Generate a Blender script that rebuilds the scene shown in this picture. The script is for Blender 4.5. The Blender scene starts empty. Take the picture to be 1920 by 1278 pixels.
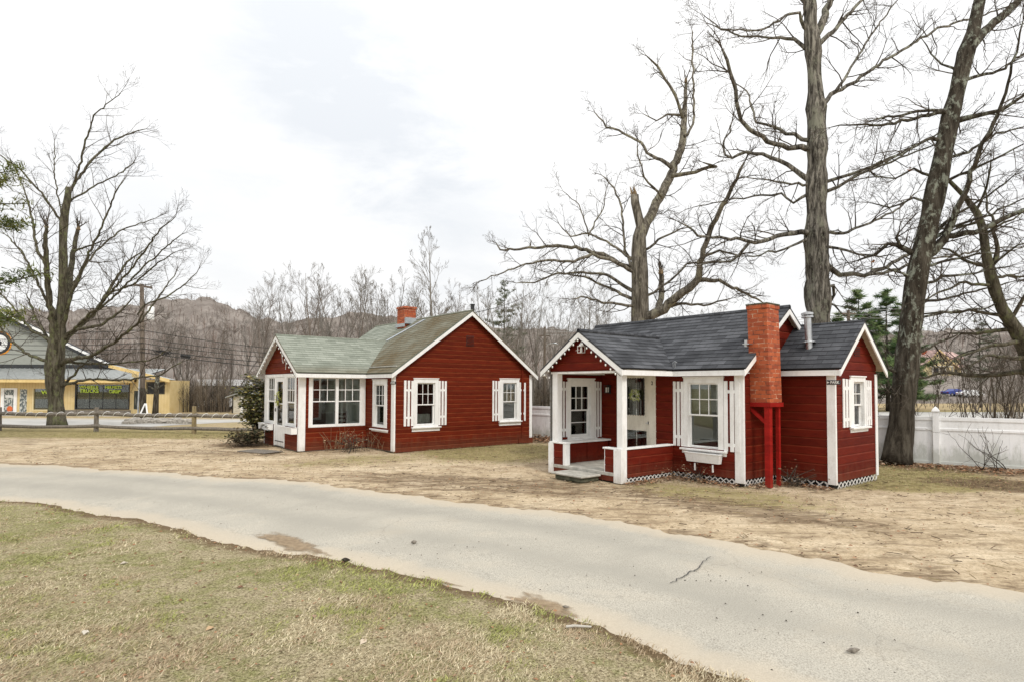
import bpy, bmesh, math, random
import numpy as np
from mathutils import Vector, Matrix

scene = bpy.context.scene
COL = scene.collection
R_ = math.radians

# ------------------------------------------------------------------ camera
CAM_H = 1.76
FPX, PITCH, ROLL, CY = 1104.9357, 0.035, 0.004, 685.8733
cam_d = bpy.data.cameras.new("camera")
cam = bpy.data.objects.new("camera", cam_d)
COL.objects.link(cam)
cam_d.sensor_width = 36.0
cam_d.sensor_fit = 'HORIZONTAL'
cam_d.lens = 36.0 * FPX / 1920.0
cam_d.shift_y = (CY - 639.0) / 1920.0
cam_d.clip_start = 0.1
cam_d.clip_end = 5000
_F = Vector((0, math.cos(PITCH), math.sin(PITCH)))
_U0 = Vector((0, -math.sin(PITCH), math.cos(PITCH)))
_X = Vector((1, 0, 0))
_R = _X * math.cos(ROLL) + _U0 * math.sin(ROLL)
_U = _U0 * math.cos(ROLL) - _X * math.sin(ROLL)
m = Matrix((( _R.x, _U.x, -_F.x, 0), (_R.y, _U.y, -_F.y, 0), (_R.z, _U.z, -_F.z, CAM_H), (0, 0, 0, 1)))
cam.matrix_world = m
scene.camera = cam

def ray(px, py):
    u, v = px - 960.0, py - CY
    cr, sr = math.cos(ROLL), math.sin(ROLL)
    u, v = u * cr + v * sr, -u * sr + v * cr
    x, zc = u / FPX, -v / FPX
    c, s = math.cos(PITCH), math.sin(PITCH)
    return Vector((x, c - zc * s, s + zc * c))

def at(px, py, Y):
    """surveyed point: bearing and elevation measured on the photograph, distance Y"""
    d = ray(px, py)
    return d * (Y / d.y) + Vector((0, 0, CAM_H))

def onground(px, py, z=0.0):
    d = ray(px, py)
    return d * ((z - CAM_H) / d.z) + Vector((0, 0, CAM_H))

def sm(a, b, x):
    t = min(1.0, max(0.0, (x - a) / (b - a)))
    return t * t * (3 - 2 * t)

# ------------------------------------------------------------------ mesh builder
class MB:
    def __init__(s):
        s.v, s.f, s.uv, s.mi, s.col = [], [], [], [], []
    def face(s, pts, uv=None, mi=0, col=None):
        n = len(s.v)
        s.v.extend([tuple(p) for p in pts])
        s.f.append(tuple(range(n, n + len(pts))))
        s.uv.append(uv if uv else [(0.0, 0.0)] * len(pts))
        s.mi.append(mi)
        s.col.append(col)
    def hexa(s, p, dx, dy, dz, mi=0):
        p, dx, dy, dz = Vector(p), Vector(dx), Vector(dy), Vector(dz)
        if dx.cross(dy).dot(dz) < 0:
            dx, dy = dy, dx
        c = [p, p + dx, p + dx + dy, p + dy, p + dz, p + dx + dz, p + dx + dy + dz, p + dy + dz]
        lx, ly, lz = dx.length, dy.length, dz.length
        for q, (a, b) in (((3, 2, 1, 0), (lx, ly)), ((4, 5, 6, 7), (lx, ly)), ((0, 1, 5, 4), (lx, lz)),
                  ((1, 2, 6, 5), (ly, lz)), ((2, 3, 7, 6), (lx, lz)), ((3, 0, 4, 7), (ly, lz))):
            o = (p.x + p.y) * 1.0
            s.face([c[i] for i in q], [(o, p.z), (o + a, p.z), (o + a, p.z + b), (o, p.z + b)], mi)
    def box(s, x0, x1, y0, y1, z0, z1, mi=0):
        s.hexa((x0, y0, z0), (x1 - x0, 0, 0), (0, y1 - y0, 0), (0, 0, z1 - z0), mi)
    def tbox(s, T, s0, s1, z0, z1, d0, d1, mi=0):
        """box in wall coordinates: s along the wall, z up, d outwards"""
        p = Vector(T(s0, z0, d0))
        s.hexa(p, Vector(T(s1, z0, d0)) - p, Vector(T(s0, z0, d1)) - p, Vector(T(s0, z1, d0)) - p, mi)
    def tube(s, pts, rad, n=6, mi=0, cap=True, col=None):
        base = len(s.v)
        k = len(pts)
        for i in range(k):
            a = pts[max(0, i - 1)]; b = pts[min(k - 1, i + 1)]
            tx, ty, tz = b[0] - a[0], b[1] - a[1], b[2] - a[2]
            l = math.sqrt(tx * tx + ty * ty + tz * tz) or 1.0
            tx /= l; ty /= l; tz /= l
            if i == 0:
                if abs(tz) < 0.9: ax, ay, az = ty, -tx, 0.0
                else: ax, ay, az = 1 - tx * tx, -tx * ty, -tx * tz
            else:
                k_ = ax * tx + ay * ty + az * tz
                ax, ay, az = ax - k_ * tx, ay - k_ * ty, az - k_ * tz
            l = math.sqrt(ax * ax + ay * ay + az * az) or 1.0
            ax /= l; ay /= l; az /= l
            bx, by, bz = ty * az - tz * ay, tz * ax - tx * az, tx * ay - ty * ax
            r = rad[i] if not callable(rad) else rad(i / (k - 1))
            px, py, pz = pts[i]
            for j in range(n):
                c, sn = CS[n][j]
                s.v.append((px + r * (c * ax + sn * bx), py + r * (c * ay + sn * by), pz + r * (c * az + sn * bz)))
        L = 0.0
        for i in range(k - 1):
            a, b = pts[i], pts[i + 1]
            l = math.sqrt((a[0]-b[0])**2 + (a[1]-b[1])**2 + (a[2]-b[2])**2)
            for j in range(n):
                j2 = (j + 1) % n
                s.f.append((base + i * n + j, base + i * n + j2, base + (i + 1) * n + j2, base + (i + 1) * n + j))
                s.uv.append([(j / n, L), ((j + 1) / n, L), ((j + 1) / n, L + l), (j / n, L + l)])
                s.mi.append(mi); s.col.append(col)
            L += l
        if cap:
            s.f.append(tuple(base + (k - 1) * n + j for j in range(n))); s.uv.append([(0, 0)] * n); s.mi.append(mi); s.col.append(col)
            s.f.append(tuple(base + n - 1 - j for j in range(n))); s.uv.append([(0, 0)] * n); s.mi.append(mi); s.col.append(col)
    def build(s, name, mats, parent=None, smooth=False, bevel=0.0, weld=False):
        me = bpy.data.meshes.new(name)
        me.from_pydata(s.v, [], s.f)
        uvl = me.uv_layers.new(name="UVMap")
        flat = [c for u in s.uv for p in u for c in p]
        uvl.data.foreach_set("uv", flat)
        if not isinstance(mats, (list, tuple)):
            mats = [mats]
        for mt in mats:
            me.materials.append(mt)
        me.polygons.foreach_set("material_index", s.mi)
        if any(c is not None for c in s.col):
            at_ = me.color_attributes.new("tint", 'FLOAT_COLOR', 'CORNER')
            buf = []
            for f, c in zip(s.f, s.col):
                c = c or (1, 1, 1)
                buf.extend([c[0], c[1], c[2], 1.0] * len(f))
            at_.data.foreach_set("color", buf)
        if smooth:
            me.polygons.foreach_set("use_smooth", [True] * len(s.f))
        if weld or bevel:
            bm = bmesh.new(); bm.from_mesh(me)
            bmesh.ops.remove_doubles(bm, verts=bm.verts, dist=1e-5)
            if bevel:
                bmesh.ops.bevel(bm, geom=[e for e in bm.edges if len(e.link_faces) == 2 and e.calc_face_angle(0) > 0.5],
                                offset=bevel, segments=1, profile=0.5, affect='EDGES', clamp_overlap=True)
            bm.to_mesh(me); bm.free()
        me.update()
        o = bpy.data.objects.new(name, me)
        COL.objects.link(o)
        if parent is not None:
            o.parent = parent
        return o

CS = {n: [(math.cos(2 * math.pi * j / n), math.sin(2 * math.pi * j / n)) for j in range(n)] for n in range(3, 33)}

def tag(o, label=None, cat=None, group=None, kind=None):
    if label: o["label"] = label
    if cat: o["category"] = cat
    if group: o["group"] = group
    if kind: o["kind"] = kind
    return o

def thing(name, label, cat, loc=(0, 0, 0), rz=0.0, group=None):
    o = bpy.data.objects.new(name, None)
    o.empty_display_size = 0.3
    COL.objects.link(o)
    o.location = loc
    o.rotation_euler = (0, 0, rz)
    return tag(o, label, cat, group)

def dup(root, loc, rz=0.0, scale=1.0, label=None, group=None):
    r = root.copy(); COL.objects.link(r)
    r.location = loc; r.rotation_euler = (0, 0, rz); r.scale = (scale,) * 3
    if label: r["label"] = label
    if group: r["group"] = group
    for ch in list(root.children):
        c = ch.copy(); COL.objects.link(c); c.parent = r
        for g in list(ch.children):
            d = g.copy(); COL.objects.link(d); d.parent = c
    return r

def text_mesh(name, body, size, mat, M, parent=None, depth=0.002, bold=0.0, width=None):
    """flat lettering; M places it: text x, y, normal"""
    cu = bpy.data.curves.new(name, 'FONT')
    cu.body = body; cu.size = size; cu.extrude = depth; cu.align_x = 'CENTER'; cu.align_y = 'CENTER'
    cu.offset = bold
    tmp = bpy.data.objects.new(name, cu)
    COL.objects.link(tmp)
    dg = bpy.context.evaluated_depsgraph_get()
    me = bpy.data.meshes.new_from_object(tmp.evaluated_get(dg))
    bpy.data.objects.remove(tmp)
    if width:
        xs = [v.co.x for v in me.vertices]
        k = width / (max(xs) - min(xs)); mid = (max(xs) + min(xs)) / 2
        for v in me.vertices: v.co.x = (v.co.x - mid) * k
    me.transform(M)
    me.materials.clear(); me.materials.append(mat)
    o = bpy.data.objects.new(name, me); COL.objects.link(o)
    if parent is not None: o.parent = parent
    return o

# ------------------------------------------------------------------ materials
def newmat(name):
    mt = bpy.data.materials.new(name); mt.use_nodes = True
    nt = mt.node_tree; nt.nodes.clear()
    out = nt.nodes.new('ShaderNodeOutputMaterial')
    b = nt.nodes.new('ShaderNodeBsdfPrincipled')
    nt.links.new(b.outputs[0], out.inputs[0])
    return mt, nt, b, out

def nd(nt, t, **kw):
    n = nt.nodes.new(t)
    for k, v in kw.items():
        if k.startswith('i_'):
            n.inputs[int(k[2:])].default_value = v
        else:
            setattr(n, k, v)
    return n

def noise(nt, vec, scale, detail=5.0, rough=0.6, dist=0.0):
    n = nt.nodes.new('ShaderNodeTexNoise')
    n.inputs['Scale'].default_value = scale; n.inputs['Detail'].default_value = detail
    n.inputs['Roughness'].default_value = rough; n.inputs['Distortion'].default_value = dist
    if vec is not None: nt.links.new(vec, n.inputs['Vector'])
    return n.outputs['Fac']

def ramp(nt, fac, stops):
    n = nt.nodes.new('ShaderNodeValToRGB')
    el = n.color_ramp.elements
    while len(el) < len(stops): el.new(0.5)
    for e, (p, c) in zip(el, stops):
        e.position = p
        e.color = (c, c, c, 1) if not isinstance(c, (tuple, list)) else (c[0], c[1], c[2], 1)
    nt.links.new(fac, n.inputs[0])
    return n.outputs[0]

def mix(nt, fac, a, b, mode='MIX'):
    n = nt.nodes.new('ShaderNodeMix'); n.data_type = 'RGBA'; n.blend_type = mode; n.clamp_factor = True
    for sock, val in ((n.inputs[0], fac), (n.inputs[6], a), (n.inputs[7], b)):
        if isinstance(val, bpy.types.NodeSocket): nt.links.new(val, sock)
        elif isinstance(val, (int, float)): sock.default_value = val if sock.type == 'VALUE' else (val, val, val, 1)
        else: sock.default_value = (val[0], val[1], val[2], 1)
    return n.outputs[2]

def mapping(nt, vec, scale=(1, 1, 1), loc=(0, 0, 0), rot=(0, 0, 0)):
    n = nt.nodes.new('ShaderNodeMapping')
    n.inputs['Scale'].default_value = scale; n.inputs['Location'].default_value = loc; n.inputs['Rotation'].default_value = rot
    nt.links.new(vec, n.inputs[0])
    return n.outputs[0]

def mth(nt, op, a, b=None, clamp=False):
    n = nt.nodes.new('ShaderNodeMath'); n.operation = op; n.use_clamp = clamp
    for i, val in enumerate((a, b)):
        if val is None: continue
        if isinstance(val, bpy.types.NodeSocket): nt.links.new(val, n.inputs[i])
        else: n.inputs[i].default_value = val
    return n.outputs[0]

def coords(nt, kind='Object'):
    return nt.nodes.new('ShaderNodeTexCoord').outputs[kind]

def bump(nt, b, h, strength=0.3, dist=0.01):
    n = nt.nodes.new('ShaderNodeBump')
    n.inputs['Strength'].default_value = strength; n.inputs['Distance'].default_value = dist
    nt.links.new(h, n.inputs['Height'])
    nt.links.new(n.outputs[0], b.inputs['Normal'])

def simple(name, c1, c2, scale=6.0, rough=0.7, stretch=(1, 1, 1), bmp=0.0, metal=0.0, kind='Object', spec=None, dist=0.01, lo=0.35, hi=0.65):
    mt, nt, b, out = newmat(name)
    v = mapping(nt, coords(nt, kind), stretch)
    f = noise(nt, v, scale, 6.0, 0.65)
    nt.links.new(ramp(nt, f, [(lo, c1), (hi, c2)]), b.inputs['Base Color'])
    b.inputs['Roughness'].default_value = rough
    b.inputs['Metallic'].default_value = metal
    if spec is not None: b.inputs['Specular IOR Level'].default_value = spec
    if bmp:
        bump(nt, b, f, bmp, dist)
    return mt

M = {}
def mk_materials():
    # red house paint: slightly weathered, paler on the upper strip of each board, splash dirt near the ground
    def red(name, c_dark, c_mid, c_worn, zdirt, reveal=0.152):
        mt, nt, b, out = newmat(name)
        uv = coords(nt, 'UV'); ob = coords(nt, 'Object')
        f1 = noise(nt, mapping(nt, ob, (1.2, 1.2, 5)), 2.2, 6, 0.7)
        base = ramp(nt, f1, [(0.3, c_dark), (0.7, c_mid)])
        f2 = noise(nt, mapping(nt, ob, (2.0, 2.0, 30)), 3.0, 7, 0.75)
        worn = ramp(nt, f2, [(0.62, 0.0), (0.80, 0.55)])
        base = mix(nt, worn, base, c_worn)
        sep = nt.nodes.new('ShaderNodeSeparateXYZ'); nt.links.new(ob, sep.inputs[0])
        f3 = noise(nt, mapping(nt, ob, (3, 3, 1)), 3.0, 5, 0.7)
        g = mth(nt, 'SUBTRACT', mth(nt, 'MULTIPLY', f3, zdirt * 2.2), sep.outputs[2])
        g = mth(nt, 'MULTIPLY', g, 2.0, True)
        base = mix(nt, mth(nt, 'MULTIPLY', g, 0.45), base, (0.16, 0.09, 0.055))
        su = nt.nodes.new('ShaderNodeSeparateXYZ'); nt.links.new(uv, su.inputs[0])
        wn = nt.nodes.new('ShaderNodeTexWhiteNoise'); wn.noise_dimensions = '1D'
        nt.links.new(mth(nt, 'FLOOR', mth(nt, 'DIVIDE', su.outputs[1], reveal)), wn.inputs['W'])
        tone = mth(nt, 'ADD', 0.86, mth(nt, 'MULTIPLY', wn.outputs['Value'], 0.28))
        base = mix(nt, 1.0, base, tone, 'MULTIPLY')
        geo = nt.nodes.new('ShaderNodeNewGeometry')
        base = mix(nt, geo.outputs['Backfacing'], base, (0.30, 0.29, 0.27))
        nt.links.new(base, b.inputs['Base Color'])
        b.inputs['Roughness'].default_value = 0.62
        b.inputs['Specular IOR Level'].default_value = 0.10
        bump(nt, b, f2, 0.25, 0.004)
        return mt
    M['red'] = red('red_paint', (0.090, 0.0080, 0.0042), (0.150, 0.0150, 0.0060), (0.26, 0.055, 0.016), 0.35)
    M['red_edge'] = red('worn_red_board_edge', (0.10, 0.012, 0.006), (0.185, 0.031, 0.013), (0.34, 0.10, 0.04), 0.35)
    M['red2'] = red('brownish_red_paint', (0.098, 0.0110, 0.0042), (0.158, 0.0205, 0.0062), (0.26, 0.060, 0.018), 0.35, 0.128)
    M['red2_edge'] = red('pale_brownish_board_edge', (0.14, 0.026, 0.009), (0.26, 0.062, 0.020), (0.36, 0.12, 0.045), 0.35, 0.128)
    M['red_post'] = red('red_post_paint', (0.22, 0.009, 0.007), (0.34, 0.017, 0.012), (0.42, 0.08, 0.05), 0.25)
    def white(name, c, dirt, amt, zs=0.45, grime=(0.36, 0.31, 0.24)):
        mt, nt, b, out = newmat(name)
        ob = coords(nt, 'Object')
        f = noise(nt, mapping(nt, ob, (3, 3, 1.2)), 2.5, 7, 0.7)
        f2 = noise(nt, ob, 38, 3, 0.6)
        k = mth(nt, 'ADD', mth(nt, 'MULTIPLY', f, 0.75), mth(nt, 'MULTIPLY', f2, 0.25))
        sep = nt.nodes.new('ShaderNodeSeparateXYZ'); nt.links.new(ob, sep.inputs[0])
        low = mth(nt, 'MULTIPLY', mth(nt, 'SUBTRACT', mth(nt, 'MULTIPLY', f, zs), sep.outputs[2]), 3.5, True)
        cc = mix(nt, ramp(nt, k, [(0.46, 0.0), (0.75, amt)]), c, dirt)
        nt.links.new(mix(nt, mth(nt, 'MULTIPLY', low, 0.6), cc, grime), b.inputs['Base Color'])
        b.inputs['Roughness'].default_value = 0.55
        b.inputs['Specular IOR Level'].default_value = 0.3
        bump(nt, b, f2, 0.12, 0.003)
        return mt
    M['white'] = white('white_trim_paint', (0.86, 0.86, 0.85), (0.46, 0.43, 0.38), 0.5)
    M['cream'] = white('cream_trim_paint', (0.74, 0.70, 0.60), (0.42, 0.37, 0.29), 0.7)
    M['vinyl'] = white('white_vinyl', (0.92, 0.925, 0.93), (0.50, 0.51, 0.48), 0.5, 1.0, (0.42, 0.45, 0.38))
    def shingle(name, cols, moss=None):
        mt, nt, b, out = newmat(name)
        uv = coords(nt, 'UV')
        br = nt.nodes.new('ShaderNodeTexBrick')
        nt.links.new(uv, br.inputs['Vector'])
        br.offset = 0.37; br.offset_frequency = 2; br.squash = 1.0
        br.inputs['Scale'].default_value = 1.0
        br.inputs['Brick Width'].default_value = 0.31
        br.inputs['Row Height'].default_value = 0.125
        br.inputs['Mortar Size'].default_value = 0.004
        br.inputs['Color1'].default_value = (0, 0, 0, 1); br.inputs['Color2'].default_value = (1, 1, 1, 1)
        br.inputs['Mortar'].default_value = (0.1, 0.1, 0.1, 1)
        sepc = nt.nodes.new('ShaderNodeSeparateColor'); nt.links.new(br.outputs['Color'], sepc.inputs[0])
        f = noise(nt, mapping(nt, uv, (1, 1, 1)), 2.2, 6, 0.7)
        g = noise(nt, uv, 160, 2, 0.5)
        k = mth(nt, 'ADD', mth(nt, 'MULTIPLY', sepc.outputs[0], 0.30), mth(nt, 'MULTIPLY', f, 0.80))
        k = mth(nt, 'ADD', k, mth(nt, 'MULTIPLY', mth(nt, 'SUBTRACT', g, 0.5), 0.5))
        c = ramp(nt, k, [(0.2, cols[0]), (0.5, cols[1]), (0.85, cols[2])])
        if moss:
            fm = noise(nt, uv, 0.9, 6, 0.7)
            at_ = nt.nodes.new('ShaderNodeAttribute'); at_.attribute_name = 'tint'
            sc = nt.nodes.new('ShaderNodeSeparateColor'); nt.links.new(at_.outputs['Color'], sc.inputs[0])
            fm = mth(nt, 'MULTIPLY', ramp(nt, fm, [(0.3, 0.35), (0.6, 1.0)]), sc.outputs[0])
            c = mix(nt, fm, c, mix(nt, g, moss, (moss[0] * 0.55, moss[1] * 0.55, moss[2] * 0.5)))
        c = mix(nt, br.outputs['Fac'], c, cols[0])
        nt.links.new(c, b.inputs['Base Color'])
        b.inputs['Roughness'].default_value = 0.9
        b.inputs['Specular IOR Level'].default_value = 0.15
        bump(nt, b, g, 0.5, 0.004)
        return mt
    M['shingle_dark'] = shingle('charcoal_shingles', ((0.026, 0.027, 0.030), (0.064, 0.067, 0.074), (0.135, 0.140, 0.152)))
    M['shingle_green'] = shingle('green_shingles', ((0.15, 0.165, 0.135), (0.25, 0.27, 0.225), (0.36, 0.38, 0.325)), (0.165, 0.125, 0.07))
    # orange painted brick
    mt, nt, b, out = newmat('painted_brick')
    uv = coords(nt, 'UV')
    br = nt.nodes.new('ShaderNodeTexBrick'); nt.links.new(uv, br.inputs['Vector'])
    br.inputs['Scale'].default_value = 1.0; br.inputs['Brick Width'].default_value = 0.2; br.inputs['Row Height'].default_value = 0.075
    br.inputs['Mortar Size'].default_value = 0.008
    br.inputs['Color1'].default_value = (0.30, 0.055, 0.019, 1); br.inputs['Color2'].default_value = (0.50, 0.115, 0.036, 1)
    fm = noise(nt, uv, 4.5, 4, 0.7)
    mort = ramp(nt, fm, [(0.40, (0.13, 0.042, 0.022)), (0.52, (0.40, 0.12, 0.055)), (0.66, (0.62, 0.40, 0.27))])
    nt.links.new(mort, br.inputs['Mortar'])
    fs = noise(nt, coords(nt, 'Object'), 9, 6, 0.7)
    c = mix(nt, ramp(nt, fs, [(0.50, 0.0), (0.72, 0.6)]), br.outputs['Color'], (0.17, 0.036, 0.018))
    nt.links.new(c, b.inputs['Base Color']); b.inputs['Roughness'].default_value = 0.8
    hb = mth(nt, 'SUBTRACT', mth(nt, 'MULTIPLY', fs, 0.3), br.outputs['Fac'])
    bump(nt, b, hb, 0.6, 0.008)
    M['brick'] = mt
    # glass
    mt, nt, b, out = newmat('window_glass')
    nt.nodes.remove(b)
    tr = nt.nodes.new('ShaderNodeBsdfTransparent'); tr.inputs[0].default_value = (0.86, 0.90, 0.88, 1)
    gl = nt.nodes.new('ShaderNodeBsdfGlossy'); gl.inputs['Roughness'].default_value = 0.02
    fr = nt.nodes.new('ShaderNodeFresnel'); fr.inputs[0].default_value = 1.52
    ms = nt.nodes.new('ShaderNodeMixShader')
    k = mth(nt, 'MULTIPLY', fr.outputs[0], 1.6, True)
    nt.links.new(k, ms.inputs[0]); nt.links.new(tr.outputs[0], ms.inputs[1]); nt.links.new(gl.outputs[0], ms.inputs[2])
    nt.links.new(ms.outputs[0], out.inputs[0])
    M['glass'] = mt
    M['inner'] = simple('interior_plaster', (0.50, 0.50, 0.47), (0.62, 0.61, 0.57), 3, 0.9)
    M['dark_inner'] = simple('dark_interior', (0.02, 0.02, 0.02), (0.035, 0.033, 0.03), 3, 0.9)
    M['blind'] = simple('window_blind', (0.40, 0.38, 0.33), (0.55, 0.52, 0.46), 5, 0.8)
    M['lace'] = simple('net_curtain', (0.55, 0.55, 0.52), (0.68, 0.68, 0.66), 20, 0.9)
    M['screen'] = simple('insect_screen', (0.10, 0.11, 0.11), (0.14, 0.15, 0.15), 4, 0.8)
    M['black'] = simple('black_paint', (0.012, 0.012, 0.013), (0.03, 0.03, 0.032), 8, 0.5)
    M['signblack'] = simple('sign_black', (0.015, 0.016, 0.02), (0.03, 0.03, 0.035), 8, 0.4)
    M['signwhite'] = simple('sign_white', (0.75, 0.75, 0.73), (0.82, 0.82, 0.8), 20, 0.5)
    M['galv'] = simple('galvanised_metal', (0.45, 0.46, 0.47), (0.66, 0.67, 0.68), 12, 0.38, (1, 1, 0.3), metal=0.9)
    M['flash'] = simple('valley_flashing', (0.36, 0.40, 0.43), (0.55, 0.58, 0.60), 3, 0.5, metal=0.5)
    M['concrete'] = simple('old_concrete', (0.30, 0.29, 0.25), (0.52, 0.50, 0.45), 7, 0.9, bmp=0.3)
    M['mossy_concrete'] = simple('mossy_concrete', (0.045, 0.05, 0.03), (0.13, 0.125, 0.085), 8, 0.95, bmp=0.4)
    M['soffit'] = simple('soffit_boards', (0.42, 0.34, 0.25), (0.58, 0.49, 0.38), 3, 0.8, (1, 8, 8))
    M['bulb'] = simple('white_bulb_glass', (0.78, 0.78, 0.74), (0.85, 0.85, 0.82), 10, 0.25)
    M['cable'] = simple('dark_cable', (0.012, 0.012, 0.012), (0.02, 0.02, 0.02), 4, 0.7)
    M['greycable'] = simple('grey_cable', (0.25, 0.25, 0.25), (0.35, 0.35, 0.34), 4, 0.6)
    M['palewire'] = simple('weathered_wire', (0.40, 0.40, 0.40), (0.55, 0.55, 0.54), 4, 0.5)
    # bark
    def bark(name, c0, c1, c2, sc, lich=None, zl=None, furrow=9.0):
        mt, nt, b, out = newmat(name)
        ob = coords(nt, 'Object'); uv = coords(nt, 'UV')
        f = noise(nt, mapping(nt, ob, (1, 1, 0.16)), furrow, 8, 0.75, 0.6)
        c = ramp(nt, f, [(0.36, c0), (0.48, c1), (0.62, c2)])
        if lich:
            fl = noise(nt, mapping(nt, ob, (1, 1, 0.6)), sc, 7, 0.75)
            k = ramp(nt, fl, [(0.52, 0.0), (0.60, 0.8)])
            if zl:
                sep = nt.nodes.new('ShaderNodeSeparateXYZ'); nt.links.new(ob, sep.inputs[0])
                z = nt.nodes.new('ShaderNodeMapRange'); nt.links.new(sep.outputs[2], z.inputs[0])
                z.inputs[1].default_value = zl[0]; z.inputs[2].default_value = zl[1]
                k = mth(nt, 'MULTIPLY', k, z.outputs[0])
            c = mix(nt, k, c, lich)
        nt.links.new(c, b.inputs['Base Color']); b.inputs['Roughness'].default_value = 0.95
        b.inputs['Specular IOR Level'].default_value = 0.1
        bump(nt, b, f, 0.9, 0.04)
        return mt
    M['bark_maple'] = bark('maple_bark', (0.028, 0.024, 0.016), (0.075, 0.066, 0.046), (0.15, 0.135, 0.10), 4, (0.15, 0.16, 0.08))
    M['bark_grey'] = bark('furrowed_grey_bark', (0.014, 0.012, 0.010), (0.095, 0.086, 0.072), (0.34, 0.315, 0.27), 3, (0.26, 0.26, 0.20), None, 12.0)
    M['bark_snag'] = bark('brown_grey_bark', (0.022, 0.019, 0.015), (0.12, 0.105, 0.083), (0.30, 0.27, 0.22), 3, (0.30, 0.28, 0.20))
    M['bark_lichen'] = bark('dark_lichen_bark', (0.018, 0.014, 0.010), (0.050, 0.042, 0.032), (0.105, 0.092, 0.072), 7, (0.30, 0.32, 0.26), (1.6, 2.8))
    M['deadwood'] = simple('broken_heartwood', (0.12, 0.085, 0.05), (0.36, 0.26, 0.15), 8, 0.9, (1, 1, 0.2), bmp=0.5)
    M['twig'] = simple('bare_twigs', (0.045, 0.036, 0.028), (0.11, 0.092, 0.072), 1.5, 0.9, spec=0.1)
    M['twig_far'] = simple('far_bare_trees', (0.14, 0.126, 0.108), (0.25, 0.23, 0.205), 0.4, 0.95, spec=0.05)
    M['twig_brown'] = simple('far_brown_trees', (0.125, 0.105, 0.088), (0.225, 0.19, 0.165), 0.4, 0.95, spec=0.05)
    def tinted(name, rough=0.8, trans=0.0, spec=0.2):
        mt, nt, b, out = newmat(name)
        a = nt.nodes.new('ShaderNodeAttribute'); a.attribute_name = 'tint'
        n = noise(nt, coords(nt, 'Object'), 3.0, 3, 0.6)
        nt.links.new(mix(nt, mth(nt, 'MULTIPLY', n, 0.5), a.outputs['Color'], (0.5, 0.5, 0.5), 'MULTIPLY'), b.inputs['Base Color'])
        b.inputs['Roughness'].default_value = rough
        b.inputs['Specular IOR Level'].default_value = spec
        return mt
    M['leaf'] = tinted('leaf_tints', 0.75)
    M['gloss_leaf'] = tinted('glossy_leaf_tints', 0.4, spec=0.5)
    M['needle'] = tinted('needle_tints', 0.7)
    M['stone'] = simple('field_stone', (0.22, 0.20, 0.17), (0.50, 0.46, 0.40), 3, 0.9, bmp=0.4)
    M['wood_grey'] = simple('weathered_rail_wood', (0.10, 0.085, 0.07), (0.26, 0.23, 0.19), 5, 0.9, (6, 6, 1), bmp=0.3)
    M['wood_post'] = simple('treated_post_wood', (0.16, 0.12, 0.06), (0.34, 0.27, 0.15), 5, 0.9, (6, 6, 1), bmp=0.3)
    M['pole'] = simple('creosoted_pole', (0.085, 0.065, 0.048), (0.20, 0.16, 0.125), 4, 0.9, (5, 5, 0.4), bmp=0.3)
    # yellow siding with vertical grooves
    mt, nt, b, out = newmat('yellow_board_siding')
    ob = coords(nt, 'Object')
    sep = nt.nodes.new('ShaderNodeSeparateXYZ'); nt.links.new(ob, sep.inputs[0])
    w = mth(nt, 'FRACT', mth(nt, 'MULTIPLY', sep.outputs[0], 4.0))
    gr = mth(nt, 'LESS_THAN', w, 0.10)
    f = noise(nt, ob, 1.5, 5, 0.6)
    c = ramp(nt, f, [(0.3, (0.60, 0.45, 0.20)), (0.7, (0.70, 0.56, 0.30))])
    c = mix(nt, mth(nt, 'MULTIPLY', gr, 0.4), c, (0.30, 0.18, 0.05))
    nt.links.new(c, b.inputs['Base Color']); b.inputs['Roughness'].default_value = 0.7
    M['yellow'] = mt
    M['yellow_pale'] = simple('pale_yellow_paint', (0.66, 0.55, 0.30), (0.76, 0.64, 0.38), 3, 0.7)
    M['yellow_trim'] = simple('yellow_trim', (0.66, 0.48, 0.20), (0.76, 0.58, 0.27), 3, 0.7)
    M['grey_siding'] = simple('grey_green_siding', (0.27, 0.28, 0.25), (0.36, 0.37, 0.33), 2, 0.8, (1, 1, 12))
    M['roof_metal'] = simple('grey_metal_roofing', (0.27, 0.285, 0.28), (0.36, 0.375, 0.365), 3, 0.55)
    M['roof_black'] = simple('black_roofing', (0.02, 0.022, 0.024), (0.045, 0.048, 0.05), 3, 0.7)
    M['roof_red'] = simple('faded_red_roofing', (0.42, 0.26, 0.23), (0.58, 0.42, 0.38), 3, 0.8)
    M['neon'] = simple('lime_lettering', (0.50, 0.68, 0.05), (0.58, 0.76, 0.09), 6, 0.6)
    M['orange'] = simple('orange_paint', (0.75, 0.28, 0.02), (0.8, 0.33, 0.03), 6, 0.6)
    M['orange_red'] = simple('orange_red_paint', (0.6, 0.12, 0.03), (0.7, 0.16, 0.04), 6, 0.6)
    M['poster'] = simple('faded_posters', (0.10, 0.12, 0.12), (0.55, 0.56, 0.52), 4.0, 0.7, (2, 2, 1.4), lo=0.48, hi=0.56)
    M['shopstock'] = simple('shop_stock', (0.012, 0.02, 0.016), (0.20, 0.20, 0.18), 1.8, 0.7, (2.5, 1, 1), lo=0.52, hi=0.75)
    M['beige'] = simple('beige_shed_paint', (0.50, 0.46, 0.38), (0.60, 0.56, 0.47), 3, 0.8)
    M['carblue'] = simple('blue_car_paint', (0.03, 0.05, 0.22), (0.04, 0.06, 0.26), 3, 0.3)
    M['carwhite'] = simple('white_car_paint', (0.75, 0.75, 0.75), (0.8, 0.8, 0.8), 3, 0.3)
    M['carglass'] = simple('car_glass', (0.02, 0.025, 0.03), (0.03, 0.035, 0.04), 3, 0.1)
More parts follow.
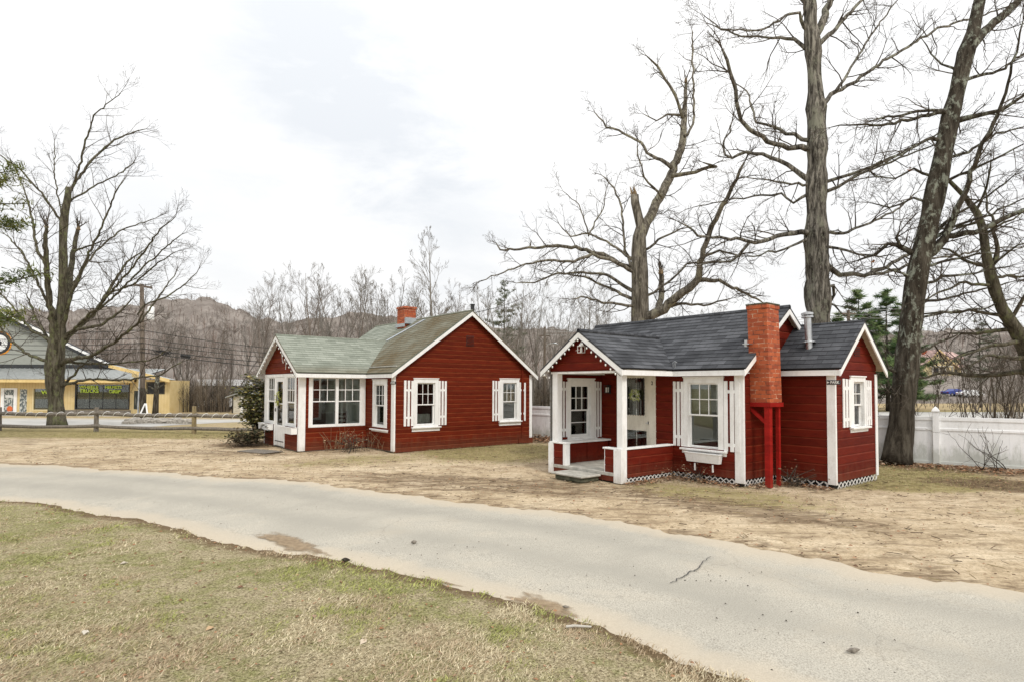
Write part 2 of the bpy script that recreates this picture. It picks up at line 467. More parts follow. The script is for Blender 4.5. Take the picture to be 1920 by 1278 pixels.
    M['rubber'] = simple('tyre_rubber', (0.015, 0.015, 0.015), (0.025, 0.025, 0.025), 5, 0.8)
mk_materials()
# ------------------------------------------------------------------ world and sun
SUN_EL, SUN_AZ = R_(46), R_(150)     # azimuth measured clockwise from +Y (view direction)
def mk_world():
    w = bpy.data.worlds.new("World"); scene.world = w; w.use_nodes = True
    nt = w.node_tree; nt.nodes.clear()
    out = nt.nodes.new('ShaderNodeOutputWorld')
    sky = nt.nodes.new('ShaderNodeTexSky'); sky.sky_type = 'NISHITA'; sky.sun_disc = False
    sky.sun_elevation = SUN_EL; sky.sun_rotation = SUN_AZ
    b1 = nt.nodes.new('ShaderNodeBackground'); b1.inputs[1].default_value = 0.12
    nt.links.new(sky.outputs[0], b1.inputs[0])
    tc = nt.nodes.new('ShaderNodeTexCoord').outputs['Generated']
    sep = nt.nodes.new('ShaderNodeSeparateXYZ'); nt.links.new(tc, sep.inputs[0])
    # overcast: paler towards the horizon, brightest overhead
    n1 = noise(nt, mapping(nt, tc, (1, 1, 2.2)), 2.3, 6, 0.55, 0.4)
    n2 = noise(nt, mapping(nt, tc, (1, 1, 2.6), (3.1, 0.4, 1.7)), 5.0, 6, 0.6, 0.3)
    f = mth(nt, 'ADD', mth(nt, 'MULTIPLY', n1, 0.65), mth(nt, 'MULTIPLY', n2, 0.35))
    cloud = ramp(nt, f, [(0.34, (0.95, 0.955, 0.96)), (0.48, (1.0, 1.0, 1.0)), (0.60, (1.06, 1.055, 1.045))])
    up = mth(nt, 'MAXIMUM', sep.outputs[2], 0.0)
    k = mth(nt, 'ADD', 0.82, mth(nt, 'MULTIPLY', mth(nt, 'POWER', up, 1.3), 0.55))
    b2 = nt.nodes.new('ShaderNodeBackground')
    # thinner places in the cloud sheet
    thin = None
    for px, py, r, a in ((640, 110, 0.24, 0.85), (560, 60, 0.18, 0.6), (720, 230, 0.17, 0.55), (860, 395, 0.16, 0.75), (300, 430, 0.2, 0.25)):
        d = ray(px, py).normalized()
        vm = nt.nodes.new('ShaderNodeVectorMath'); vm.operation = 'DISTANCE'
        nt.links.new(tc, vm.inputs[0]); vm.inputs[1].default_value = d
        q = mth(nt, 'ADD', vm.outputs['Value'], mth(nt, 'MULTIPLY', mth(nt, 'SUBTRACT', n2, 0.5), 0.28))
        q = mth(nt, 'SUBTRACT', 1.0, mth(nt, 'DIVIDE', q, r), True)
        q = mth(nt, 'MULTIPLY', mth(nt, 'SMOOTH_MIN', q, 1.0), a)
        thin = q if thin is None else mth(nt, 'ADD', thin, q, True)
    gcol = mix(nt, thin, cloud, (0.865, 0.885, 0.905))
    nt.links.new(gcol, b2.inputs[0]); nt.links.new(k, b2.inputs[1])
    ms = nt.nodes.new('ShaderNodeMixShader')
    cov = mth(nt, 'SUBTRACT', 0.97, mth(nt, 'MULTIPLY', thin, 0.10))
    nt.links.new(cov, ms.inputs[0]); nt.links.new(b1.outputs[0], ms.inputs[1]); nt.links.new(b2.outputs[0], ms.inputs[2])
    nt.links.new(ms.outputs[0], out.inputs[0])
    l = bpy.data.lights.new("sun", 'SUN'); l.energy = 1.5; l.angle = R_(10); l.color = (1.0, 0.95, 0.87)
    o = bpy.data.objects.new("sun", l); COL.objects.link(o)
    d = Vector((math.sin(SUN_AZ) * math.cos(SUN_EL), math.cos(SUN_AZ) * math.cos(SUN_EL), math.sin(SUN_EL)))
    o.rotation_euler = (-d).to_track_quat('-Z', 'Y').to_euler()
    o.location = d * 50
    scene.view_settings.view_transform = 'Standard'
    scene.view_settings.look = 'None'
    scene.view_settings.exposure = 0.20
    scene.view_settings.gamma = 1.0
    scene.cycles.max_bounces = 8
    scene.cycles.transparent_max_bounces = 24
    scene.cycles.use_denoising = True
mk_world()

# ------------------------------------------------------------------ terrain
def gz(x, y):
    left = 1 - sm(-9, 4, x)
    z = -0.75 * sm(24.5, 48, y) * left - 0.35 * sm(22, 60, y) * (1 - left)
    z += -0.5 * sm(48, 90, y) * left
    return z

RIDGE = [(-400, 640), (-200, 600), (0, 586), (100, 584), (200, 578), (250, 574), (297, 566), (340, 559), (369, 557), (394, 556), (413, 568), (438, 579),
         (470, 590), (500, 600), (540, 602), (580, 596), (640, 588), (690, 583), (720, 588), (780, 598), (860, 606), (1000, 612),
         (1200, 622), (1450, 625), (1560, 622), (1700, 618), (1800, 612), (1920, 606), (2100, 604), (2400, 620)]
def ridge_px(px):
    for (a, ya), (b, yb) in zip(RIDGE, RIDGE[1:]):
        if a <= px <= b:
            return ya + (yb - ya) * (px - a) / (b - a)
    return 640
def px_of(x, y):
    return 960 + FPX * x / max(y, 1e-3)
def hillz(x, y):
    """height of the wooded hills behind; y is distance along the view"""
    px = px_of(x, y)
    yr = ridge_px(px)
    d1 = 330.0
    top = CAM_H + (722 - yr) / FPX * d1
    t = min(1.0, max(0.0, (y - 85) / (d1 - 85)))
    z = -1.3 + (top + 1.3) * (t ** 1.55)
    if y > d1: z = top - (y - d1) * 0.12
    z += 1.1 * math.sin(x * 0.045 + y * 0.02) * t * (1 - t)
    return z

def axis(fine0, fine1, step, ends, growth=1.28):
    a = list(np.arange(fine0, fine1 + 1e-6, step))
    s = step; v = fine1
    while v < ends[1]:
        s *= growth; v += s; a.append(min(v, ends[1]))
    s = step; v = fine0; pre = []
    while v > ends[0]:
        s *= growth; v -= s; pre.append(max(v, ends[0]))
    return pre[::-1] + a

def sgrid(name, xs, ys, zf, attrs, mat):
    nx, ny = len(xs), len(ys)
    vs = [(x, y, zf(x, y)) for y in ys for x in xs]
    fs = [(j * nx + i, j * nx + i + 1, (j + 1) * nx + i + 1, (j + 1) * nx + i) for j in range(ny - 1) for i in range(nx - 1)]
    me = bpy.data.meshes.new(name); me.from_pydata(vs, [], fs)
    me.polygons.foreach_set("use_smooth", [True] * len(fs))
    for an, fn in attrs.items():
        a = me.attributes.new(an, 'FLOAT', 'POINT')
        a.data.foreach_set("value", [fn(v[0], v[1]) for v in vs])
    me.materials.append(mat)
    o = bpy.data.objects.new(name, me); COL.objects.link(o)
    return o

def blob(x, y, cx, cy, rx, ry, rot=0.0):
    dx, dy = x - cx, y - cy
    c, s = math.cos(rot), math.sin(rot)
    dx, dy = dx * c + dy * s, -dx * s + dy * c
    return max(0.0, 1 - math.sqrt((dx / rx) ** 2 + (dy / ry) ** 2))

def mk_ground_mat():
    mt, nt, b, out = newmat('yard_soil')
    ob = coords(nt, 'Object')
    ag = nt.nodes.new('ShaderNodeAttribute'); ag.attribute_name = 'grass'
    ad = nt.nodes.new('ShaderNodeAttribute'); ad.attribute_name = 'dirt'
    n1 = noise(nt, ob, 0.9, 7, 0.68, 0.4)
    n2 = noise(nt, ob, 6.5, 6, 0.72, 0.5)
    n3 = noise(nt, ob, 30, 6, 0.8)
    st = noise(nt, mapping(nt, ob, (0.7, 2.4, 1), rot=(0, 0, R_(-30))), 2.2, 8, 0.78, 0.9)
    nn = mth(nt, 'ADD', mth(nt, 'MULTIPLY', n1, 0.45), mth(nt, 'ADD', mth(nt, 'MULTIPLY', n2, 0.30), mth(nt, 'MULTIPLY', n3, 0.25)))
    sand = ramp(nt, nn, [(0.38, (0.30, 0.22, 0.135)), (0.48, (0.52, 0.41, 0.27)), (0.60, (0.72, 0.60, 0.43))])
    sand = mix(nt, ramp(nt, n3, [(0.38, 0.6), (0.5, 0.0)]), sand, (0.20, 0.15, 0.10))
    grass = ramp(nt, n2, [(0.3, (0.15, 0.125, 0.052)), (0.5, (0.30, 0.25, 0.115)), (0.7, (0.44, 0.37, 0.20))])
    dirt = ramp(nt, n2, [(0.3, (0.075, 0.052, 0.032)), (0.55, (0.17, 0.115, 0.068)), (0.75, (0.30, 0.22, 0.14))])
    kg = mth(nt, 'ADD', ag.outputs['Fac'], mth(nt, 'MULTIPLY', mth(nt, 'SUBTRACT', mth(nt, 'ADD', mth(nt, 'MULTIPLY', n1, 0.4), mth(nt, 'MULTIPLY', n2, 0.6)), 0.5), 2.6))
    kg = ramp(nt, kg, [(0.38, 0.0), (0.62, 1.0)])
    c = mix(nt, kg, sand, grass)
    kd = mth(nt, 'ADD', ad.outputs['Fac'], mth(nt, 'MULTIPLY', mth(nt, 'SUBTRACT', mth(nt, 'ADD', mth(nt, 'MULTIPLY', st, 0.75), mth(nt, 'MULTIPLY', n3, 0.25)), 0.5), 2.4))
    kd = ramp(nt, kd, [(0.36, 0.0), (0.62, 0.75), (0.85, 0.95)])
    c = mix(nt, kd, c, dirt)
    nt.links.new(c, b.inputs['Base Color']); b.inputs['Roughness'].default_value = 0.97
    b.inputs['Specular IOR Level'].default_value = 0.1
    h = mth(nt, 'ADD', mth(nt, 'MULTIPLY', n2, 0.6), mth(nt, 'MULTIPLY', n3, 0.4))
    bump(nt, b, h, 0.8, 0.035)
    return mt

LAWN_PX = [(0, 940), (160, 960), (300, 985), (460, 1025), (560, 1042), (640, 1055), (720, 1068), (860, 1100), (1000, 1140), (1160, 1190), (1260, 1235), (1400, 1275)]
FAR_PX = [(0, 868), (240, 882), (400, 893), (600, 906), (750, 928), (1000, 955), (1200, 986), (1350, 1012), (1600, 1065), (1920, 1106)]
LAWN_E = [tuple(onground(*p)[:2]) for p in LAWN_PX]
FAR_E = [tuple(onground(*p)[:2]) for p in FAR_PX]
LAWN_E = [(-24, 11.5), (-14, 10.1)] + LAWN_E + [(2.0, 3.0), (2.9, 1.8), (4.2, -0.5), (6.0, -6)]
FAR_E = [(-30, 16.4), (-18, 14.5)] + FAR_E + [(5.6, 4.5), (7.6, 2.5), (10.0, -1), (12.0, -6)]

def resample(line, n, wob=0.0, seed=1):
    rng = random.Random(seed)
    L = [0.0]
    for a, b in zip(line, line[1:]): L.append(L[-1] + math.dist(a, b))
    # smooth curve through the points (Catmull-Rom), then even steps weighted to near ground
    out = []
    ph = [rng.uniform(0, 6.28) for _ in range(6)]
    for i in range(n):
        t = L[-1] * i / (n - 1)
        k = max(j for j in range(len(L)) if L[j] <= t + 1e-9); k = min(k, len(line) - 2)
        u = (t - L[k]) / (L[k + 1] - L[k])
        p0 = line[max(0, k - 1)]; p1 = line[k]; p2 = line[k + 1]; p3 = line[min(len(line) - 1, k + 2)]
        q = []
        for d in range(2):
            q.append(0.5 * (2 * p1[d] + (p2[d] - p0[d]) * u + (2 * p0[d] - 5 * p1[d] + 4 * p2[d] - p3[d]) * u * u + (3 * p1[d] - p0[d] - 3 * p2[d] + p3[d]) * u ** 3))
        w = wob * (math.sin(t * 2.1 + ph[0]) * 0.5 + math.sin(t * 5.3 + ph[1]) * 0.35 + math.sin(t * 11.7 + ph[2]) * 0.25 + math.sin(t * 23 + ph[3]) * 0.15 + rng.uniform(-.25, .25))
        out.append((q[0] + w * 0.35, q[1] + w))
    return out

LAWN_R = resample(LAWN_E, 700, 0.065, 5)
FAR_R = resample(FAR_E, 700, 0.12, 9)
def lawn_y(x):
    if x > LAWN_R[-1][0]: return -99
    for a, b in zip(LAWN_R, LAWN_R[1:]):
        if a[0] <= x <= b[0]: return a[1] + (b[1] - a[1]) * (x - a[0]) / max(1e-6, b[0] - a[0])
    return LAWN_R[0][1]
def far_y(x):
    for a, b in zip(FAR_R, FAR_R[1:]):
        if a[0] <= x <= b[0]: return a[1] + (b[1] - a[1]) * (x - a[0]) / max(1e-6, b[0] - a[0])
    return FAR_R[0][1] if x < 0 else -99

def f_grass(x, y):
    g = 0.08
    if y > 24 and x < 2: g = 0.5
    g = max(g, 0.95 * sm(18.5, 21.0, y) * (1 - sm(-7.0, -4.0, x)) * (1 - sm(23.5, 24.5, y)))
    g = max(g, 0.72 * min(1, 1.8 * blob(x, y, -0.4, 16.4, 3.8, 3.8)))
    g = max(g, 0.52 * min(1, 1.5 * blob(x, y, -3.6, 14.2, 3.6, 1.7, 0.5)))
    g = max(g, 1.15 * min(1, 2.0 * blob(x, y, 7.3, 12.2, 3.2, 2.6)))
    g = max(g, 0.62 * min(1, 1.6 * blob(x, y, 3.4, 9.9, 3.0, 1.3, -0.7)))
    g = max(g, 0.6 * min(1, 1.6 * blob(x, y, 8.2, 8.4, 1.8, 0.8)))
    if y > 22 and x > 2: g = 0.75
    if y < lawn_y(x) + 0.1: g = 0.9
    return g
def f_dirt(x, y):
    d = 0.36
    d = max(d, 0.34 * min(1, 2 * blob(x, y, -0.5, 10.8, 4.5, 1.2, -0.35)) + 0.26)
    d = max(d, 0.95 * min(1, 1.9 * blob(x, y, 9.6, 10.6, 2.6, 1.35, -0.5)))
    d = max(d, 0.62 * min(1, 2 * blob(x, y, 3.2, 8.9, 3.4, 1.0, -0.75)))
    d = max(d, 0.85 * min(1, 2 * blob(x, y, -7.5, 18.0, 2.3, 1.6)))
    d = max(d, 0.55 * min(1, 2 * blob(x, y, -7.5, 15.6, 3.6, 0.8, -0.2)))
    d = max(d, 0.75 * math.exp(-((y - (20.72 - 0.725 * x - 0.9)) / 0.9) ** 2) if x > -4 else 0)
    fy = far_y(x)
    if -12 < x < 9: d = max(d, 0.58 * math.exp(-((y - fy - 0.15) / 0.35) ** 2))
    if y > 50: d = max(d, 0.8 * sm(50, 62, y))
    if lawn_y(x) < y < fy: d = 0.4
    return d

def noise_col(nt, vec, scale):
    n = nt.nodes.new('ShaderNodeTexNoise'); n.inputs['Scale'].default_value = scale; n.inputs['Detail'].default_value = 5; n.inputs['Roughness'].default_value = .7
    nt.links.new(vec, n.inputs['Vector']); return n.outputs['Color']

def mk_ground():
    gm = mk_ground_mat()
    xs = axis(-21, 13, 0.17, (-900, 900)); ys = axis(2.6, 24.5, 0.17, (-60, 1200))
    def zf(x, y):
        z = gz(x, y)
        if 2 < y < 25 and -22 < x < 14:
            z += 0.010 * math.sin(x * 3.1 + y * 1.7) * math.sin(y * 2.3 - x) + 0.006 * math.sin(x * 7.7 + 1) * math.sin(y * 6.9)
            z -= 0.012
        if y > 85: z = min(z, -2.5)
        return z
    o = sgrid('ground', xs, ys, zf, {'grass': f_grass, 'dirt': f_dirt}, gm); o['kind'] = 'structure'

    # driveway
    mt, nt, b, out = newmat('sandy_old_asphalt')
    ob = coords(nt, 'Object')
    a = nt.nodes.new('ShaderNodeAttribute'); a.attribute_name = 'edge'
    n1 = noise(nt, ob, 0.55, 6, 0.62, 0.6); n2 = noise(nt, ob, 3.2, 6, 0.7); n3 = noise(nt, ob, 95, 3, 0.75); n4 = noise(nt, ob, 28, 3, 0.6)
    asp = ramp(nt, n3, [(0.34, (0.23, 0.21, 0.175)), (0.5, (0.455, 0.425, 0.36)), (0.68, (0.62, 0.585, 0.50))])
    asp = mix(nt, ramp(nt, n1, [(0.34, 0.6), (0.58, 0.0)]), asp, (0.33, 0.31, 0.265))
    vo = nt.nodes.new('ShaderNodeTexVoronoi'); vo.inputs['Scale'].default_value = 60; nt.links.new(ob, vo.inputs['Vector'])
    asp = mix(nt, ramp(nt, vo.outputs['Distance'], [(0.10, 0.45), (0.22, 0.0)]), asp, (0.22, 0.215, 0.20))
    k = mth(nt, 'ADD', mth(nt, 'MULTIPLY', a.outputs['Fac'], 0.55), mth(nt, 'ADD', mth(nt, 'MULTIPLY', n1, 0.55), mth(nt, 'MULTIPLY', n2, 0.30)))
    tk = nt.nodes.new('ShaderNodeAttribute'); tk.attribute_name = 'wear'
    asp = mix(nt, mth(nt, 'MULTIPLY', tk.outputs['Fac'], mth(nt, 'ADD', 0.1, mth(nt, 'MULTIPLY', n2, 0.75))), asp, (0.31, 0.295, 0.255))
    vc = nt.nodes.new('ShaderNodeTexVoronoi'); vc.feature = 'DISTANCE_TO_EDGE'; vc.inputs['Scale'].default_value = 0.75
    vm = nt.nodes.new('ShaderNodeVectorMath'); vm.operation = 'MULTIPLY_ADD'; nt.links.new(noise_col(nt, ob, 2.2), vm.inputs[0]); vm.inputs[1].default_value = (0.5, 0.5, 0.5); nt.links.new(ob, vm.inputs[2]); nt.links.new(vm.outputs[0], vc.inputs['Vector'])
    ck = ramp(nt, vc.outputs['Distance'], [(0.0, 1.0), (0.008, 0.0)])
    ck = mth(nt, 'MULTIPLY', ck, ramp(nt, n1, [(0.50, 0.0), (0.60, 0.45)]))
    asp = mix(nt, ck, asp, (0.16, 0.15, 0.13))
    sand = mix(nt, n4, (0.45, 0.385, 0.29), (0.585, 0.51, 0.40))
    c = mix(nt, ramp(nt, k, [(0.44, 0.0), (0.62, 0.5), (0.95, 0.92)]), asp, sand)
    nt.links.new(c, b.inputs['Base Color']); b.inputs['Roughness'].default_value = 0.95
    b.inputs['Specular IOR Level'].default_value = 0.15
    bump(nt, b, n3, 0.35, 0.006)
    K = 24; n = len(LAWN_R)
    me = bpy.data.meshes.new('driveway'); vs = []; ed = []; we = []
    for i in range(n):
        for j in range(K + 1):
            t = j / K
            x = LAWN_R[i][0] * (1 - t) + FAR_R[i][0] * t; y = LAWN_R[i][1] * (1 - t) + FAR_R[i][1] * t
            if j == 0: y -= 0.12; x -= 0.05
            crown = 0.03 * math.sin(math.pi * t)
            vs.append((x, y, gz(x, y) + 0.004 + crown)); ed.append(max(0.0, 1 - 6.5 * min(t * 1.2, 1 - t))); we.append(math.exp(-((t - .36) / .08) ** 2) + math.exp(-((t - .70) / .08) ** 2))
    fs = [(i * (K + 1) + j, (i + 1) * (K + 1) + j, (i + 1) * (K + 1) + j + 1, i * (K + 1) + j + 1) for i in range(n - 1) for j in range(K)]
    me.from_pydata(vs, [], fs); me.polygons.foreach_set("use_smooth", [True] * len(fs))
    at_ = me.attributes.new('edge', 'FLOAT', 'POINT'); at_.data.foreach_set("value", ed)
    at_ = me.attributes.new('wear', 'FLOAT', 'POINT'); at_.data.foreach_set("value", we)
    me.materials.append(mt)
    d = bpy.data.objects.new('driveway', me); COL.objects.link(d); d['kind'] = 'structure'
    # crack in the asphalt
    cm = simple('crack_dark', (0.05, 0.048, 0.045), (0.1, 0.095, 0.09), 20, 0.9)
    mb = MB(); rng = random.Random(3)
    P = [onground(px, py) for px, py in ((1258, 1101), (1272, 1093), (1283, 1086), (1296, 1078), (1306, 1074), (1316, 1065), (1322, 1056), (1336, 1046))]
    Q = []
    for a_, b_ in zip(P, P[1:]):
        for t in (0, .33, .66): Q.append(a_.lerp(b_, t) + Vector((rng.uniform(-.012, .012), rng.uniform(-.02, .02), 0)))
    for i, (a_, b_) in enumerate(zip(Q, Q[1:])):
        w = 0.007 * (1 - abs(i / len(Q) - 0.4)); dn = Vector((-(b_ - a_).y, (b_ - a_).x, 0)).normalized() * w
        z = Vector((0, 0, 0.043))
        mb.face([a_ - dn + z, b_ - dn + z, b_ + dn + z, a_ + dn + z])
    mb.build('crack', cm, d)
    # wet sand lying on the asphalt
    wm, nt, b, out = newmat('damp_sand')
    ob = coords(nt, 'Object'); at_ = nt.nodes.new('ShaderNodeAttribute'); at_.attribute_name = 'rim'
    f = noise(nt, ob, 14, 6, 0.7); f2 = noise(nt, ob, 5, 6, 0.75)
    nt.links.new(ramp(nt, f, [(0.35, (0.22, 0.155, 0.09)), (0.65, (0.36, 0.27, 0.17))]), b.inputs['Base Color']); b.inputs['Roughness'].default_value = 0.9
    al = mth(nt, 'ADD', at_.outputs['Fac'], mth(nt, 'MULTIPLY', mth(nt, 'SUBTRACT', f2, 0.5), 1.6))
    nt.links.new(ramp(nt, al, [(0.12, 0.0), (0.55, 0.9)]), b.inputs['Alpha'])
    for pts, nm in (([(452, 1002), (510, 996), (560, 1008), (600, 1026), (622, 1043), (585, 1046), (540, 1036), (495, 1016)], 'a'),
                    ([(935, 1116), (975, 1108), (1035, 1123), (1085, 1142), (1115, 1170), (1060, 1170), (995, 1144)], 'b'),
                    ([(780, 1076), (830, 1090), (880, 1103), (850, 1101), (800, 1088)], 'd')):
        Pp = [onground(*p) for p in pts]; c0 = sum(Pp, Vector()) / len(Pp)
        ring = []
        for a_, b_ in zip(Pp, Pp[1:] + Pp[:1]):
            for t in (0, .25, .5, .75):
                q = a_.lerp(b_, t); q = q + (q - c0) * rng.uniform(-.16, .12); ring.append(q)
        mb = MB()
        for a_, b_ in zip(ring, ring[1:] + ring[:1]):
            mb.face([(c0.x, c0.y, 0.047), (a_.x, a_.y, 0.0395 if nm != 'c' else 0.03), (b_.x, b_.y, 0.0395 if nm != 'c' else 0.03)])
        for i_, v_ in enumerate(mb.v):
            t_ = (v_[1] - lawn_y(v_[0])) / max(.5, far_y(v_[0]) - lawn_y(v_[0]))
            base_ = 0.004 + 0.03 * math.sin(math.pi * min(1, max(0, t_)))
            mb.v[i_] = (v_[0], v_[1], base_ + (0.012 if i_ % 3 == 0 else 0.005))
        o = mb.build('damp_sand', wm, None, smooth=True); a_ = o.data.attributes.new('rim', 'FLOAT', 'POINT'); a_.data.foreach_set('value', [1.0 if i_ % 3 == 0 else 0.0 for i_ in range(len(mb.v))]); tag(o, kind='stuff', label='damp brown sand washed onto the pale driveway', cat='sand')

    # lawn sheet
    mt, nt, b, out = newmat('thin_lawn_soil')
    ob = coords(nt, 'Object')
    a = nt.nodes.new('ShaderNodeAttribute'); a.attribute_name = 'edge'
    n1 = noise(nt, ob, 1.1, 6, 0.68, 0.3); n2 = noise(nt, ob, 8, 6, 0.75); n3 = noise(nt, ob, 60, 4, 0.75)
    c = ramp(nt, n3, [(0.36, (0.14, 0.108, 0.062)), (0.5, (0.45, 0.375, 0.23)), (0.64, (0.74, 0.64, 0.43))])
    gr = ramp(nt, n3, [(0.36, (0.11, 0.115, 0.028)), (0.62, (0.36, 0.37, 0.13))])
    c = mix(nt, ramp(nt, mth(nt, 'ADD', mth(nt, 'MULTIPLY', n1, 0.6), mth(nt, 'MULTIPLY', n2, 0.4)), [(0.46, 0.0), (0.58, 0.75)]), c, gr)
    k = mth(nt, 'ADD', a.outputs['Fac'], mth(nt, 'MULTIPLY', mth(nt, 'SUBTRACT', n2, 0.5), 1.0))
    c = mix(nt, ramp(nt, k, [(0.45, 0.0), (0.8, 0.9)]), c, mix(nt, n3, (0.10, 0.065, 0.035), (0.30, 0.205, 0.12)))
    nt.links.new(c, b.inputs['Base Color']); b.inputs['Roughness'].default_value = 0.97; b.inputs['Specular IOR Level'].default_value = 0.1
    bump(nt, b, mth(nt, 'ADD', n3, n2), 1.0, 0.03)
    me = bpy.data.meshes.new('lawn'); vs = []; ed = []
    steps = [0, 0.03, 0.08, 0.15, 0.25, 0.4, 0.6, 0.9, 1.3, 1.9, 2.7, 3.8, 5.2, 7, 10, 16]
    for i in range(n):
        for s in steps:
            x = LAWN_R[i][0] - 0.33 * s; y = LAWN_R[i][1] - s * 0.95
            vs.append((x, y, gz(x, y) + (0.004 if s == 0 else 0.02 + 0.02 * sm(0, 0.4, s)) + 0.008 * math.sin(x * 4.1) * math.sin(y * 3.7)))
            ed.append(max(0.0, 1 - s / 0.55))
    K = len(steps)
    fs = [(i * K + j, i * K + j + 1, (i + 1) * K + j + 1, (i + 1) * K + j) for i in range(n - 1) for j in range(K - 1)]
    me.from_pydata(vs, [], fs); me.polygons.foreach_set("use_smooth", [True] * len(fs))
    at_ = me.attributes.new('edge', 'FLOAT', 'POINT'); at_.data.foreach_set("value", ed)
    me.materials.append(mt)
    o = bpy.data.objects.new('lawn', me); COL.objects.link(o); o['kind'] = 'structure'
mk_ground()

# cheap value noise for scattering
_rt = np.random.RandomState(4).rand(64, 64)
def vn(x, y):
    xi, yi = math.floor(x), math.floor(y); fx, fy = x - xi, y - yi
    fx = fx * fx * (3 - 2 * fx); fy = fy * fy * (3 - 2 * fy)
    a, b_, c, d = _rt[xi % 64, yi % 64], _rt[(xi + 1) % 64, yi % 64], _rt[xi % 64, (yi + 1) % 64], _rt[(xi + 1) % 64, (yi + 1) % 64]
    return (a * (1 - fx) + b_ * fx) * (1 - fy) + (c * (1 - fx) + d * fx) * fy

def vna(x, y):
    xi, yi = np.floor(x).astype(int), np.floor(y).astype(int); fx, fy = x - xi, y - yi
    fx = fx * fx * (3 - 2 * fx); fy = fy * fy * (3 - 2 * fy)
    a, b_, c, d = _rt[xi % 64, yi % 64], _rt[(xi + 1) % 64, yi % 64], _rt[xi % 64, (yi + 1) % 64], _rt[(xi + 1) % 64, (yi + 1) % 64]
    return (a * (1 - fx) + b_ * fx) * (1 - fy) + (c * (1 - fx) + d * fx) * fy

def mk_grass():
    rng = np.random.RandomState(11)
    N = 520000
    Y = 2.9 + 7.4 * rng.rand(N) ** 1.5
    X = (-0.98 + 1.98 * rng.rand(N)) * Y * 0.93 - 0.2
    keep = []
    ly = np.array([p[1] for p in LAWN_R]); lx = np.array([p[0] for p in LAWN_R])
    o = np.argsort(lx); e = np.interp(X, lx[o], ly[o])
    dist = e - Y
    dens = vna(X * 1.4 + 7, Y * 1.4) * 0.45 + vna(X * 5, Y * 5) * 0.3 + vna(X * 14, Y * 14) * 0.25
    ok = (dist > 0.02) & (rng.rand(N) < np.clip((dens - 0.34) * 4.0, 0.06, 1)) & (rng.rand(N) < np.clip(0.25 + dist * 1.6, 0, 1))
    X, Y, dist, dens = X[ok], Y[ok], dist[ok], dens[ok]
    n = len(X)
    gn = vna(X * 0.8 + 20, Y * 0.8 + 3) * 0.4 + vna(X * 2.9, Y * 2.9 + 30) * 0.35 + vna(X * 9 + 3, Y * 9) * .25
    h = 0.010 + 0.019 * rng.rand(n) * (0.5 + dens)
    w = 0.0022 + 0.0022 * rng.rand(n)
    az = rng.rand(n) * 2 * np.pi; ln = 0.7 + 1.6 * rng.rand(n); la = rng.normal(0.6, 1.0, n)
    z0 = np.full(n, 0.028)
    base = np.stack([X, Y, z0], 1)
    side = np.stack([np.cos(az) * w, np.sin(az) * w, np.zeros(n)], 1)
    tip = base + np.stack([np.cos(la) * h * ln, np.sin(la) * h * ln, h], 1)
    mid = base + np.stack([np.cos(la) * h * ln * .35, np.sin(la) * h * ln * .35, h * .65], 1)
    V = np.stack([base - side, base + side, mid + side * .7, mid - side * .7, tip], 1).reshape(-1, 3)
    me = bpy.data.meshes.new('lawn_grass')
    idx = np.arange(n)[:, None] * 5
    F4 = (idx + np.array([[0, 1, 2, 3]])); F3 = (idx + np.array([[3, 2, 4]]))
    me.vertices.add(len(V)); me.vertices.foreach_set("co", V.ravel())
    loops = np.concatenate([F4.ravel(), F3.ravel()])
    me.loops.add(len(loops)); me.loops.foreach_set("vertex_index", loops)
    me.polygons.add(2 * n)
    st = np.concatenate([np.arange(n) * 4, 4 * n + np.arange(n) * 3]); tot = np.concatenate([np.full(n, 4), np.full(n, 3)])
    me.polygons.foreach_set("loop_start", st); me.polygons.foreach_set("loop_total", tot)
    me.update(calc_edges=True)
    green = np.clip((gn - 0.475) * 7.0 + rng.normal(0, .35, n), 0, 1)
    straw = np.array([0.92, 0.82, 0.57]); dark = np.array([0.34, 0.26, 0.15]); gcol = np.array([0.40, 0.42, 0.13]); pink = np.array([0.62, 0.46, 0.31])
    bn = vna(X * 1.3 + 41, Y * 1.3 + 11) * .45 + vna(X * 4.3 + 5, Y * 4.3) * .3 + vna(X * 11 + 5, Y * 11) * .25
    dk = np.clip((bn - .48) * 5 + rng.normal(0, .35, n), 0, 1)[:, None]
    s = rng.rand(n)[:, None] ** (1 + 1.6 * dk)
    c0 = straw * s + dark * (1 - s)
    c0 = c0 * (1 - .6 * dk) + pink * .6 * dk * (.35 + .9 * rng.rand(n)[:, None])
    c = c0 * (1 - green[:, None]) + gcol * (0.35 + 1.1 * rng.rand(n)[:, None]) * green[:, None]
    c = np.concatenate([c, np.ones((n, 1))], 1)
    at_ = me.color_attributes.new('tint', 'FLOAT_COLOR', 'POINT')
    at_.data.foreach_set("color", np.repeat(c, 5, 0).ravel())
    me.materials.append(M['leaf'])
    o = bpy.data.objects.new('lawn_grass', me); COL.objects.link(o)
    tag(o, 'patchy half dormant grass of the foreground lawn', 'grass', kind='stuff')
mk_grass()

def leaf_quad(mb, p, size, az, tilt, col, curl=0.3):
    c, s = math.cos(az), math.sin(az)
    ax = Vector((c, s, 0)); ay = Vector((-s, c, 0)) * math.cos(tilt) + Vector((0, 0, math.sin(tilt)))
    nz = ax.cross(ay)
    p = Vector(p)
    L, W = size, size * 0.55
    e = nz * (curl * size * 0.5)
    mb.face([p - ax * L * .5, p - ay * W * .5 + e, p + ax * L * .15 - ay * W * .42 + e * .8, p + ax * L * .5, p + ax * L * .15 + ay * W * .42 + e * .8, p + ay * W * .5 + e], col=col)

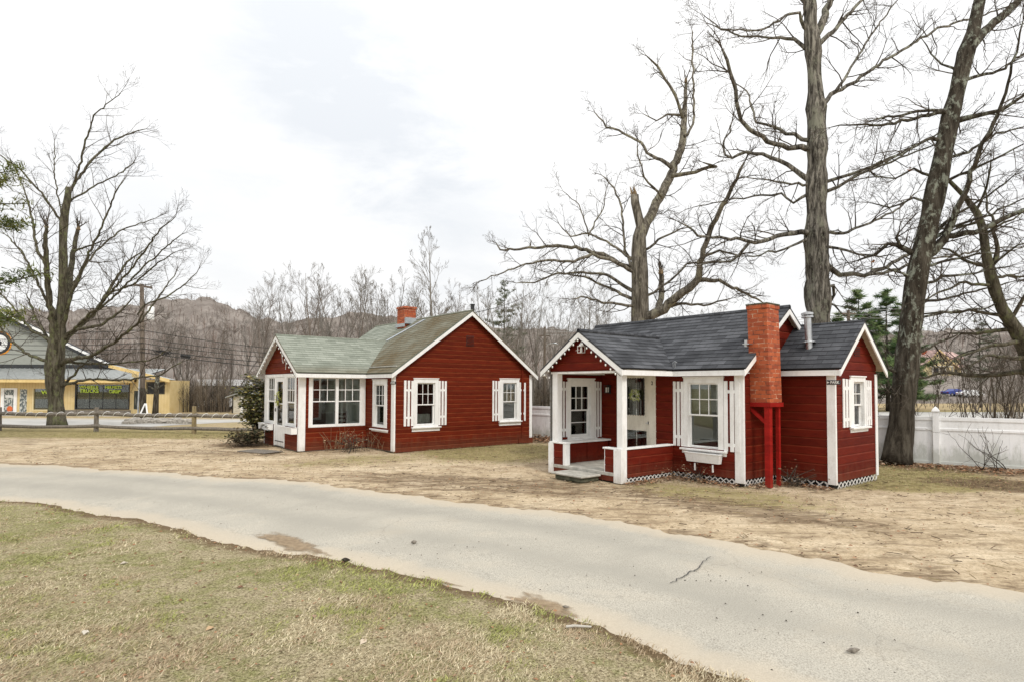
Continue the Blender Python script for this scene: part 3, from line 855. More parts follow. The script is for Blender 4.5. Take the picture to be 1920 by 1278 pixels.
BROWN = [(0.30, 0.15, 0.075), (0.22, 0.115, 0.06), (0.40, 0.25, 0.15), (0.48, 0.35, 0.24), (0.15, 0.085, 0.05), (0.36, 0.19, 0.10)]
def fence_y(x): return 20.72 - 0.725 * x
def mk_litter():
    rng = random.Random(21)
    mb = MB()
    n = 0
    while n < 5200:
        x = rng.uniform(-2.5, 11.6)
        y = fence_y(x) - abs(rng.gauss(0, 0.42)) - 0.03
        if x > 7 and rng.random() < 0.3: y -= abs(rng.gauss(0, 0.5))
        if 1.9 < x < 7.6 and rng.random() < .8: continue
        leaf_quad(mb, (x, y, gz(x, y) + 0.005 + rng.random() * 0.03), rng.uniform(.05, .10), rng.random() * 6.28, rng.uniform(-.5, .5), rng.choice(BROWN), rng.uniform(-.1, .5)); n += 1
    for _ in range(900):
        x = rng.gauss(1.0, .75); y = fence_y(x) - .06 - abs(rng.gauss(0, .38))
        leaf_quad(mb, (x, y, .02 + rng.random() * .16 * max(0, 1 - abs(fence_y(x) - y) / .8)), rng.uniform(.07, .12), rng.random() * 6.28, rng.uniform(-.6, .6), rng.choice(BROWN), rng.uniform(0, .5))
    # drifts against the cottage footings
    d1 = Vector((math.cos(.8964), -math.sin(.8964), 0)); d2 = Vector((math.sin(.8964), math.cos(.8964), 0)); o = Vector((4.1449, 10.5773, 0))
    for _ in range(900):
        k = rng.random()
        if k < .3: q = (-1.5 + 1.45 * rng.random(), -abs(rng.gauss(0, .16)) - .03)
        elif k < .55: q = (-1.51 + abs(rng.gauss(0, .14)) + .03, -1.55 * rng.random())
        elif k < .75: q = (abs(rng.gauss(0, .22)) + .03, 1.0 * rng.random())
        else: q = (1.13 * rng.random(), 1.04 - abs(rng.gauss(0, .15)) - .03)
        p = o + d1 * q[0] + d2 * q[1]
        leaf_quad(mb, (p.x, p.y, 0.004 + rng.random() * .03), rng.uniform(.04, .09), rng.random() * 6.28, rng.uniform(-.5, .5), rng.choice(BROWN), rng.uniform(0, .5))
    ob = mb.build('leaf_litter', M['leaf']); tag(ob, 'fallen brown leaves drifted along the white fence and cottage footings', 'leaves', kind='stuff')
    # straw, bark chips and small leaves over the sandy yard
    mb = MB()
    n = 0
    while n < 12000:
        px = rng.uniform(0, 1920); x = rng.uniform(-13, 10.5); y = rng.uniform(5.0, 21)
        if y < far_y(x) + 0.03 or y > fence_y(x) - 0.2: continue
        dn = f_dirt(x, y) * 0.9 + 0.25 * vn(x * 2, y * 2)
        if rng.random() > dn ** 1.5: continue
        if rng.random() < 0.6:
            a = rng.uniform(-1.6, 1.6); l = rng.uniform(.01, .02) if rng.random() < .7 else rng.uniform(.03, .09); w = rng.uniform(.0015, .004)
            d = Vector((math.cos(a), math.sin(a), 0)) * l; s = Vector((-math.sin(a), math.cos(a), 0)) * w
            p = Vector((x, y, gz(x, y) + .012)); col = rng.choice([(0.10, 0.07, 0.045), (0.20, 0.14, 0.09), (0.45, 0.36, 0.22)])
            mb.face([p - d - s, p + d - s, p + d + s, p - d + s], col=col)
            mb.face([p - d, p + d, p + d + Vector((0, 0, w * 2.2)), p - d + Vector((0, 0, w * 2.2))], col=col)
        else:
            leaf_quad(mb, (x, y, gz(x, y) + .012), rng.uniform(.018, .06), rng.random() * 6.28, rng.uniform(-.5, .5), rng.choice(BROWN), rng.uniform(0, .5))
        n += 1
    ob = mb.build('yard_litter', M['leaf']); tag(ob, 'straw, twigs and leaf scraps strewn over the sandy yard', 'litter', kind='stuff')
    # scuffed dry grass tufts of the yard
    mb = MB(); n = 0
    while n < 15000:
        x = rng.uniform(-16, 10.8); y = rng.uniform(8.0, 22.5)
        if y < far_y(x) + .15 or y > fence_y(x) - .15: continue
        g = f_grass(x, y)
        if g < .3 or rng.random() > g * (0.25 + vn(x * 1.7, y * 1.7)): continue
        h = rng.uniform(.02, .055); a = rng.random() * 6.28; w = .0035
        p = Vector((x, y, gz(x, y) - .003)); l = Vector((rng.gauss(0, .6) * h, rng.gauss(0, .6) * h, h)); s = Vector((math.cos(a), math.sin(a), 0)) * w
        k = rng.random()
        col = (0.50, 0.42, 0.22) if k < .45 else ((0.30, 0.27, 0.10) if k < .75 else (0.22, 0.25, 0.07))
        mb.face([p - s, p + s, p + l], col=col); n += 1
    ob = mb.build('yard_grass', M['leaf']); tag(ob, 'thin dry grass growing in patches over the sandy yard', 'grass', kind='stuff')
    # small dark crumbs on the driveway, too many to count
    mb = MB()
    spots = [(1325, 1088, 45, 10), (1100, 1095, 90, 14), (880, 1040, 60, 20), (1420, 1190, 120, 40), (560, 960, 140, 20), (1080, 990, 120, 15), (1650, 1150, 140, 50), (720, 1040, 40, 10)]
    for _ in range(170):
        sx, sy, rx, ry = rng.choice(spots) if rng.random() < .6 else (960, 1040, 700, 90)
        q = onground(sx + rng.gauss(0, rx), sy + rng.gauss(0, ry))
        if not (lawn_y(q.x) + .1 < q.y < far_y(q.x) - .1): continue
        r = rng.uniform(.003, .009); c = Vector((q.x, q.y, .038))
        pts = [c + Vector((math.cos(k * 1.05 + rng.uniform(-.3, .3)) * r * rng.uniform(.6, 1.4), math.sin(k * 1.05) * r * rng.uniform(.5, 1.2), 0)) for k in range(6)]
        for a, b_ in zip(pts, pts[1:] + pts[:1]):
            mb.face([a, b_, c + Vector((0, 0, r * .9))], col=(0.07, 0.06, 0.045))
    ob = mb.build('driveway_debris', M['leaf']); tag(ob, 'dark crumbs of bark and soil scattered over the pale driveway', 'debris', kind='stuff')
    mb = MB(); n = 0
    while n < 900:
        y = rng.uniform(3.0, 9); x = rng.uniform(-.95, .6) * y
        if y > lawn_y(x) - .03 or rng.random() > .25 + vn(x * 1.5, y * 1.5): continue
        leaf_quad(mb, (x, y, .04 + rng.random() * .012), rng.uniform(.012, .045), rng.random() * 6.28, rng.uniform(-.6, .6), rng.choice(BROWN), rng.uniform(0, .5)); n += 1
    ob = mb.build('lawn_litter', M['leaf']); tag(ob, 'small brown leaf scraps lying in the foreground lawn', 'litter', kind='stuff')
    # single leaves that can be picked out
    for px, py, sz, col, lab in ((232, 1064, .10, (0.52, 0.46, 0.37), 'pale curled leaf lying on the grass just below the driveway bend'),
            (158, 1198, .10, (0.60, 0.55, 0.46), 'pale cream leaf on the grass at lower left'),
            (393, 1190, .10, (0.52, 0.36, 0.21), 'tan curled leaf in the middle of the lawn'),
            (450, 1110, .08, (0.24, 0.13, 0.08), 'dark brown leaf on the grass right of the pale leaf'),
            (681, 1216, .11, (0.60, 0.50, 0.38), 'light tan leaf lying flat near the bottom edge of the lawn'),
            (588, 1167, .07, (0.40, 0.26, 0.18), 'small reddish leaf on the browner grass'),
            (332, 1222, .06, (0.20, 0.13, 0.08), 'small dark leaf low on the lawn between two pale ones')):
        q = onground(px, py); mb = MB()
        rng2 = random.Random(px)
        az = rng2.random() * 3
        sz *= .75; leaf_quad(mb, (0, 0, 0), sz, az, .25, col, .35)
        leaf_quad(mb, (sz * .12, sz * .1, .004), sz * .6, az + .9, -.2, col, .4)
        leaf_quad(mb, (-sz * .1, sz * .1, .006), sz * .55, az - .9, .3, col, .4)
        ob = mb.build('fallen_leaf', M['leaf']); ob.location = (q.x, q.y, .045); tag(ob, lab, 'leaf', 'leaves fallen on the lawn')
    for px, py, sx, sy, lab, cat, nm, mt in ((776, 1023, .032, .02, 'brown clod lying in the middle of the driveway', 'clod', 'soil_clod', 'wood_grey'),
                   (648, 1058, .045, .022, 'dark clod on the lawn edge beside the driveway', 'clod', 'soil_clod', 'bark_lichen'),
                   (1061, 1147, .028, .012, 'dark pebble at the edge of the damp sand', 'pebble', 'pebble', 'wood_grey'),
                   (1600, 1231, .05, .016, 'brown pine cone on the driveway near the bottom right', 'cone', 'pine_cone', 'wood_grey')):
        q = onground(px, py); mb = MB(); rg = random.Random(px)
        for i in range(5):
            r0 = math.sin(math.pi * (i + .3) / 5.2)
        pts = [(-sx + 2 * sx * i / 6, rg.uniform(-.1, .1) * sy, 0) for i in range(7)]
        mb.tube(pts, [max(.12, math.sin(math.pi * (i + .4) / 6.8)) * sy for i in range(7)], 8)
        mb.v = [(a + rg.uniform(-.12, .12) * sy, b_ + rg.uniform(-.2, .2) * sy, c) for a, b_, c in mb.v]
        ob = mb.build(nm, M[mt]); ob.location = (q.x, q.y, .036 + sy * .6); ob.rotation_euler = (0, 0, rg.uniform(-.5, .5)); tag(ob, lab, cat)
    q = onground(1085, 1190); mb = MB(); mb.tube([(-.09, 0, 0), (-.03, .006, .004), (.09, 0, 0)], [.009, .01, .007], 7)
    ob = mb.build('stick', M['blind']); ob.location = (q.x, q.y, .06); tag(ob, 'short pale stick lying where lawn meets driveway', 'stick')
mk_litter()
# ------------------------------------------------------------------ cottage kit
def TV(v0):            # wall running along u, facing -v
    return lambda s, z, d: (s, v0 - d, z)
def TVb(v0):           # wall running along u, facing +v
    return lambda s, z, d: (s, v0 + d, z)
def TU(u0):            # wall running along v, facing +u
    return lambda s, z, d: (u0 + d, s, z)
def TUb(u0):           # facing -u
    return lambda s, z, d: (u0 - d, s, z)

def srange(poly, z):
    xs = []
    for (x0, z0), (x1, z1) in zip(poly, poly[1:] + poly[:1]):
        if (z0 <= z <= z1) or (z1 <= z <= z0):
            if abs(z1 - z0) < 1e-9: xs += [x0, x1]
            else: xs.append(x0 + (x1 - x0) * (z - z0) / (z1 - z0))
    return (min(xs), max(xs)) if xs else None

def rows(mb, T, poly, openings=(), reveal=0.15, prof=((0, .018), (.80, .018), (1, .002)), mi=0, flip=False, col=None, z0=None, edge=False, seed=0):
    """courses of boards or shingles over a convex outline, leaving the openings free"""
    rg = random.Random(seed)
    zmin = min(p[1] for p in poly); zmax = max(p[1] for p in poly)
    start = zmin if z0 is None else z0
    br = set()
    k = 0
    while start + k * reveal < zmax + 1e-6:
        for q, _ in prof: br.add(round(start + (k + q) * reveal, 5))
        k += 1
    for o in openings: br.add(round(o[2], 5)); br.add(round(o[3], 5))
    for p in poly: br.add(round(p[1], 5))
    zs = sorted(b for b in br if zmin - 1e-6 <= b <= zmax + 1e-6)
    def dep(zz, side):
        t = (zz - start) / reveal; kk = math.floor(t + (1e-4 if side > 0 else -1e-4)); t -= kk
        t = min(1, max(0, t))
        for (a, da), (b, db) in zip(prof, prof[1:]):
            if a - 1e-6 <= t <= b + 1e-6: return da + (db - da) * (t - a) / max(1e-9, b - a)
        return prof[-1][1]
    for za, zb in zip(zs, zs[1:]):
        if zb - za < 1e-4: continue
        e = 1e-5
        ra, rb = srange(poly, za + e), srange(poly, zb - e)
        if not ra or not rb: continue
        cuts = sorted((o[0], o[1]) for o in openings if o[2] <= za + 1e-4 and o[3] >= zb - 1e-4)
        segs = []; la, lb = ra[0], rb[0]
        for c0, c1 in cuts:
            segs.append((la, lb, c0, c0)); la = lb = c1
        segs.append((la, lb, ra[1], rb[1]))
        da, db = dep(za, 1), dep(zb, -1)
        row = math.floor((za - start) / reveal + 1e-4)
        lip = abs((za - start) / reveal - round((za - start) / reveal)) < 1e-3
        for a0, b0, a1, b1 in segs:
            if a1 - a0 < 1e-4 and b1 - b0 < 1e-4: continue
            pts = [T(a0, za, da), T(a1, za, da), T(b1, zb, db), T(b0, zb, db)]
            uv = [(a0, za - start), (a1, za - start), (b1, zb - start), (b0, zb - start)]
            cc = None
            if col: cc = col((a0 + a1) / 2, (za + zb) / 2)
            if flip: pts.reverse(); uv.reverse()
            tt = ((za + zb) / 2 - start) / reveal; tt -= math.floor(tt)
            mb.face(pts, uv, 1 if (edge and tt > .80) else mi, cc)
            if lip and za > zmin + 1e-4:
                pts = [T(a0, za, prof[-1][1]), T(a1, za, prof[-1][1]), T(a1, za, da), T(a0, za, da)]
                if flip: pts.reverse()
                mb.face(pts, [(a0, za - start - .01), (a1, za - start - .01), (a1, za - start), (a0, za - start)], mi, cc)

def outline_board(mb, p0, p1, down, thick, mi=0):
    p0, p1 = Vector(p0), Vector(p1)
    mb.hexa(p0, p1 - p0, down, thick, mi)

def window(root, T, cas, sash, muntins=(3, 2), meet=None, sill=None, name='window', depth=0.045, label=None, blind=None, back=None, sashfrac=None, lower_bars=0):
    """cas = outer casing s0,s1,z0,z1 ; sash = glass opening of the whole sash ; returns window object"""
    s0, s1, z0, z1 = cas; a0, a1, b0, b1 = sash
    mb = MB()
    d0, d1 = -0.012, 0.034
    mb.tbox(T, s0, a0 - .03, z0, z1, d0, d1)
    mb.tbox(T, a1 + .03, s1, z0, z1, d0, d1)
    mb.tbox(T, a0 - .03, a1 + .03, b1 + .03, z1, d0, d1 - .002)
    mb.tbox(T, a0 - .03, a1 + .03, z0, b0 - .035, d0, d1 - .002)
    mb.tbox(T, s0 - .012, s1 + .012, z1, z1 + .025, d0, d1 + .016)      # drip cap
    # jamb linings
    mb.tbox(T, a0 - .046, a0 - .03, b0 - .035, b1 + .03, -.11, d0)
    mb.tbox(T, a1 + .03, a1 + .046, b0 - .035, b1 + .03, -.11, d0)
    mb.tbox(T, a0 - .03, a1 + .03, b1 + .03, b1 + .046, -.11, d0)
    mb.tbox(T, a0 - .03, a1 + .03, b0 - .051, b0 - .035, -.11, d0)
    w = mb.build(name, M['white'], root, bevel=.003)
    if label: w['label'] = label
    meet = (b0 + b1) / 2 if meet is None else meet
    # sashes: the upper one sits in front of the lower
    mb = MB()
    def sashframe(lo, hi, dd, rows_, cols_):
        mb.tbox(T, a0 - .03, a0, lo - .03, hi + .03, dd - .03, dd)
        mb.tbox(T, a1, a1 + .03, lo - .03, hi + .03, dd - .03, dd)
        mb.tbox(T, a0, a1, hi, hi + .03, dd - .03, dd - .001)
        mb.tbox(T, a0, a1, lo - .03, lo, dd - .03, dd - .001)
        for i in range(1, cols_):
            x = a0 + (a1 - a0) * i / cols_
            mb.tbox(T, x - .008, x + .008, lo, hi, dd - .022, dd - .006)
        for j in range(1, rows_):
            z = lo + (hi - lo) * j / rows_
            mb.tbox(T, a0, a1, z - .008, z + .008, dd - .023, dd - .007)
    sashframe(meet + .015, b1, -.018, muntins[1], muntins[0])
    sashframe(b0, meet - .015, -.050, 1 + lower_bars, 1)
    mb.build('sash', M['white'], w)
    mb = MB()
    mb.tbox(T, a0, a1, meet + .015, b1, -.036, -.032)
    mb.tbox(T, a0, a1, b0, meet - .015, -.068, -.064)
    mb.build('pane', M['glass'], w)
    if sill:
        mb = MB()
        q0, q1, qz0, qz1 = sill
        mb.tbox(T, q0, q1, qz1 - .035, qz1, -.01, .085)
        mb.tbox(T, q0 + .02, q1 - .02, qz0, qz1 - .035, -.01, .028)
        mb.build('sill', M['white'], w, bevel=.004)
    if blind:
        mb = MB()
        zt, zb = blind[0], blind[1]
        k = int((zt - zb) / .04)
        for i in range(k):
            z = zt - i * .04
            mb.tbox(T, a0 - .03, a1 + .03, z - .030, z, -.135 , -.131 )
        mb.build('blind', M['blind'], w)
    if back:
        mb = MB(); rg = random.Random(int(s0 * 1000))
        n = 10; x0, x1 = back[0], back[1]
        for i in range(n):
            xa = x0 + (x1 - x0) * i / n; xb = x0 + (x1 - x0) * (i + 1) / n
            mb.face([T(xa, back[2], -.16 - .02 * (i % 2)), T(xb, back[2], -.16 - .02 * ((i + 1) % 2)), T(xb, back[3], -.16 - .02 * ((i + 1) % 2)), T(xa, back[3], -.16 - .02 * (i % 2))])
        mb.build('curtain', M['lace'], w)
    return w

def shutter(root, T, boards, z0, z1, bars, gap=0.006, drop=0.0, tilt=0.0):
    """boards: list of (s0,s1) ; two cross bars behind the boards"""
    mb = MB()
    for i, (a, b) in enumerate(boards):
        mb.tbox(T, a, b, z0 + drop * i, z1 - 0.004 * i, .019, .037)
    for zb in bars:
        mb.tbox(T, boards[0][0] + .004, boards[-1][1] - .004, zb - .03, zb + .03, .0165, .032)
    return mb.build('shutter', M['white'], root, bevel=.003)

def planter(root, T, s0, s1, z0, z1, d, taper=0.03):
    mb = MB()
    P = lambda s, z, dd: Vector(T(s, z, dd))
    th = .018
    t = taper
    # front, ends, bottom as sloping boards
    def board(a, b, c, e, n):
        a, b, c, e = map(Vector, (a, b, c, e)); n = Vector(n)
        mb.face([a, b, c, e]); mb.face([e + n, c + n, b + n, a + n])
        for x, y in ((a, b), (b, c), (c, e), (e, a)): mb.face([y, x, x + n, y + n])
    inn = (Vector(T(0, 0, 0)) - Vector(T(0, 0, 1))) * th
    sv = (Vector(T(1, 0, 0)) - Vector(T(0, 0, 0))) * th
    board(P(s0 + t, z0, d - t), P(s1 - t, z0, d - t), P(s1, z1, d), P(s0, z1, d), inn)
    board(P(s0 + t, z0, .04), P(s0 + t, z0, d - t - th), P(s0, z1, d - th), P(s0, z1, .04), sv)
    board(P(s1 - t, z0, .04), P(s1 - t, z0, d - t - th), P(s1, z1, d - th), P(s1, z1, .04), -sv)
    mb.tbox(T, s0 + t + th, s1 - t - th, z0 + .002, z0 + .02, .04, d - t - th)
    mb.tbox(T, s0 + th, s1 - th, z1 - .05, z1 - .04, .04, d - .02 - th, 1)
    mb.tbox(T, s0 - .012, s1 + .012, z1, z1 + .014, d - .03, d + .014)
    mb.tbox(T, s0 - .012, s0 + .02, z1, z1 + .0135, .04, d - .03)
    mb.tbox(T, s1 - .02, s1 + .012, z1, z1 + .0135, .04, d - .03)
    return mb.build('window_box', [M['white'], M['dark_inner']], root)

def corner_board(root, boxes, name='corner_board', mat='white', label=None):
    mb = MB()
    for b in boxes: mb.box(*b)
    o = mb.build(name, M[mat], root, bevel=.003)
    return o

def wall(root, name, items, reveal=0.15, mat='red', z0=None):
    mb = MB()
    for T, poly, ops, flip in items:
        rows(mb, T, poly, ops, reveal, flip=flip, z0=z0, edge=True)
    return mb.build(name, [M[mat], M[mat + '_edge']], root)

def slope_frame(axis, e, z, c, sn, sign):
    """roof plane: s along eaves, t up the slope, d out of the roof. axis 'u': eaves run along u and slope climbs sign*v ;
    axis 'v': eaves run along v and slope climbs sign*u"""
    if axis == 'u':
        return lambda s, t, d: (s, e + sign * t * c - sign * d * sn, z + t * sn + d * c)
    return lambda s, t, d: (e + sign * t * c - sign * d * sn, s, z + t * sn + d * c)

SH_PROF = ((0, .008), (1, .001))
def roof_plane(mb, fr, poly, flip, reveal=0.125, under=-.028, col=None):
    rows(mb, fr, poly, (), reveal, SH_PROF, 0, flip, col)
    pts = [fr(s, t, under) for s, t in poly]
    if not flip: pts = pts[::-1]
    mb.face(pts, None, 1)
    n = len(poly)
    for (a, b) in zip(poly, poly[1:] + poly[:1]):
        q = [fr(a[0], a[1], .007), fr(b[0], b[1], .007), fr(b[0], b[1], under), fr(a[0], a[1], under)]
        mb.face(q if flip else q[::-1], [(a[0], a[1]), (b[0], b[1]), (b[0], b[1]), (a[0], a[1])], 0)

def light_string(name, label, pts, drop, group=None, n_per=1):
    """cable with white bulbs; pts in world space"""
    root = thing(name, label, 'string lights', pts[0], 0, group)
    p0 = Vector(pts[0])
    loc = [tuple(Vector(p) - p0) for p in pts]
    mb = MB(); mb.tube(loc, [.004] * len(loc), 5); mb.build('cable', M['cable'], root)
    for i, p in enumerate(loc):
        if i == 0 or i == len(loc) - 1: continue
        mb = MB()
        x, y, z = p
        mb.tube([(x, y, z - .004), (x, y, z - .018)], [.008, .009], 6)
        b = mb.build('socket', M['cable'], root)
        mb = MB()
        mb.tube([(x, y, z - .018), (x, y, z - .028), (x, y, z - .042), (x, y, z - drop), (x, y, z - drop - .008)], [.008, .015, .017, .012, .003], 8)
        mb.build('bulb', M['bulb'], root, smooth=True)
    return root

def wreath(name, label, loc, rz, r, cols, seed, squash=1.0):
    """leafy ring facing local -y"""
    rg = random.Random(seed)
    root = thing(name, label, 'wreath', loc, rz)
    mb = MB()
    ring = [(r * math.cos(k * math.pi / 10), -.015, squash * r * math.sin(k * math.pi / 10)) for k in range(21)]
    mb.tube(ring, [.012] * 21, 6); mb.build('hoop', M['twig'], root)
    mb = MB()
    for i in range(120):
        a = rg.choice((.3, 1.4, 2.6, 3.6, 4.6, 5.6)) + rg.gauss(0, .42); rr = r + rg.gauss(0, .026)
        p = Vector((rr * math.cos(a), -.03 + rg.gauss(0, .016), squash * rr * math.sin(a)))
        sz = rg.uniform(.035, .075); az = rg.random() * 6.28
        ax = Vector((math.cos(az), rg.uniform(-.5, .1), math.sin(az))).normalized()
        ay = ax.cross(Vector((0, -1, rg.uniform(-.4, .4)))).normalized()
        c = rg.choice(cols)
        mb.face([p - ax * sz * .5, p - ay * sz * .22, p + ax * sz * .5 + Vector((0, -.012, 0)), p + ay * sz * .22], col=c)
    mb.build('leaves', M['leaf'], root)
    return root

def lattice(root, T, s0, s1, z0, z1, pitch=0.115, w=0.032):
    """crossed diagonal laths clipped between z0 and z1"""
    mb = MB(); h = z1 - z0
    k = s0 - h
    i = 0
    while k < s1 + h:
        for sg in (1, -1):
            xa, xb = (k, k + h) if sg > 0 else (k + h, k)
            za, zb = z0, z1
            if xa > xb: xa, xb, za, zb = xb, xa, zb, za
            c0, c1 = max(xa, s0), min(xb, s1)
            if c1 - c0 < .01: continue
            f = lambda x: za + (zb - za) * (x - xa) / (xb - xa)
            dd = .010 if sg > 0 else .004
            hw = w * .7
            pts = []
            for x in (c0, c1):
                for o in (-hw, hw):
                    pts.append((x, min(z1, max(z0, f(x) + o))))
            (x0, l0), (_, h0), (x1, l1), (_, h1) = pts
            A = [T(x0, l0, dd), T(x1, l1, dd), T(x1, h1, dd), T(x0, h0, dd)]
            B = [T(x0, l0, dd - .006), T(x1, l1, dd - .006), T(x1, h1, dd - .006), T(x0, h0, dd - .006)]
            mb.face(A); mb.face(B[::-1])
            for q in range(4):
                r = (q + 1) % 4
                mb.face([A[q], B[q], B[r], A[r]])
        k += pitch; i += 1
    return mb.build('lattice_skirt', M['white'], root)

# ------------------------------------------------------------------ the near cottage (charcoal roof, outside chimney)
def near_cottage():
    a, p, w, V, Lm = 1.512, 1.549, 1.890, 2.882, 4.79
    oh, oe, ze, zr = .16, .2, 2.111, 3.317
    zp, oh2, oe2 = 2.854, .15, .16
    U2, vb0, vb1, zb, ohb, oeb = 1.128, 1.038, 2.837, 2.983, .17, .153
    uw = -a - w
    yaw = .8964
    root = thing('red_cottage', 'small red cottage with charcoal shingle roof, brick outside chimney and open front porch', 'cottage', (4.1449, 10.5773, 0), -yaw)
    mz = (zr - ze) / (V / 2 + oe); mp = (zp - ze) / (w / 2 + oe2); mbp = (zb - ze) / ((vb1 - vb0) / 2 + oeb)
    rz_main = lambda v: ze + (min(v, V - v) + oe) * mz - .045
    # walls
    T0 = TV(0)
    win_main = (-1.232, -.372, .62, 1.95); win_main_o = (-1.11, -.515, .655, 1.822)
    o_main = (win_main_o[0] - .031, win_main_o[1] + .031, win_main_o[2] - .036, win_main_o[3] + .031)
    o_door = (-2.77, -2.07, .20, 2.05)
    items = [(T0, [(-Lm, .12), (0, .12), (0, rz_main(0)), (-Lm, rz_main(0))], [o_main, o_door], False)]
    gable = [(0, .12), (V, .12), (V, rz_main(V)), (V / 2, rz_main(V / 2)), (0, rz_main(0))]
    items.append((TU(0), gable, [], False))
    items.append((TUb(-Lm), gable, [], True))
    items.append((TVb(V), [(-Lm, .12), (0, .12), (0, rz_main(V)), (-Lm, rz_main(V))], [], True))
    # annexe
    zt = ze + oeb * mbp - .045
    items.append((TV(vb0), [(.016, .12), (U2, .12), (U2, zt), (.016, zt)], [], False))
    wb = (1.63, 2.30, 1.03, 1.965); wbo = (1.80, 2.20, 1.09, 1.85)
    bg = [(vb0, .12), (vb1, .12), (vb1, zt), ((vb0 + vb1) / 2, zb - .045), (vb0, zt)]
    items.append((TU(U2), bg, [(wbo[0] - .031, wbo[1] + .031, wbo[2] - .036, wbo[3] + .031)], False))
    items.append((TVb(vb1), [(.016, .12), (U2, .12), (U2, zt), (.016, zt)], [], True))
    # porch: left wall with its window, front gable
    wl = (-1.09, -.27, .64, 1.93); wlo = (-.965, -.43, .745, 1.775)
    items.append((TU(uw), [(-p + .14, .05), (0, .05), (0, 2.02), (-p + .14, 2.02)], [(wlo[0] - .031, wlo[1] + .031, wlo[2] - .036, wlo[3] + .031)], False))
    items.append((TUb(uw - .012), [(-p, .05), (0, .05), (0, 2.1), (-p, 2.1)], [(wlo[0] - .031, wlo[1] + .031, wlo[2] - .036, wlo[3] + .031)], True))
    pz = lambda u: zp - abs(u - (-a - w / 2)) * mp - .05
    items.append((TV(-p), [(-a - w, 2.075), (-a, 2.075), (-a, pz(-a)), (-a - w / 2, pz(-a - w / 2)), (-a - w, pz(-a - w))], [], False))
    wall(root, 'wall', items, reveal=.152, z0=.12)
    # near-black boxes painted as the shaded void behind the lattice, floor inside
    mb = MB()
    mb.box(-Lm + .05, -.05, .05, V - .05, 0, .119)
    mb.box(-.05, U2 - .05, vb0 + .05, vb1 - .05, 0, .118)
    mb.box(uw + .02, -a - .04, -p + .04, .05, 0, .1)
    mb.build('shade_backing', M['dark_inner'], root)
    mb = MB(); mb.box(-Lm + .06, -.06, .06, V - .06, .12, .16)
    mb.build('floor', M['dark_inner'], root)
    mb = MB(); mb.box(-3.5, -.3, 1.5, 1.53, .16, 2.1); mb.build('inner_wall', M['inner'], root)
    # porch half walls
    items = []
    TF = TV(-p)
    items.append((TF, [(uw, .03), (-a, .03), (-a, .172), (uw, .172)], [], False))
    items.append((TF, [(uw, .172), (-3.02, .172), (-3.02, .615), (uw, .615)], [], False))
    items.append((TF, [(-1.885, .172), (-a, .172), (-a, .615), (-1.885, .615)], [], False))
    items.append((TU(-a), [(-p, .1), (0, .1), (0, .615), (-p, .615)], [], False))
    items.append((TVb(-p + .09), [(uw, .19), (-3.02, .19), (-3.02, .615), (uw, .615)], [], True))
    items.append((TVb(-p + .09), [(-1.885, .19), (-a, .19), (-a, .615), (-1.885, .615)], [], True))
    items.append((TUb(-a - .09), [(-p, .19), (0, .19), (0, .615), (-p, .615)], [], True))
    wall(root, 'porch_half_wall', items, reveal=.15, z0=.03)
    for nm, b in (('porch_rail_cap', (uw - .01, -2.93, -p - .035, -p + .125, .615, .645)), ('porch_rail_cap', (-1.93, -a + .04, -p - .035, -p + .125, .6155, .6455)),
                  ('porch_rail_cap', (-a - .12, -a + .04, -p + .125, -.02, .615, .645)), ('porch_jamb', (-3.02, -2.945, -p - .02, -p + .11, .172, .615)), ('porch_jamb', (-1.90, -1.885, -p - .02, -p + .11, .172, .6155))):
        mb = MB(); mb.box(*b); mb.build(nm, M['white'], root, bevel=.004)
    mb = MB(); mb.box(uw + .02, -a - .1, -p - .03, -.02, .125, .19)
    mb.build('porch_floor', M['concrete'], root, bevel=.006)
    # ledge under the porch window with dark box below
    mb = MB(); mb.box(uw + .018, uw + .30, -p + .13, -.03, .60, .635); mb.box(uw + .018, uw + .12, -p + .14, -.3, .636, .655)
    mb.build('ledge', M['white'], root, bevel=.004)
    mb = MB()
    for k in range(4): mb.box(uw + .02, uw + .26 - (k % 2) * .012, -p + .16 + k * .33, -p + .16 + k * .33 + .322, .19, .599)
    mb.build('bench_box', M['red'], root, bevel=.004)
    # porch posts
    for nm, b in (('porch_post', [(-3.36, -3.215, -p + .005, -p + .15, .646, 2.06), (-3.43, -3.29, -p - .045, -p + .05, .0, .614)]),
                  ('porch_post', [(-1.605, -1.475, -p + .002, -p + .132, .646, 2.06), (-1.655, -1.47, -p - .042, -p + .12, .01, .6145)])):
        corner_board(root, b, nm)
    mb = MB()
    mb.box(uw, -a, -p + .0, -p + .12, 2.03, 2.075)
    mb.box(-a - .11, -a + .002, -p + .12, -.02, 2.035, 2.13)
    mb.box(uw + .002, uw + .11, -p + .12, -.02, 2.035, 2.13)
    mb.build('porch_beam', M['white'], root, bevel=.003)
    mb = MB(); mb.box(uw + .11, -a - .11, -p + .12, -.02, 2.06, 2.075); mb.build('porch_ceiling', M['cream'], root)
    # roof
    Lsl = math.hypot(V / 2 + oe, zr - ze); c, sn = (V / 2 + oe) / Lsl, (zr - ze) / Lsl
    dk = [M['shingle_dark'], M['soffit']]
    mb = MB()
    f1 = slope_frame('u', -oe, ze, c, sn, 1)
    full = [(-Lm - oh, 0), (oh, 0), (oh, Lsl), (-Lm - oh, Lsl)]
    roof_plane(mb, f1, full, False)
    f2 = slope_frame('u', V + oe, ze, c, sn, -1)
    roof_plane(mb, f2, full, True)
    mb.tube([(-Lm - oh, V / 2, zr - .006), (oh, V / 2, zr - .006)], [.05, .05], 8, 0)
    rf = mb.build('roof', dk, root)
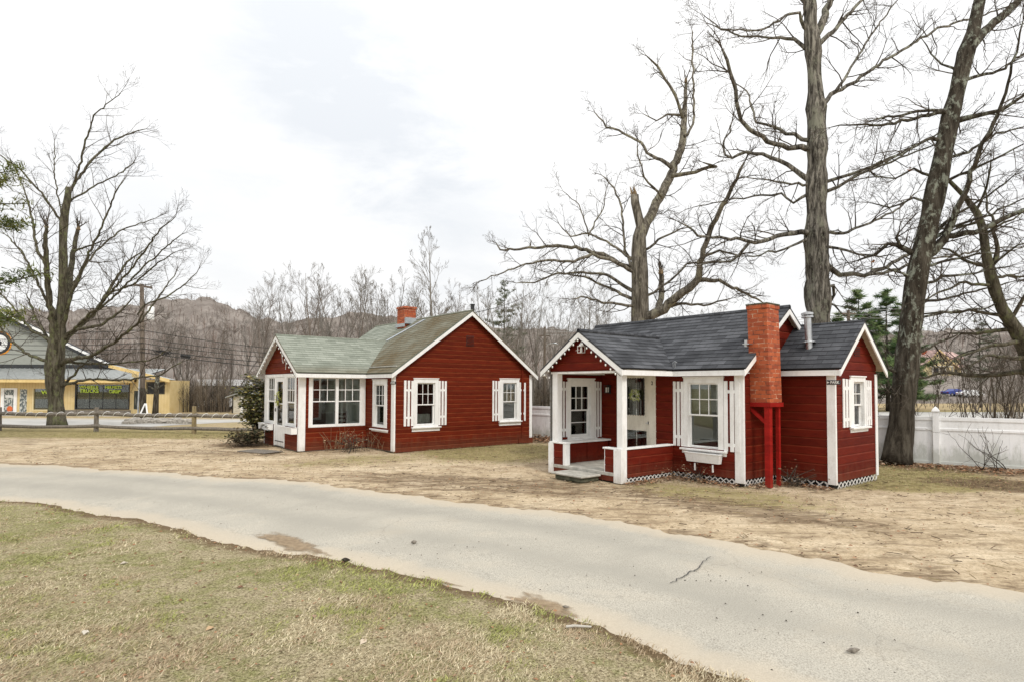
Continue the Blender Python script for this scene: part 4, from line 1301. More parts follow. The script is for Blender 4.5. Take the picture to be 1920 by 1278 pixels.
    # porch roof
    Lp = math.hypot(w / 2 + oe2, zp - ze); cp, sp = (w / 2 + oe2) / Lp, (zp - ze) / Lp
    vtop = -oe + (zp - ze) / mz
    mb = MB()
    um = -a - w / 2
    for sgn, ue in ((-1, -a + oe2), (1, -a - w - oe2)):
        fr = slope_frame('v', ue, ze, cp, sp, sgn)
        poly = [(-p - oh2, 0), (-oe, 0), (vtop, Lp), (-p - oh2, Lp)]
        roof_plane(mb, fr, poly, sgn > 0, under=-.024)
    mb.tube([(um, -p - oh2, zp - .006), (um, vtop, zp - .006)], [.045, .045], 8, 0)
    mb.build('porch_roof', dk, root)
    # annexe roof
    hb = (vb1 - vb0) / 2 + oeb
    Lb = math.hypot(hb, zb - ze); cb, sb = hb / Lb, (zb - ze) / Lb
    mb = MB()
    for sgn, ve in ((1, vb0 - oeb), (-1, vb1 + oeb)):
        fr = slope_frame('u', ve, ze, cb, sb, sgn)
        roof_plane(mb, fr, [(.02, 0), (U2 + ohb, 0), (U2 + ohb, Lb), (.02, Lb)], sgn < 0)
    mb.tube([(.02, (vb0 + vb1) / 2, zb + .006), (U2 + ohb, (vb0 + vb1) / 2, zb + .006)], [.026, .026], 6, 0)
    mb.build('annexe_roof', dk, root)
    # fascias and barge boards
    H = .105
    def barge(mb, A, B, nrm, off=-.028):
        A, B = Vector(A), Vector(B)
        outline_board(mb, A, B, (0, 0, -H), nrm)
    mb = MB()
    e_ = .027
    outline_board(mb, (-a + oe2 - .01, -oe + .012, ze - .035), (oh - .024, -oe + .012, ze - .035), (0, 0, -H + .01), (0, .022, 0))
    outline_board(mb, (-Lm - oh, -oe + .012, ze - .035), (-a - w - oe2, -oe + .012, ze - .035), (0, 0, -H + .01), (0, .022, 0))
    zo = -.036
    for ue in (oh, -Lm - oh + .024):
        barge(mb, (ue - .024, -oe - .002, ze + zo), (ue - .024, V / 2, zr + zo), (.024, 0, 0))
        barge(mb, (ue - .024, V + oe + .002, ze + zo), (ue - .024, V / 2, zr + zo), (.0242, 0, 0))
    # porch
    outline_board(mb, (-a + oe2 - .034, -p - oh2 + .022, ze - .035), (-a + oe2 - .034, -oe + .034, ze - .035), (0, 0, -H + .012), (.022, 0, 0))
    outline_board(mb, (-a - w - oe2 + .012, -p - oh2 + .022, ze - .035), (-a - w - oe2 + .012, -oe, ze - .035), (0, 0, -H + .012), (.022, 0, 0))
    barge(mb, (-a + oe2 + .002, -p - oh2, ze + zo), (um, -p - oh2, zp + zo), (0, .022, 0))
    barge(mb, (-a - w - oe2 - .002, -p - oh2, ze + zo), (um, -p - oh2, zp + zo), (0, .0222, 0))
    # annexe
    outline_board(mb, (.02, vb0 - oeb + .012, ze - .035), (U2 + ohb - .024, vb0 - oeb + .012, ze - .035), (0, 0, -H + .01), (0, .022, 0))
    barge(mb, (U2 + ohb - .024, vb0 - oeb - .002, ze + zo), (U2 + ohb - .024, (vb0 + vb1) / 2, zb + zo), (.024, 0, 0))
    barge(mb, (U2 + ohb - .024, vb1 + oeb + .002, ze + zo), (U2 + ohb - .024, (vb0 + vb1) / 2, zb + zo), (.0242, 0, 0))
    mb.build('roof_trim', M['white'], root)
    # soffit boards closing the eaves
    for b in ((-a + oe2, oh - .03, -oe + .034, -.002, 2.02, 2.03), (.022, U2 + ohb - .03, vb0 - oeb + .034, vb0 - .002, 2.02, 2.03)):
        mb = MB(); mb.box(*b); mb.build('soffit', M['white'], root)
    # corner boards
    corner_board(root, [(-.155, .022, -.028, .022, .05, 2.02)])
    corner_board(root, [(U2 - .125, U2 + .022, vb0 - .028, vb0 + .022, .07, 2.02)])
    corner_board(root, [(U2 + .016, U2 + .032, vb1 - .09, vb1 + .02, .09, 2.03)])
    # lattice
    lattice(root, TU(-a), -p + .15, 0, .0, .10)
    lattice(root, T0, -a + .02, -.16, .0, .118)
    lattice(root, TU(0), .02, vb0, .0, .118)
    lattice(root, TV(vb0), .02, U2 - .13, -.015, .118, .15, .036)
    lattice(root, TU(U2), vb0 + .03, vb1, -.01, .118, .15, .036)
    # windows
    window(root, T0, win_main, win_main_o, (3, 2), 1.24, sill=(-1.30, -.30, .50, .60), label='six over one window over the white window box', blind=(1.82, 1.30), lower_bars=0)
    window(root, TU(uw), wl, wlo, (3, 2), 1.264, sill=(-1.13, -.23, .60, .66), label='porch window above the white ledge', lower_bars=1)
    window(root, TU(U2), wb, wbo, (2, 2), 1.454, sill=(1.60, 2.42, .955, 1.055), label='narrow window in the annexe gable', back=(1.76, 2.24, 1.08, 1.26))
    # shutters (three boards each, two cross bars)
    sh = lambda T, s0, s1, z0, z1, n, bars, bw=.075: shutter(root, T, [(s0 + (s1 - s0 - bw) * i / (n - 1), s0 + (s1 - s0 - bw) * i / (n - 1) + bw) for i in range(n)], z0, z1, bars)
    sh(T0, -1.475, -1.236, .62, 1.885, 3, (1.707, .80), .06)
    sh(T0, -.364, -.045, .60, 1.885, 3, (1.69, .72), .075)
    sh(TU(uw), -1.32, -1.094, .71, 1.885, 3, (1.72, .86), .05)
    sh(TU(uw), -.264, -.05, .66, 1.89, 3, (1.72, .86), .048)
    sh(TU(U2), 1.30, 1.625, 1.06, 1.93, 3, (1.76, 1.20), .078)
    sh(TU(U2), 2.31, 2.56, 1.06, 1.915, 3, (1.76, 1.20), .062)
    planter(root, T0, -1.13, -.39, .36, .525, .16)
    # struts under the box
    for s in (-.93, -.55):
        mb = MB(); mb.tbox(T0, s - .012, s + .012, .20, .335, .10, .122)
        mb.build('bracket', M['white'], root)
    # vents
    mb = MB()
    for k in range(5): mb.tbox(TU(U2), 1.83, 2.10, 2.36 + k * .033, 2.375 + k * .033, .012, .03)
    mb.tbox(TU(U2), 1.83, 2.10, 2.35, 2.525, .014, .0185, 1)
    mb.build('gable_vent', [M['red'], M['dark_inner']], root)
    # door
    mb = MB(); TD = TV(0)
    z0, z1 = .205, 2.045; s0, s1 = -2.76, -2.08
    gi = [(-2.70, -2.165, 1.15, 1.985), (-2.70, -2.15, .46, .86)]
    mb.tbox(TD, s0, -2.70, z0, z1, -.02, .012); mb.tbox(TD, -2.15, s1, z0, z1, -.02, .012)
    mb.tbox(TD, -2.70, -2.15, 1.985, z1, -.02, .0118); mb.tbox(TD, -2.70, -2.15, .86, 1.15, -.02, .0118); mb.tbox(TD, -2.70, -2.15, z0, .46, -.02, .0118)
    mb.tbox(TD, -2.165, -2.15, 1.15, 1.985, -.02, .0118)
    dr = mb.build('door', M['cream'], root, bevel=.003)
    mb = MB()      # scalloped wooden edging round the upper light
    def scal(p0, p1, inward, nsc):
        p0, p1 = Vector((p0[0], 0, p0[1])), Vector((p1[0], 0, p1[1])); inw = Vector((inward[0], 0, inward[1]))
        for i in range(nsc):
            a_ = p0.lerp(p1, i / nsc); b_ = p0.lerp(p1, (i + 1) / nsc)
            pts = [a_] + [a_.lerp(b_, t) + inw * (.014 + .02 * math.sin(math.pi * t)) for t in (0, .25, .5, .75, 1)] + [b_]
            mb.face([T0(q.x, q.z, .014) for q in pts]); 
    scal((-2.70, 1.15), (-2.165, 1.15), (0, 1), 8); scal((-2.165, 1.985), (-2.70, 1.985), (0, -1), 8)
    scal((-2.165, 1.15), (-2.165, 1.985), (-1, 0), 12); scal((-2.70, 1.985), (-2.70, 1.15), (1, 0), 12)
    mb.build('scalloped_edging', M['cream'], dr)
    mb = MB(); mb.tbox(TD, -2.70, -2.165, 1.15, 1.985, -.006, -.002); mb.tbox(TD, -2.70, -2.15, .46, .86, -.006, -.002)
    mb.build('pane', M['glass'], dr)
    mb = MB(); mb.tbox(TD, -2.1, -2.085, 1.0, 1.06, .012, .05); mb.tbox(TD, -2.135, -2.085, 1.02, 1.035, .05, .06); mb.build('handle', M['galv'], dr)
    mb = MB()
    mb.tbox(TD, -2.075, -1.905, .19, 2.03, -.01, .034); mb.tbox(TD, -2.94, -2.765, .19, 2.03, -.01, .034); mb.tbox(TD, -2.765, -2.075, 2.047, 2.058, -.01, .03)
    mb.build('door_casing', M['cream'], root, bevel=.003)
    Mx = root.matrix_basis
    Mt = Matrix(((1, 0, 0, -1.985), (0, 0, -1, -.036), (0, 1, 0, 1.845), (0, 0, 0, 1)))
    text_mesh('house_number', '2', .105, M['black'], Mt, root, .002, .002)
    # chimney on its post frame
    t0 = .215; t1 = .64; uo = .385
    mb = MB()
    def brick_box(x0, x1, y0, y1, z0, z1, lean):
        b = [(x0, y0, z0), (x1, y0, z0), (x1, y1, z0), (x0, y1, z0)]
        t = [(x, y - lean, z1) for x, y, _ in b]
        o = 0.0
        for i in range(4):
            j = (i + 1) % 4; l = math.dist(b[i], b[j])
            mb.face([b[i], b[j], t[j], t[i]], [(o, z0), (o + l, z0), (o + l, z1), (o, z1)]); o += l
        mb.face(t, [(x0, y0), (x1, y0), (x1, y1), (x0, y1)]); mb.face(b[::-1], [(x0, y0)] * 4)
    brick_box(.02, uo, t0, t1, 1.50, 3.17, .085)
    brick_box(.005, uo + .012, t0 - .1, t1 - .072, 3.17, 3.235, .0)
    ch = mb.build('chimney', M['brick'], root)
    mb = MB(); mb.box(-.005, uo + .022, t0 - .108, t1 - .062, 3.235, 3.262); mb.build('cap', M['mossy_concrete'], ch, bevel=.008)
    mb = MB(); mb.box(-.02, .10, .03, .2, 2.535, 2.55); mb.box(-.03, .02, t0 - .1, t0 - .06, 2.5, 2.62); mb.build('flashing', M['galv'], ch)
    mb = MB(); mb.box(.018, uo + .015, t0 - .02, t1 + .03, 1.425, 1.50)
    for (x, y, s) in ((.325, .265, .048), (.33, .60, .03)):
        mb.box(x - s, x + s, y - s, y + s, .0, 1.425)
    mb.hexa((.0, .225, 1.425), (.29, 0, -.24), (0, .06, 0), (0, 0, -.075))
    mb.build('chimney_stand', M['red_post'], root)
    # stove pipe
    def pipe_pt(u, v): return (u, v, ze + (v - vb0 + oeb) * mbp)
    su, sv = .55, 1.385
    z0 = ze + (sv - vb0 + oeb) * mbp
    mb = MB(); lean = Vector((-.05, -.01, 1)).normalized()
    P = lambda h, k=0: tuple(Vector((su, sv, z0 - .06)) + lean * h)
    mb.tube([P(0), P(.64)], [.062, .062], 18)
    for h in (.04, .22, .40): mb.tube([P(h), P(h + .012)], [.066, .066], 18)
    pp = mb.build('stove_pipe', M['galv'], root, smooth=False)
    mb = MB(); mb.tube([P(.145), P(.15), P(.175)], [.125, .122, .064], 18); mb.build('storm_collar', M['galv'], pp)
    mb = MB(); mb.tube([P(.60), P(.605), P(.632), P(.636)], [.085, .105, .105, .09], 18)
    mb.tube([P(.655), P(.658), P(.695), P(.72)], [.10, .107, .107, .03], 18)
    for k in range(6):
        an = k * 1.047; q = Vector((math.cos(an) * .09, math.sin(an) * .09, 0))
        mb.tube([tuple(Vector(P(.63)) + q), tuple(Vector(P(.66)) + q)], [.006, .006], 4)
    mb.build('cap', M['galv'], pp)
    # porch wall lamp
    lm = MB(); TL = TV(0)
    lm.tbox(TL, -3.18, -3.12, 1.62, 1.80, .014, .03); lm.tbox(TL, -3.16, -3.14, 1.76, 1.78, .03, .10)
    lm.tbox(TL, -3.205, -3.095, 1.795, 1.81, .05, .16); lm.tbox(TL, -3.20, -3.10, 1.635, 1.65, .055, .155)
    for sx in (-3.20, -3.11):
        for dd in (.055, .145): lm.tbox(TL, sx, sx + .01, 1.65, 1.795, dd, dd + .01)
    lp = lm.build('wall_lamp', M['black'], root)
    lm = MB(); lm.tbox(TL, -3.175, -3.125, 1.65, 1.76, .08, .13); lm.build('lamp_glass', M['bulb'], lp)
    # small aerial on the valley edge of the roof
    mb = MB(); q = (-1.34, -oe + .05, ze + .03)
    mb.tube([q, (q[0], q[1], q[2] + .13)], [.006, .006], 6); mb.tube([(q[0] - .05, q[1], q[2] + .11), (q[0], q[1], q[2] + .13), (q[0] + .05, q[1], q[2] + .10)], [.005] * 3, 5)
    mb.tube([(q[0] - .05, q[1], q[2] + .11), (q[0] - .04, q[1], q[2] + .0)], [.004, .004], 5)
    mb.build('roof_hook', M['galv'], root)
    # service head on the back slope
    # ---- things standing on, leaning on or hanging from the cottage
    W = Matrix.Translation(root.location) @ Matrix.Rotation(-yaw, 4, 'Z')
    wp = lambda u, v, z: W @ Vector((u, v, z))
    pts = []
    nb = 9
    def rake(sgn):
        return [wp(um + sgn * (w / 2 + oe2 - .02) * (1 - t), -p - oh2 - .012, ze - .15 + (zp - ze) * t) for t in [i / nb for i in range(nb + 1)]]
    left, right = rake(-1), rake(1)
    light_string('light_string', 'string of white bulbs hung under the porch gable of the near cottage', left + right[::-1][1:], .055)
    l2 = light_string('light_string', 'short string of white bulbs at the left porch eave of the near cottage', [wp(uw - oe2 + .02, -p - .12 + .13 * i, 1.985 + .02 * math.sin(i * 1.9)) for i in range(8)], .055)
    # lantern under the gable
    lt = thing('lantern', 'small white house-shaped lantern hanging in the near cottage gable', 'lantern', wp(-2.43, -p - .09, 2.42), -yaw)
    mb = MB(); mb.box(-.055, .055, -.055, .055, 0, .016); mb.box(-.055, .055, -.055, .055, .125, .14)
    for x in (-.055, .043):
        for y in (-.055, .043): mb.box(x, x + .012, y, y + .012, .016, .125)
    mb.build('body', M['white'], lt)
    mb = MB(); mb.tube([(0, 0, .14), (0, 0, .20), (0, 0, .215)], [.075, .02, .008], 4); mb.tube([(0, 0, .215), (0, .03, .25), (0, .08, .255)], [.005] * 3, 5); mb.build('lid', M['white'], lt)
    mb = MB(); mb.tube([(0, 0, .02), (0, 0, .1)], [.025, .02], 8); mb.build('candle', M['bulb'], lt)
    mb = MB(); mb.tube([(-.055, 0, .07), (-.2, .05, .06)], [.006, .006], 5); mb.build('bracket', M['white'], lt)
    # step
    st = MB(); st.box(-2.78, -1.95, -2.12, -p - .05, .095, .135); 
    so = thing('doorstep', 'low concrete slab step before the porch of the near cottage', 'step', wp(0, 0, 0), -yaw)
    o = st.build('tread', M['concrete'], so, bevel=.012)
    st = MB(); st.box(-2.72, -2.0, -2.07, -p - .05, 0, .095); st.build('riser', M['mossy_concrete'], so, bevel=.02)
    # sign
    sg = thing('direction_sign', 'small black PARK sign with white arrow on the annexe corner board', 'sign', wp(1.13, vb0 - .034, 1.862), -yaw)
    mb = MB(); mb.box(-.115, .118, -.012, 0, -.038, .04); mb.build('board', M['signblack'], sg, bevel=.002)
    Mt = Matrix(((1, 0, 0, .025), (0, 0, -1, -.0135), (0, 1, 0, 0), (0, 0, 0, 1)))
    text_mesh('lettering', 'PARK', .068, M['signwhite'], Mt, sg, .001, .0016, .15)
    mb = MB(); mb.face([(-.108, -.0145, -.02), (-.065, -.0145, 0), (-.108, -.0145, .022)]); mb.build('arrow', M['signwhite'], sg)
    # door wreath
    wreath('wreath', 'pale green and white flower wreath on the cream porch door', wp(-2.42, -.03, 1.60), -yaw, .09, [(0.50, .56, .16), (.62, .66, .40), (.70, .70, .58), (.36, .45, .12)], 5)
    return root, wp
NC, wpN = near_cottage()

# ------------------------------------------------------------------ the far cottage (mossy green roof, glazed porch)
def far_cottage():
    a, p, w, V, Lm = 1.680, 1.927, 2.943, 4.845, 5.873
    oh, oe, ze, zr = .155, .155, 2.127, 3.971
    zp, oh2, oe2 = 3.209, .2, .29
    yaw = .8837
    root = thing('red_cottage', 'red cottage with mossy green roof, glazed porch and plain wide gable with two shuttered windows', 'cottage', (-3.1318, 15.7396, 0), -yaw)
    mz = (zr - ze) / (V / 2 + oe); mp = (zp - ze) / (w / 2 + oe2)
    rzm = lambda v: ze + (min(v, V - v) + oe) * mz - .045
    op = lambda s: (s[0] - .031, s[1] + .031, s[2] - .036, s[3] + .031)
    um = -a - w / 2
    T0, TG, TP, TS = TV(0), TU(0), TV(-p), TU(-a)
    g0 = (-1.12, -.575, .705, 1.785)
    g1 = (.712, 1.222, .735, 1.835); g2 = (3.715, 4.195, .79, 1.855)
    items = [(T0, [(-a, .03), (0, .03), (0, rzm(0)), (-a, rzm(0))], [op(g0)], False),
             (T0, [(-Lm, .03), (-a - w, .03), (-a - w, rzm(0)), (-Lm, rzm(0))], [], False)]
    gable = [(0, .0), (V, .0), (V, rzm(V)), (V / 2, rzm(V / 2)), (0, rzm(0))]
    items += [(TG, gable, [op(g1), op(g2)], False), (TUb(-Lm), gable, [], True),
              (TVb(V), [(-Lm, .03), (0, .03), (0, rzm(V)), (-Lm, rzm(V))], [], True)]
    zt = ze + oe2 * mp - .045
    # glazed porch
    fo = (-a - w + .08, -1.85, .0, 2.10)
    items.append((TP, [(-a - w, .02), (-a, .02), (-a, zt), (um, zp - .05), (-a - w, zt)], [(-4.55, -3.66, .64, 2.11), (-3.66, -2.80, .02, 2.11), (-2.80, -1.86, .64, 2.11)], False))
    so = (-1.62, -.11, .66, 2.0)
    items.append((TS, [(-p, .02), (0, .02), (0, zt), (-p, zt)], [(so[0] + .02, so[1] - .02, so[2] + .02, so[3] - .01)], False))
    items.append((TUb(-a - w), [(-p, .02), (0, .02), (0, zt), (-p, zt)], [(-1.6, -.2, .7, 2.0)], True))
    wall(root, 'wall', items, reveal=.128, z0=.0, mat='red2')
    # floor and inner walls of the porch
    mb = MB(); mb.box(-a - w + .03, -a - .03, -p + .03, -.03, .0, .12); mb.box(-Lm + .05, -.05, .05, V - .05, 0, .12); mb.build('floor', M['inner'], root)
    mb = MB(); mb.box(-a - w + .03, -a - .03, -.035, -.02, .12, 2.1); mb.box(-Lm + .06, -.06, 2.4, 2.43, .12, 2.3); mb.build('inner_wall', M['inner'], root)
    mb = MB(); mb.box(-a - w + .02, -a - .02, -p + .02, -.036, 2.14, 2.16); mb.box(-Lm + .05, -.05, .05, V - .05, 2.3, 2.32); mb.build('ceiling', M['inner'], root)
    # front screen of the porch: frame, side lights, door
    mb = MB()
    F = lambda s0, s1, z0, z1, d0=-.03, d1=.032: mb.tbox(TP, s0, s1, z0, z1, d0, d1)
    F(-4.55, -4.33, .645, 2.10); F(-4.33, -1.87, 2.01, 2.10, -.03, .031); F(-2.0, -1.87, .645, 2.01)
    F(-3.69, -3.635, .03, 2.01); F(-2.83, -2.64, .645, 2.01); F(-2.83, -2.76, .03, .645)
    F(-4.33, -3.69, .645, .735, -.03, .031); F(-2.64, -2.0, .645, .735, -.03, .031)
    fr = mb.build('porch_screen', M['white'], root, bevel=.003)
    for s0, s1 in ((-4.30, -3.70), (-2.635, -2.005)):
        mb = MB(); z0, z1, zm = .74, 1.995, 1.31
        mb.tbox(TP, s0 - .03, s0 + .02, z0, z1 + .01, -.02, .012); mb.tbox(TP, s1 - .02, s1 + .01, z0, z1 + .01, -.02, .012)
        mb.tbox(TP, s0, s1, zm - .02, zm + .02, -.02, .0118); mb.tbox(TP, s0, s1, z1 - .01, z1 + .012, -.02, .0118)
        for i in (1, 2):
            x = s0 + (s1 - s0) * i / 3; mb.tbox(TP, x - .012, x + .012, zm + .02, z1, -.015, .008)
        mb.tbox(TP, s0, s1, (zm + z1) / 2 - .012, (zm + z1) / 2 + .012, -.014, .007)
        wn = mb.build('window', M['white'], root)
        mb = MB(); mb.tbox(TP, s0, s1, z0, z1, -.006, -.002); mb.build('pane', M['glass'], wn)
    mb = MB()
    s0, s1 = -3.635, -2.83
    mb.tbox(TP, s0, -3.50, .03, 2.005, -.02, .02); mb.tbox(TP, -2.985, s1, .03, 2.005, -.02, .02)
    mb.tbox(TP, -3.50, -2.985, 1.885, 2.005, -.02, .0198); mb.tbox(TP, -3.50, -2.985, .03, .64, -.02, .0198); mb.tbox(TP, -3.50, -2.985, 1.235, 1.265, -.02, .0198)
    dr = mb.build('door', M['white'], root, bevel=.003)
    mb = MB(); mb.tbox(TP, -3.50, -2.985, .64, 1.885, -.006, -.002); mb.build('pane', M['glass'], dr)
    mb = MB(); mb.tbox(TP, -3.60, -2.86, .165, .19, .0205, .026); mb.tbox(TP, -3.60, -2.86, .03, .05, .0205, .03); mb.build('kick_strip', M['black'], dr)
    mb = MB(); mb.tbox(TP, -3.60, -3.55, 1.02, 1.12, .02, .03); mb.tbox(TP, -3.60, -3.52, 1.06, 1.075, .03, .06); mb.build('handle', M['black'], dr)
    planter(root, TP, -4.62, -3.72, .47, .64, .20, .01)
    planter(root, TP, -2.74, -1.72, .47, .64, .20, .01)
    # side window of the porch, two sashes with a mullion
    mb = MB()
    S = lambda s0, s1, z0, z1, d0=-.03, d1=.03: mb.tbox(TS, s0, s1, z0, z1, d0, d1)
    S(-1.69, -1.575, .64, 2.03); S(-.21, -.045, .64, 2.03); S(-.93, -.85, .715, 1.97); S(-1.575, -.21, 1.97, 2.03, -.03, .0295); S(-1.575, -.21, .64, .715, -.03, .0295)
    big = mb.build('window', M['white'], root, bevel=.003); big['label'] = 'wide two-sash window in the porch side'
    mb = MB()
    for k, (s0, s1, rec) in enumerate(((-1.575, -.93, -.045), (-.85, -.21, -.012))):
        mb.tbox(TS, s0, s1, 1.325, 1.355, rec - .02, rec + .004)
        for i in (1, 2):
            x = s0 + (s1 - s0) * i / 3; mb.tbox(TS, x - .01, x + .01, 1.355, 1.97, rec - .018, rec)
        mb.tbox(TS, s0, s1, 1.65, 1.672, rec - .017, rec - .001)
    mb.build('sash', M['white'], big)
    mb = MB(); mb.tbox(TS, -1.575, -.93, .715, 1.97, -.052, -.049); mb.tbox(TS, -.85, -.21, .715, 1.97, -.024, -.021); mb.build('pane', M['glass'], big)
    # back windows of the porch seen through the glass
    mb = MB(); TB = TUb(-a - w)
    mb.tbox(TB, -1.62, -.18, .68, .74, -.03, .03); mb.tbox(TB, -1.62, -.18, 1.96, 2.02, -.03, .03)
    for s in (-1.62, -.94, -.24): mb.tbox(TB, s, s + .06, .74, 1.96, -.03, .03)
    mb.tbox(TB, -1.56, -.24, 1.33, 1.36, -.02, .02)
    for s in (-1.35, -1.14, -.67, -.45): mb.tbox(TB, s - .008, s + .008, 1.36, 1.96, -.015, .015)
    bw = mb.build('window', M['white'], root)
    mb = MB(); mb.tbox(TB, -1.56, -.24, .74, 1.96, -.003, .001); mb.build('pane', M['glass'], bw)
    # other windows
    window(root, T0, (-1.235, -.375, .63, 1.94), g0, (3, 2), 1.23, sill=(-1.32, -.30, .505, .58), label='narrow window in the recess beside the porch')
    window(root, TG, (.565, 1.36, .62, 1.97), g1, (3, 2), 1.262, sill=(.505, 1.435, .53, .655), label='gable window nearer the porch', back=(.74, 1.2, .74, 1.0))
    window(root, TG, (3.55, 4.325, .70, 2.0), g2, (3, 2), 1.308, sill=(3.515, 4.42, .58, .715), label='gable window nearer the white fence', back=(3.74, 4.0, 1.32, 1.86))
    sh = lambda T, s0, s1, z0, z1, n, bars, bw=.09: shutter(root, T, [(s0 + (s1 - s0 - bw) * i / (n - 1), s0 + (s1 - s0 - bw) * i / (n - 1) + bw) for i in range(n)], z0, z1, bars)
    sh(TG, .27, .562, .69, 1.925, 3, (1.66, .92), .07)
    sh(TG, 1.364, 1.63, .68, 1.925, 3, (1.66, .92), .064)
    sh(TG, 3.27, 3.547, .73, 1.945, 3, (1.66, .93), .066)
    sh(TG, 4.33, 4.59, .70, 1.905, 3, (1.66, .93), .062)
    mb = MB()
    for k in range(7): mb.tbox(TG, 2.32, 2.57, 2.955 + k * .04, 2.975 + k * .04, .01, .034)
    mb.tbox(TG, 2.31, 2.58, 2.94, 3.24, .013, .0185, 1); mb.build('gable_vent', [M['red2'], M['dark_inner']], root)
    mb = MB(); mb.tbox(TG, 4.42, 4.49, .05, 2.55, .017, .04); mb.build('conduit', M['red2'], root)
    mb = MB(); mb.tbox(TG, 4.3, V + .03, -.0, .16, .017, .05); mb.build('plinth', M['red2'], root)
    # roofs
    gr = [M['shingle_green'], M['white']]
    Lsl = math.hypot(V / 2 + oe, zr - ze); c, sn = (V / 2 + oe) / Lsl, (zr - ze) / Lsl
    mb = MB()
    full = [(-Lm - oh, 0), (oh, 0), (oh, Lsl), (-Lm - oh, Lsl)]
    # the slope near the gable is the mossiest: split so the tint can follow the real growth
    def moss(s, t): 
        k = sm(-4.3, -1.6, s)
        return (k, k, k)
    cuts = [-Lm - oh, -4.8, -4.0, -3.4, -2.9, -2.4, -1.9, -1.4, -.9, -.4, oh]
    f1 = slope_frame('u', -oe, ze, c, sn, 1)
    for s0, s1 in zip(cuts, cuts[1:]):
        rows(mb, f1, [(s0, 0), (s1, 0), (s1, Lsl), (s0, Lsl)], (), .125, SH_PROF, 0, False, moss)
    mb.face([f1(s, t, -.028) for s, t in full][::-1], None, 1)
    for A, B in zip(full, full[1:] + full[:1]): mb.face([f1(*A, .012), f1(*A, -.028), f1(*B, -.028), f1(*B, .012)], None, 0, (0.2, .2, .2))
    f2 = slope_frame('u', V + oe, ze, c, sn, -1)
    roof_plane(mb, f2, full, True)
    mb.tube([(-Lm - oh, V / 2, zr + .004), (oh, V / 2, zr + .004)], [.03, .03], 6, 0, col=(.3, .3, .3))
    mb.build('roof', gr, root)
    Lp = math.hypot(w / 2 + oe2, zp - ze); cp, sp = (w / 2 + oe2) / Lp, (zp - ze) / Lp
    vtop = -oe + (zp - ze) / mz
    mb = MB()
    def moss2(s, t):
        k = .7 * (1 - sm(.0, .5, t)) * sm(-2.2, -.8, s); return (k, k, k)
    for sgn, ue in ((-1, -a + oe2), (1, -a - w - oe2)):
        fr_ = slope_frame('v', ue, ze, cp, sp, sgn)
        poly = [(-p - oh2, 0), (-oe, 0), (vtop, Lp), (-p - oh2, Lp)]
        roof_plane(mb, fr_, poly, sgn > 0, under=-.024, col=moss2)
    mb.tube([(um, -p - oh2, zp + .004), (um, vtop, zp + .004)], [.028, .028], 6, 0, col=(0, 0, 0))
    mb.build('porch_roof', gr, root)
    # metal valley strip running from the chimney to the porch ridge
    mb = MB()
    A = Vector(f1(um + .02, (vtop + oe) / c + .02, .018)); B = Vector(f1(-3.05, Lsl - .55, .018)); C_ = Vector(f1(-2.35, Lsl - .1, .018))
    ex = Vector((.09, 0, 0)); 
    mb.face([A - ex, A + ex, C_ + ex * .6, C_ - ex * 1.6])
    mb.build('valley_flashing', M['flash'], root)
    H = .11
    mb = MB(); zo = -.036
    def barge(A, B, nrm): outline_board(mb, A, B, (0, 0, -H), nrm)
    outline_board(mb, (-a + oe2 - .01, -oe + .012, ze - .035), (oh - .024, -oe + .012, ze - .035), (0, 0, -H + .01), (0, .022, 0))
    outline_board(mb, (-Lm - oh, -oe + .012, ze - .035), (-a - w - oe2, -oe + .012, ze - .035), (0, 0, -H + .01), (0, .022, 0))
    for ue in (oh, -Lm - oh + .024):
        barge((ue - .024, -oe - .002, ze + zo), (ue - .024, V / 2, zr + zo), (.024, 0, 0))
        barge((ue - .024, V + oe + .002, ze + zo), (ue - .024, V / 2, zr + zo), (.0242, 0, 0))
    outline_board(mb, (-a + oe2 - .034, -p - oh2 + .022, ze - .035), (-a + oe2 - .034, -oe + .034, ze - .035), (0, 0, -H + .012), (.022, 0, 0))
    outline_board(mb, (-a - w - oe2 + .012, -p - oh2 + .022, ze - .035), (-a - w - oe2 + .012, -oe, ze - .035), (0, 0, -H + .012), (.022, 0, 0))
    barge((-a + oe2 + .002, -p - oh2, ze + zo), (um, -p - oh2, zp + zo), (0, .022, 0))
    barge((-a - w - oe2 - .002, -p - oh2, ze + zo), (um, -p - oh2, zp + zo), (0, .0222, 0))
    mb.build('roof_trim', M['white'], root)
    for b in ((-a + .02, oh - .03, -oe + .034, -.002, 2.04, 2.05), (-a + .02, -a + oe2 - .036, -p - oh2 + .03, -oe + .034, 2.045, 2.055)):
        mb = MB(); mb.box(*b); mb.build('soffit', M['white'], root)
    corner_board(root, [(-.14, .022, -.026, .022, .03, 2.04)])
    corner_board(root, [(-a + .002, -a + .026, -p - .024, -p + .155, .02, 2.05), (-a - .07, -a + .002, -p - .0245, -p - .002, .02, 2.05)])
    corner_board(root, [(-a - w - .02, -a - w + .06, -p - .024, -p - .002, .02, 2.1)])
    corner_board(root, [(.002, .026, V - .09, V + .02, .16, 2.14)])
    # chimney on the ridge
    mb = MB(); cu, cv = -3.35, V / 2 - .22
    x0, x1, y0, y1, z0, z1 = cu - .26, cu + .24, cv - .2, cv + .22, 3.5, 4.33
    b = [(x0, y0), (x1, y0), (x1, y1), (x0, y1)]; o = 0
    for (xa, ya), (xb, yb) in zip(b, b[1:] + b[:1]):
        l = math.dist((xa, ya), (xb, yb)); mb.face([(xa, ya, z0), (xb, yb, z0), (xb, yb, z1), (xa, ya, z1)], [(o, z0), (o + l, z0), (o + l, z1), (o, z1)]); o += l
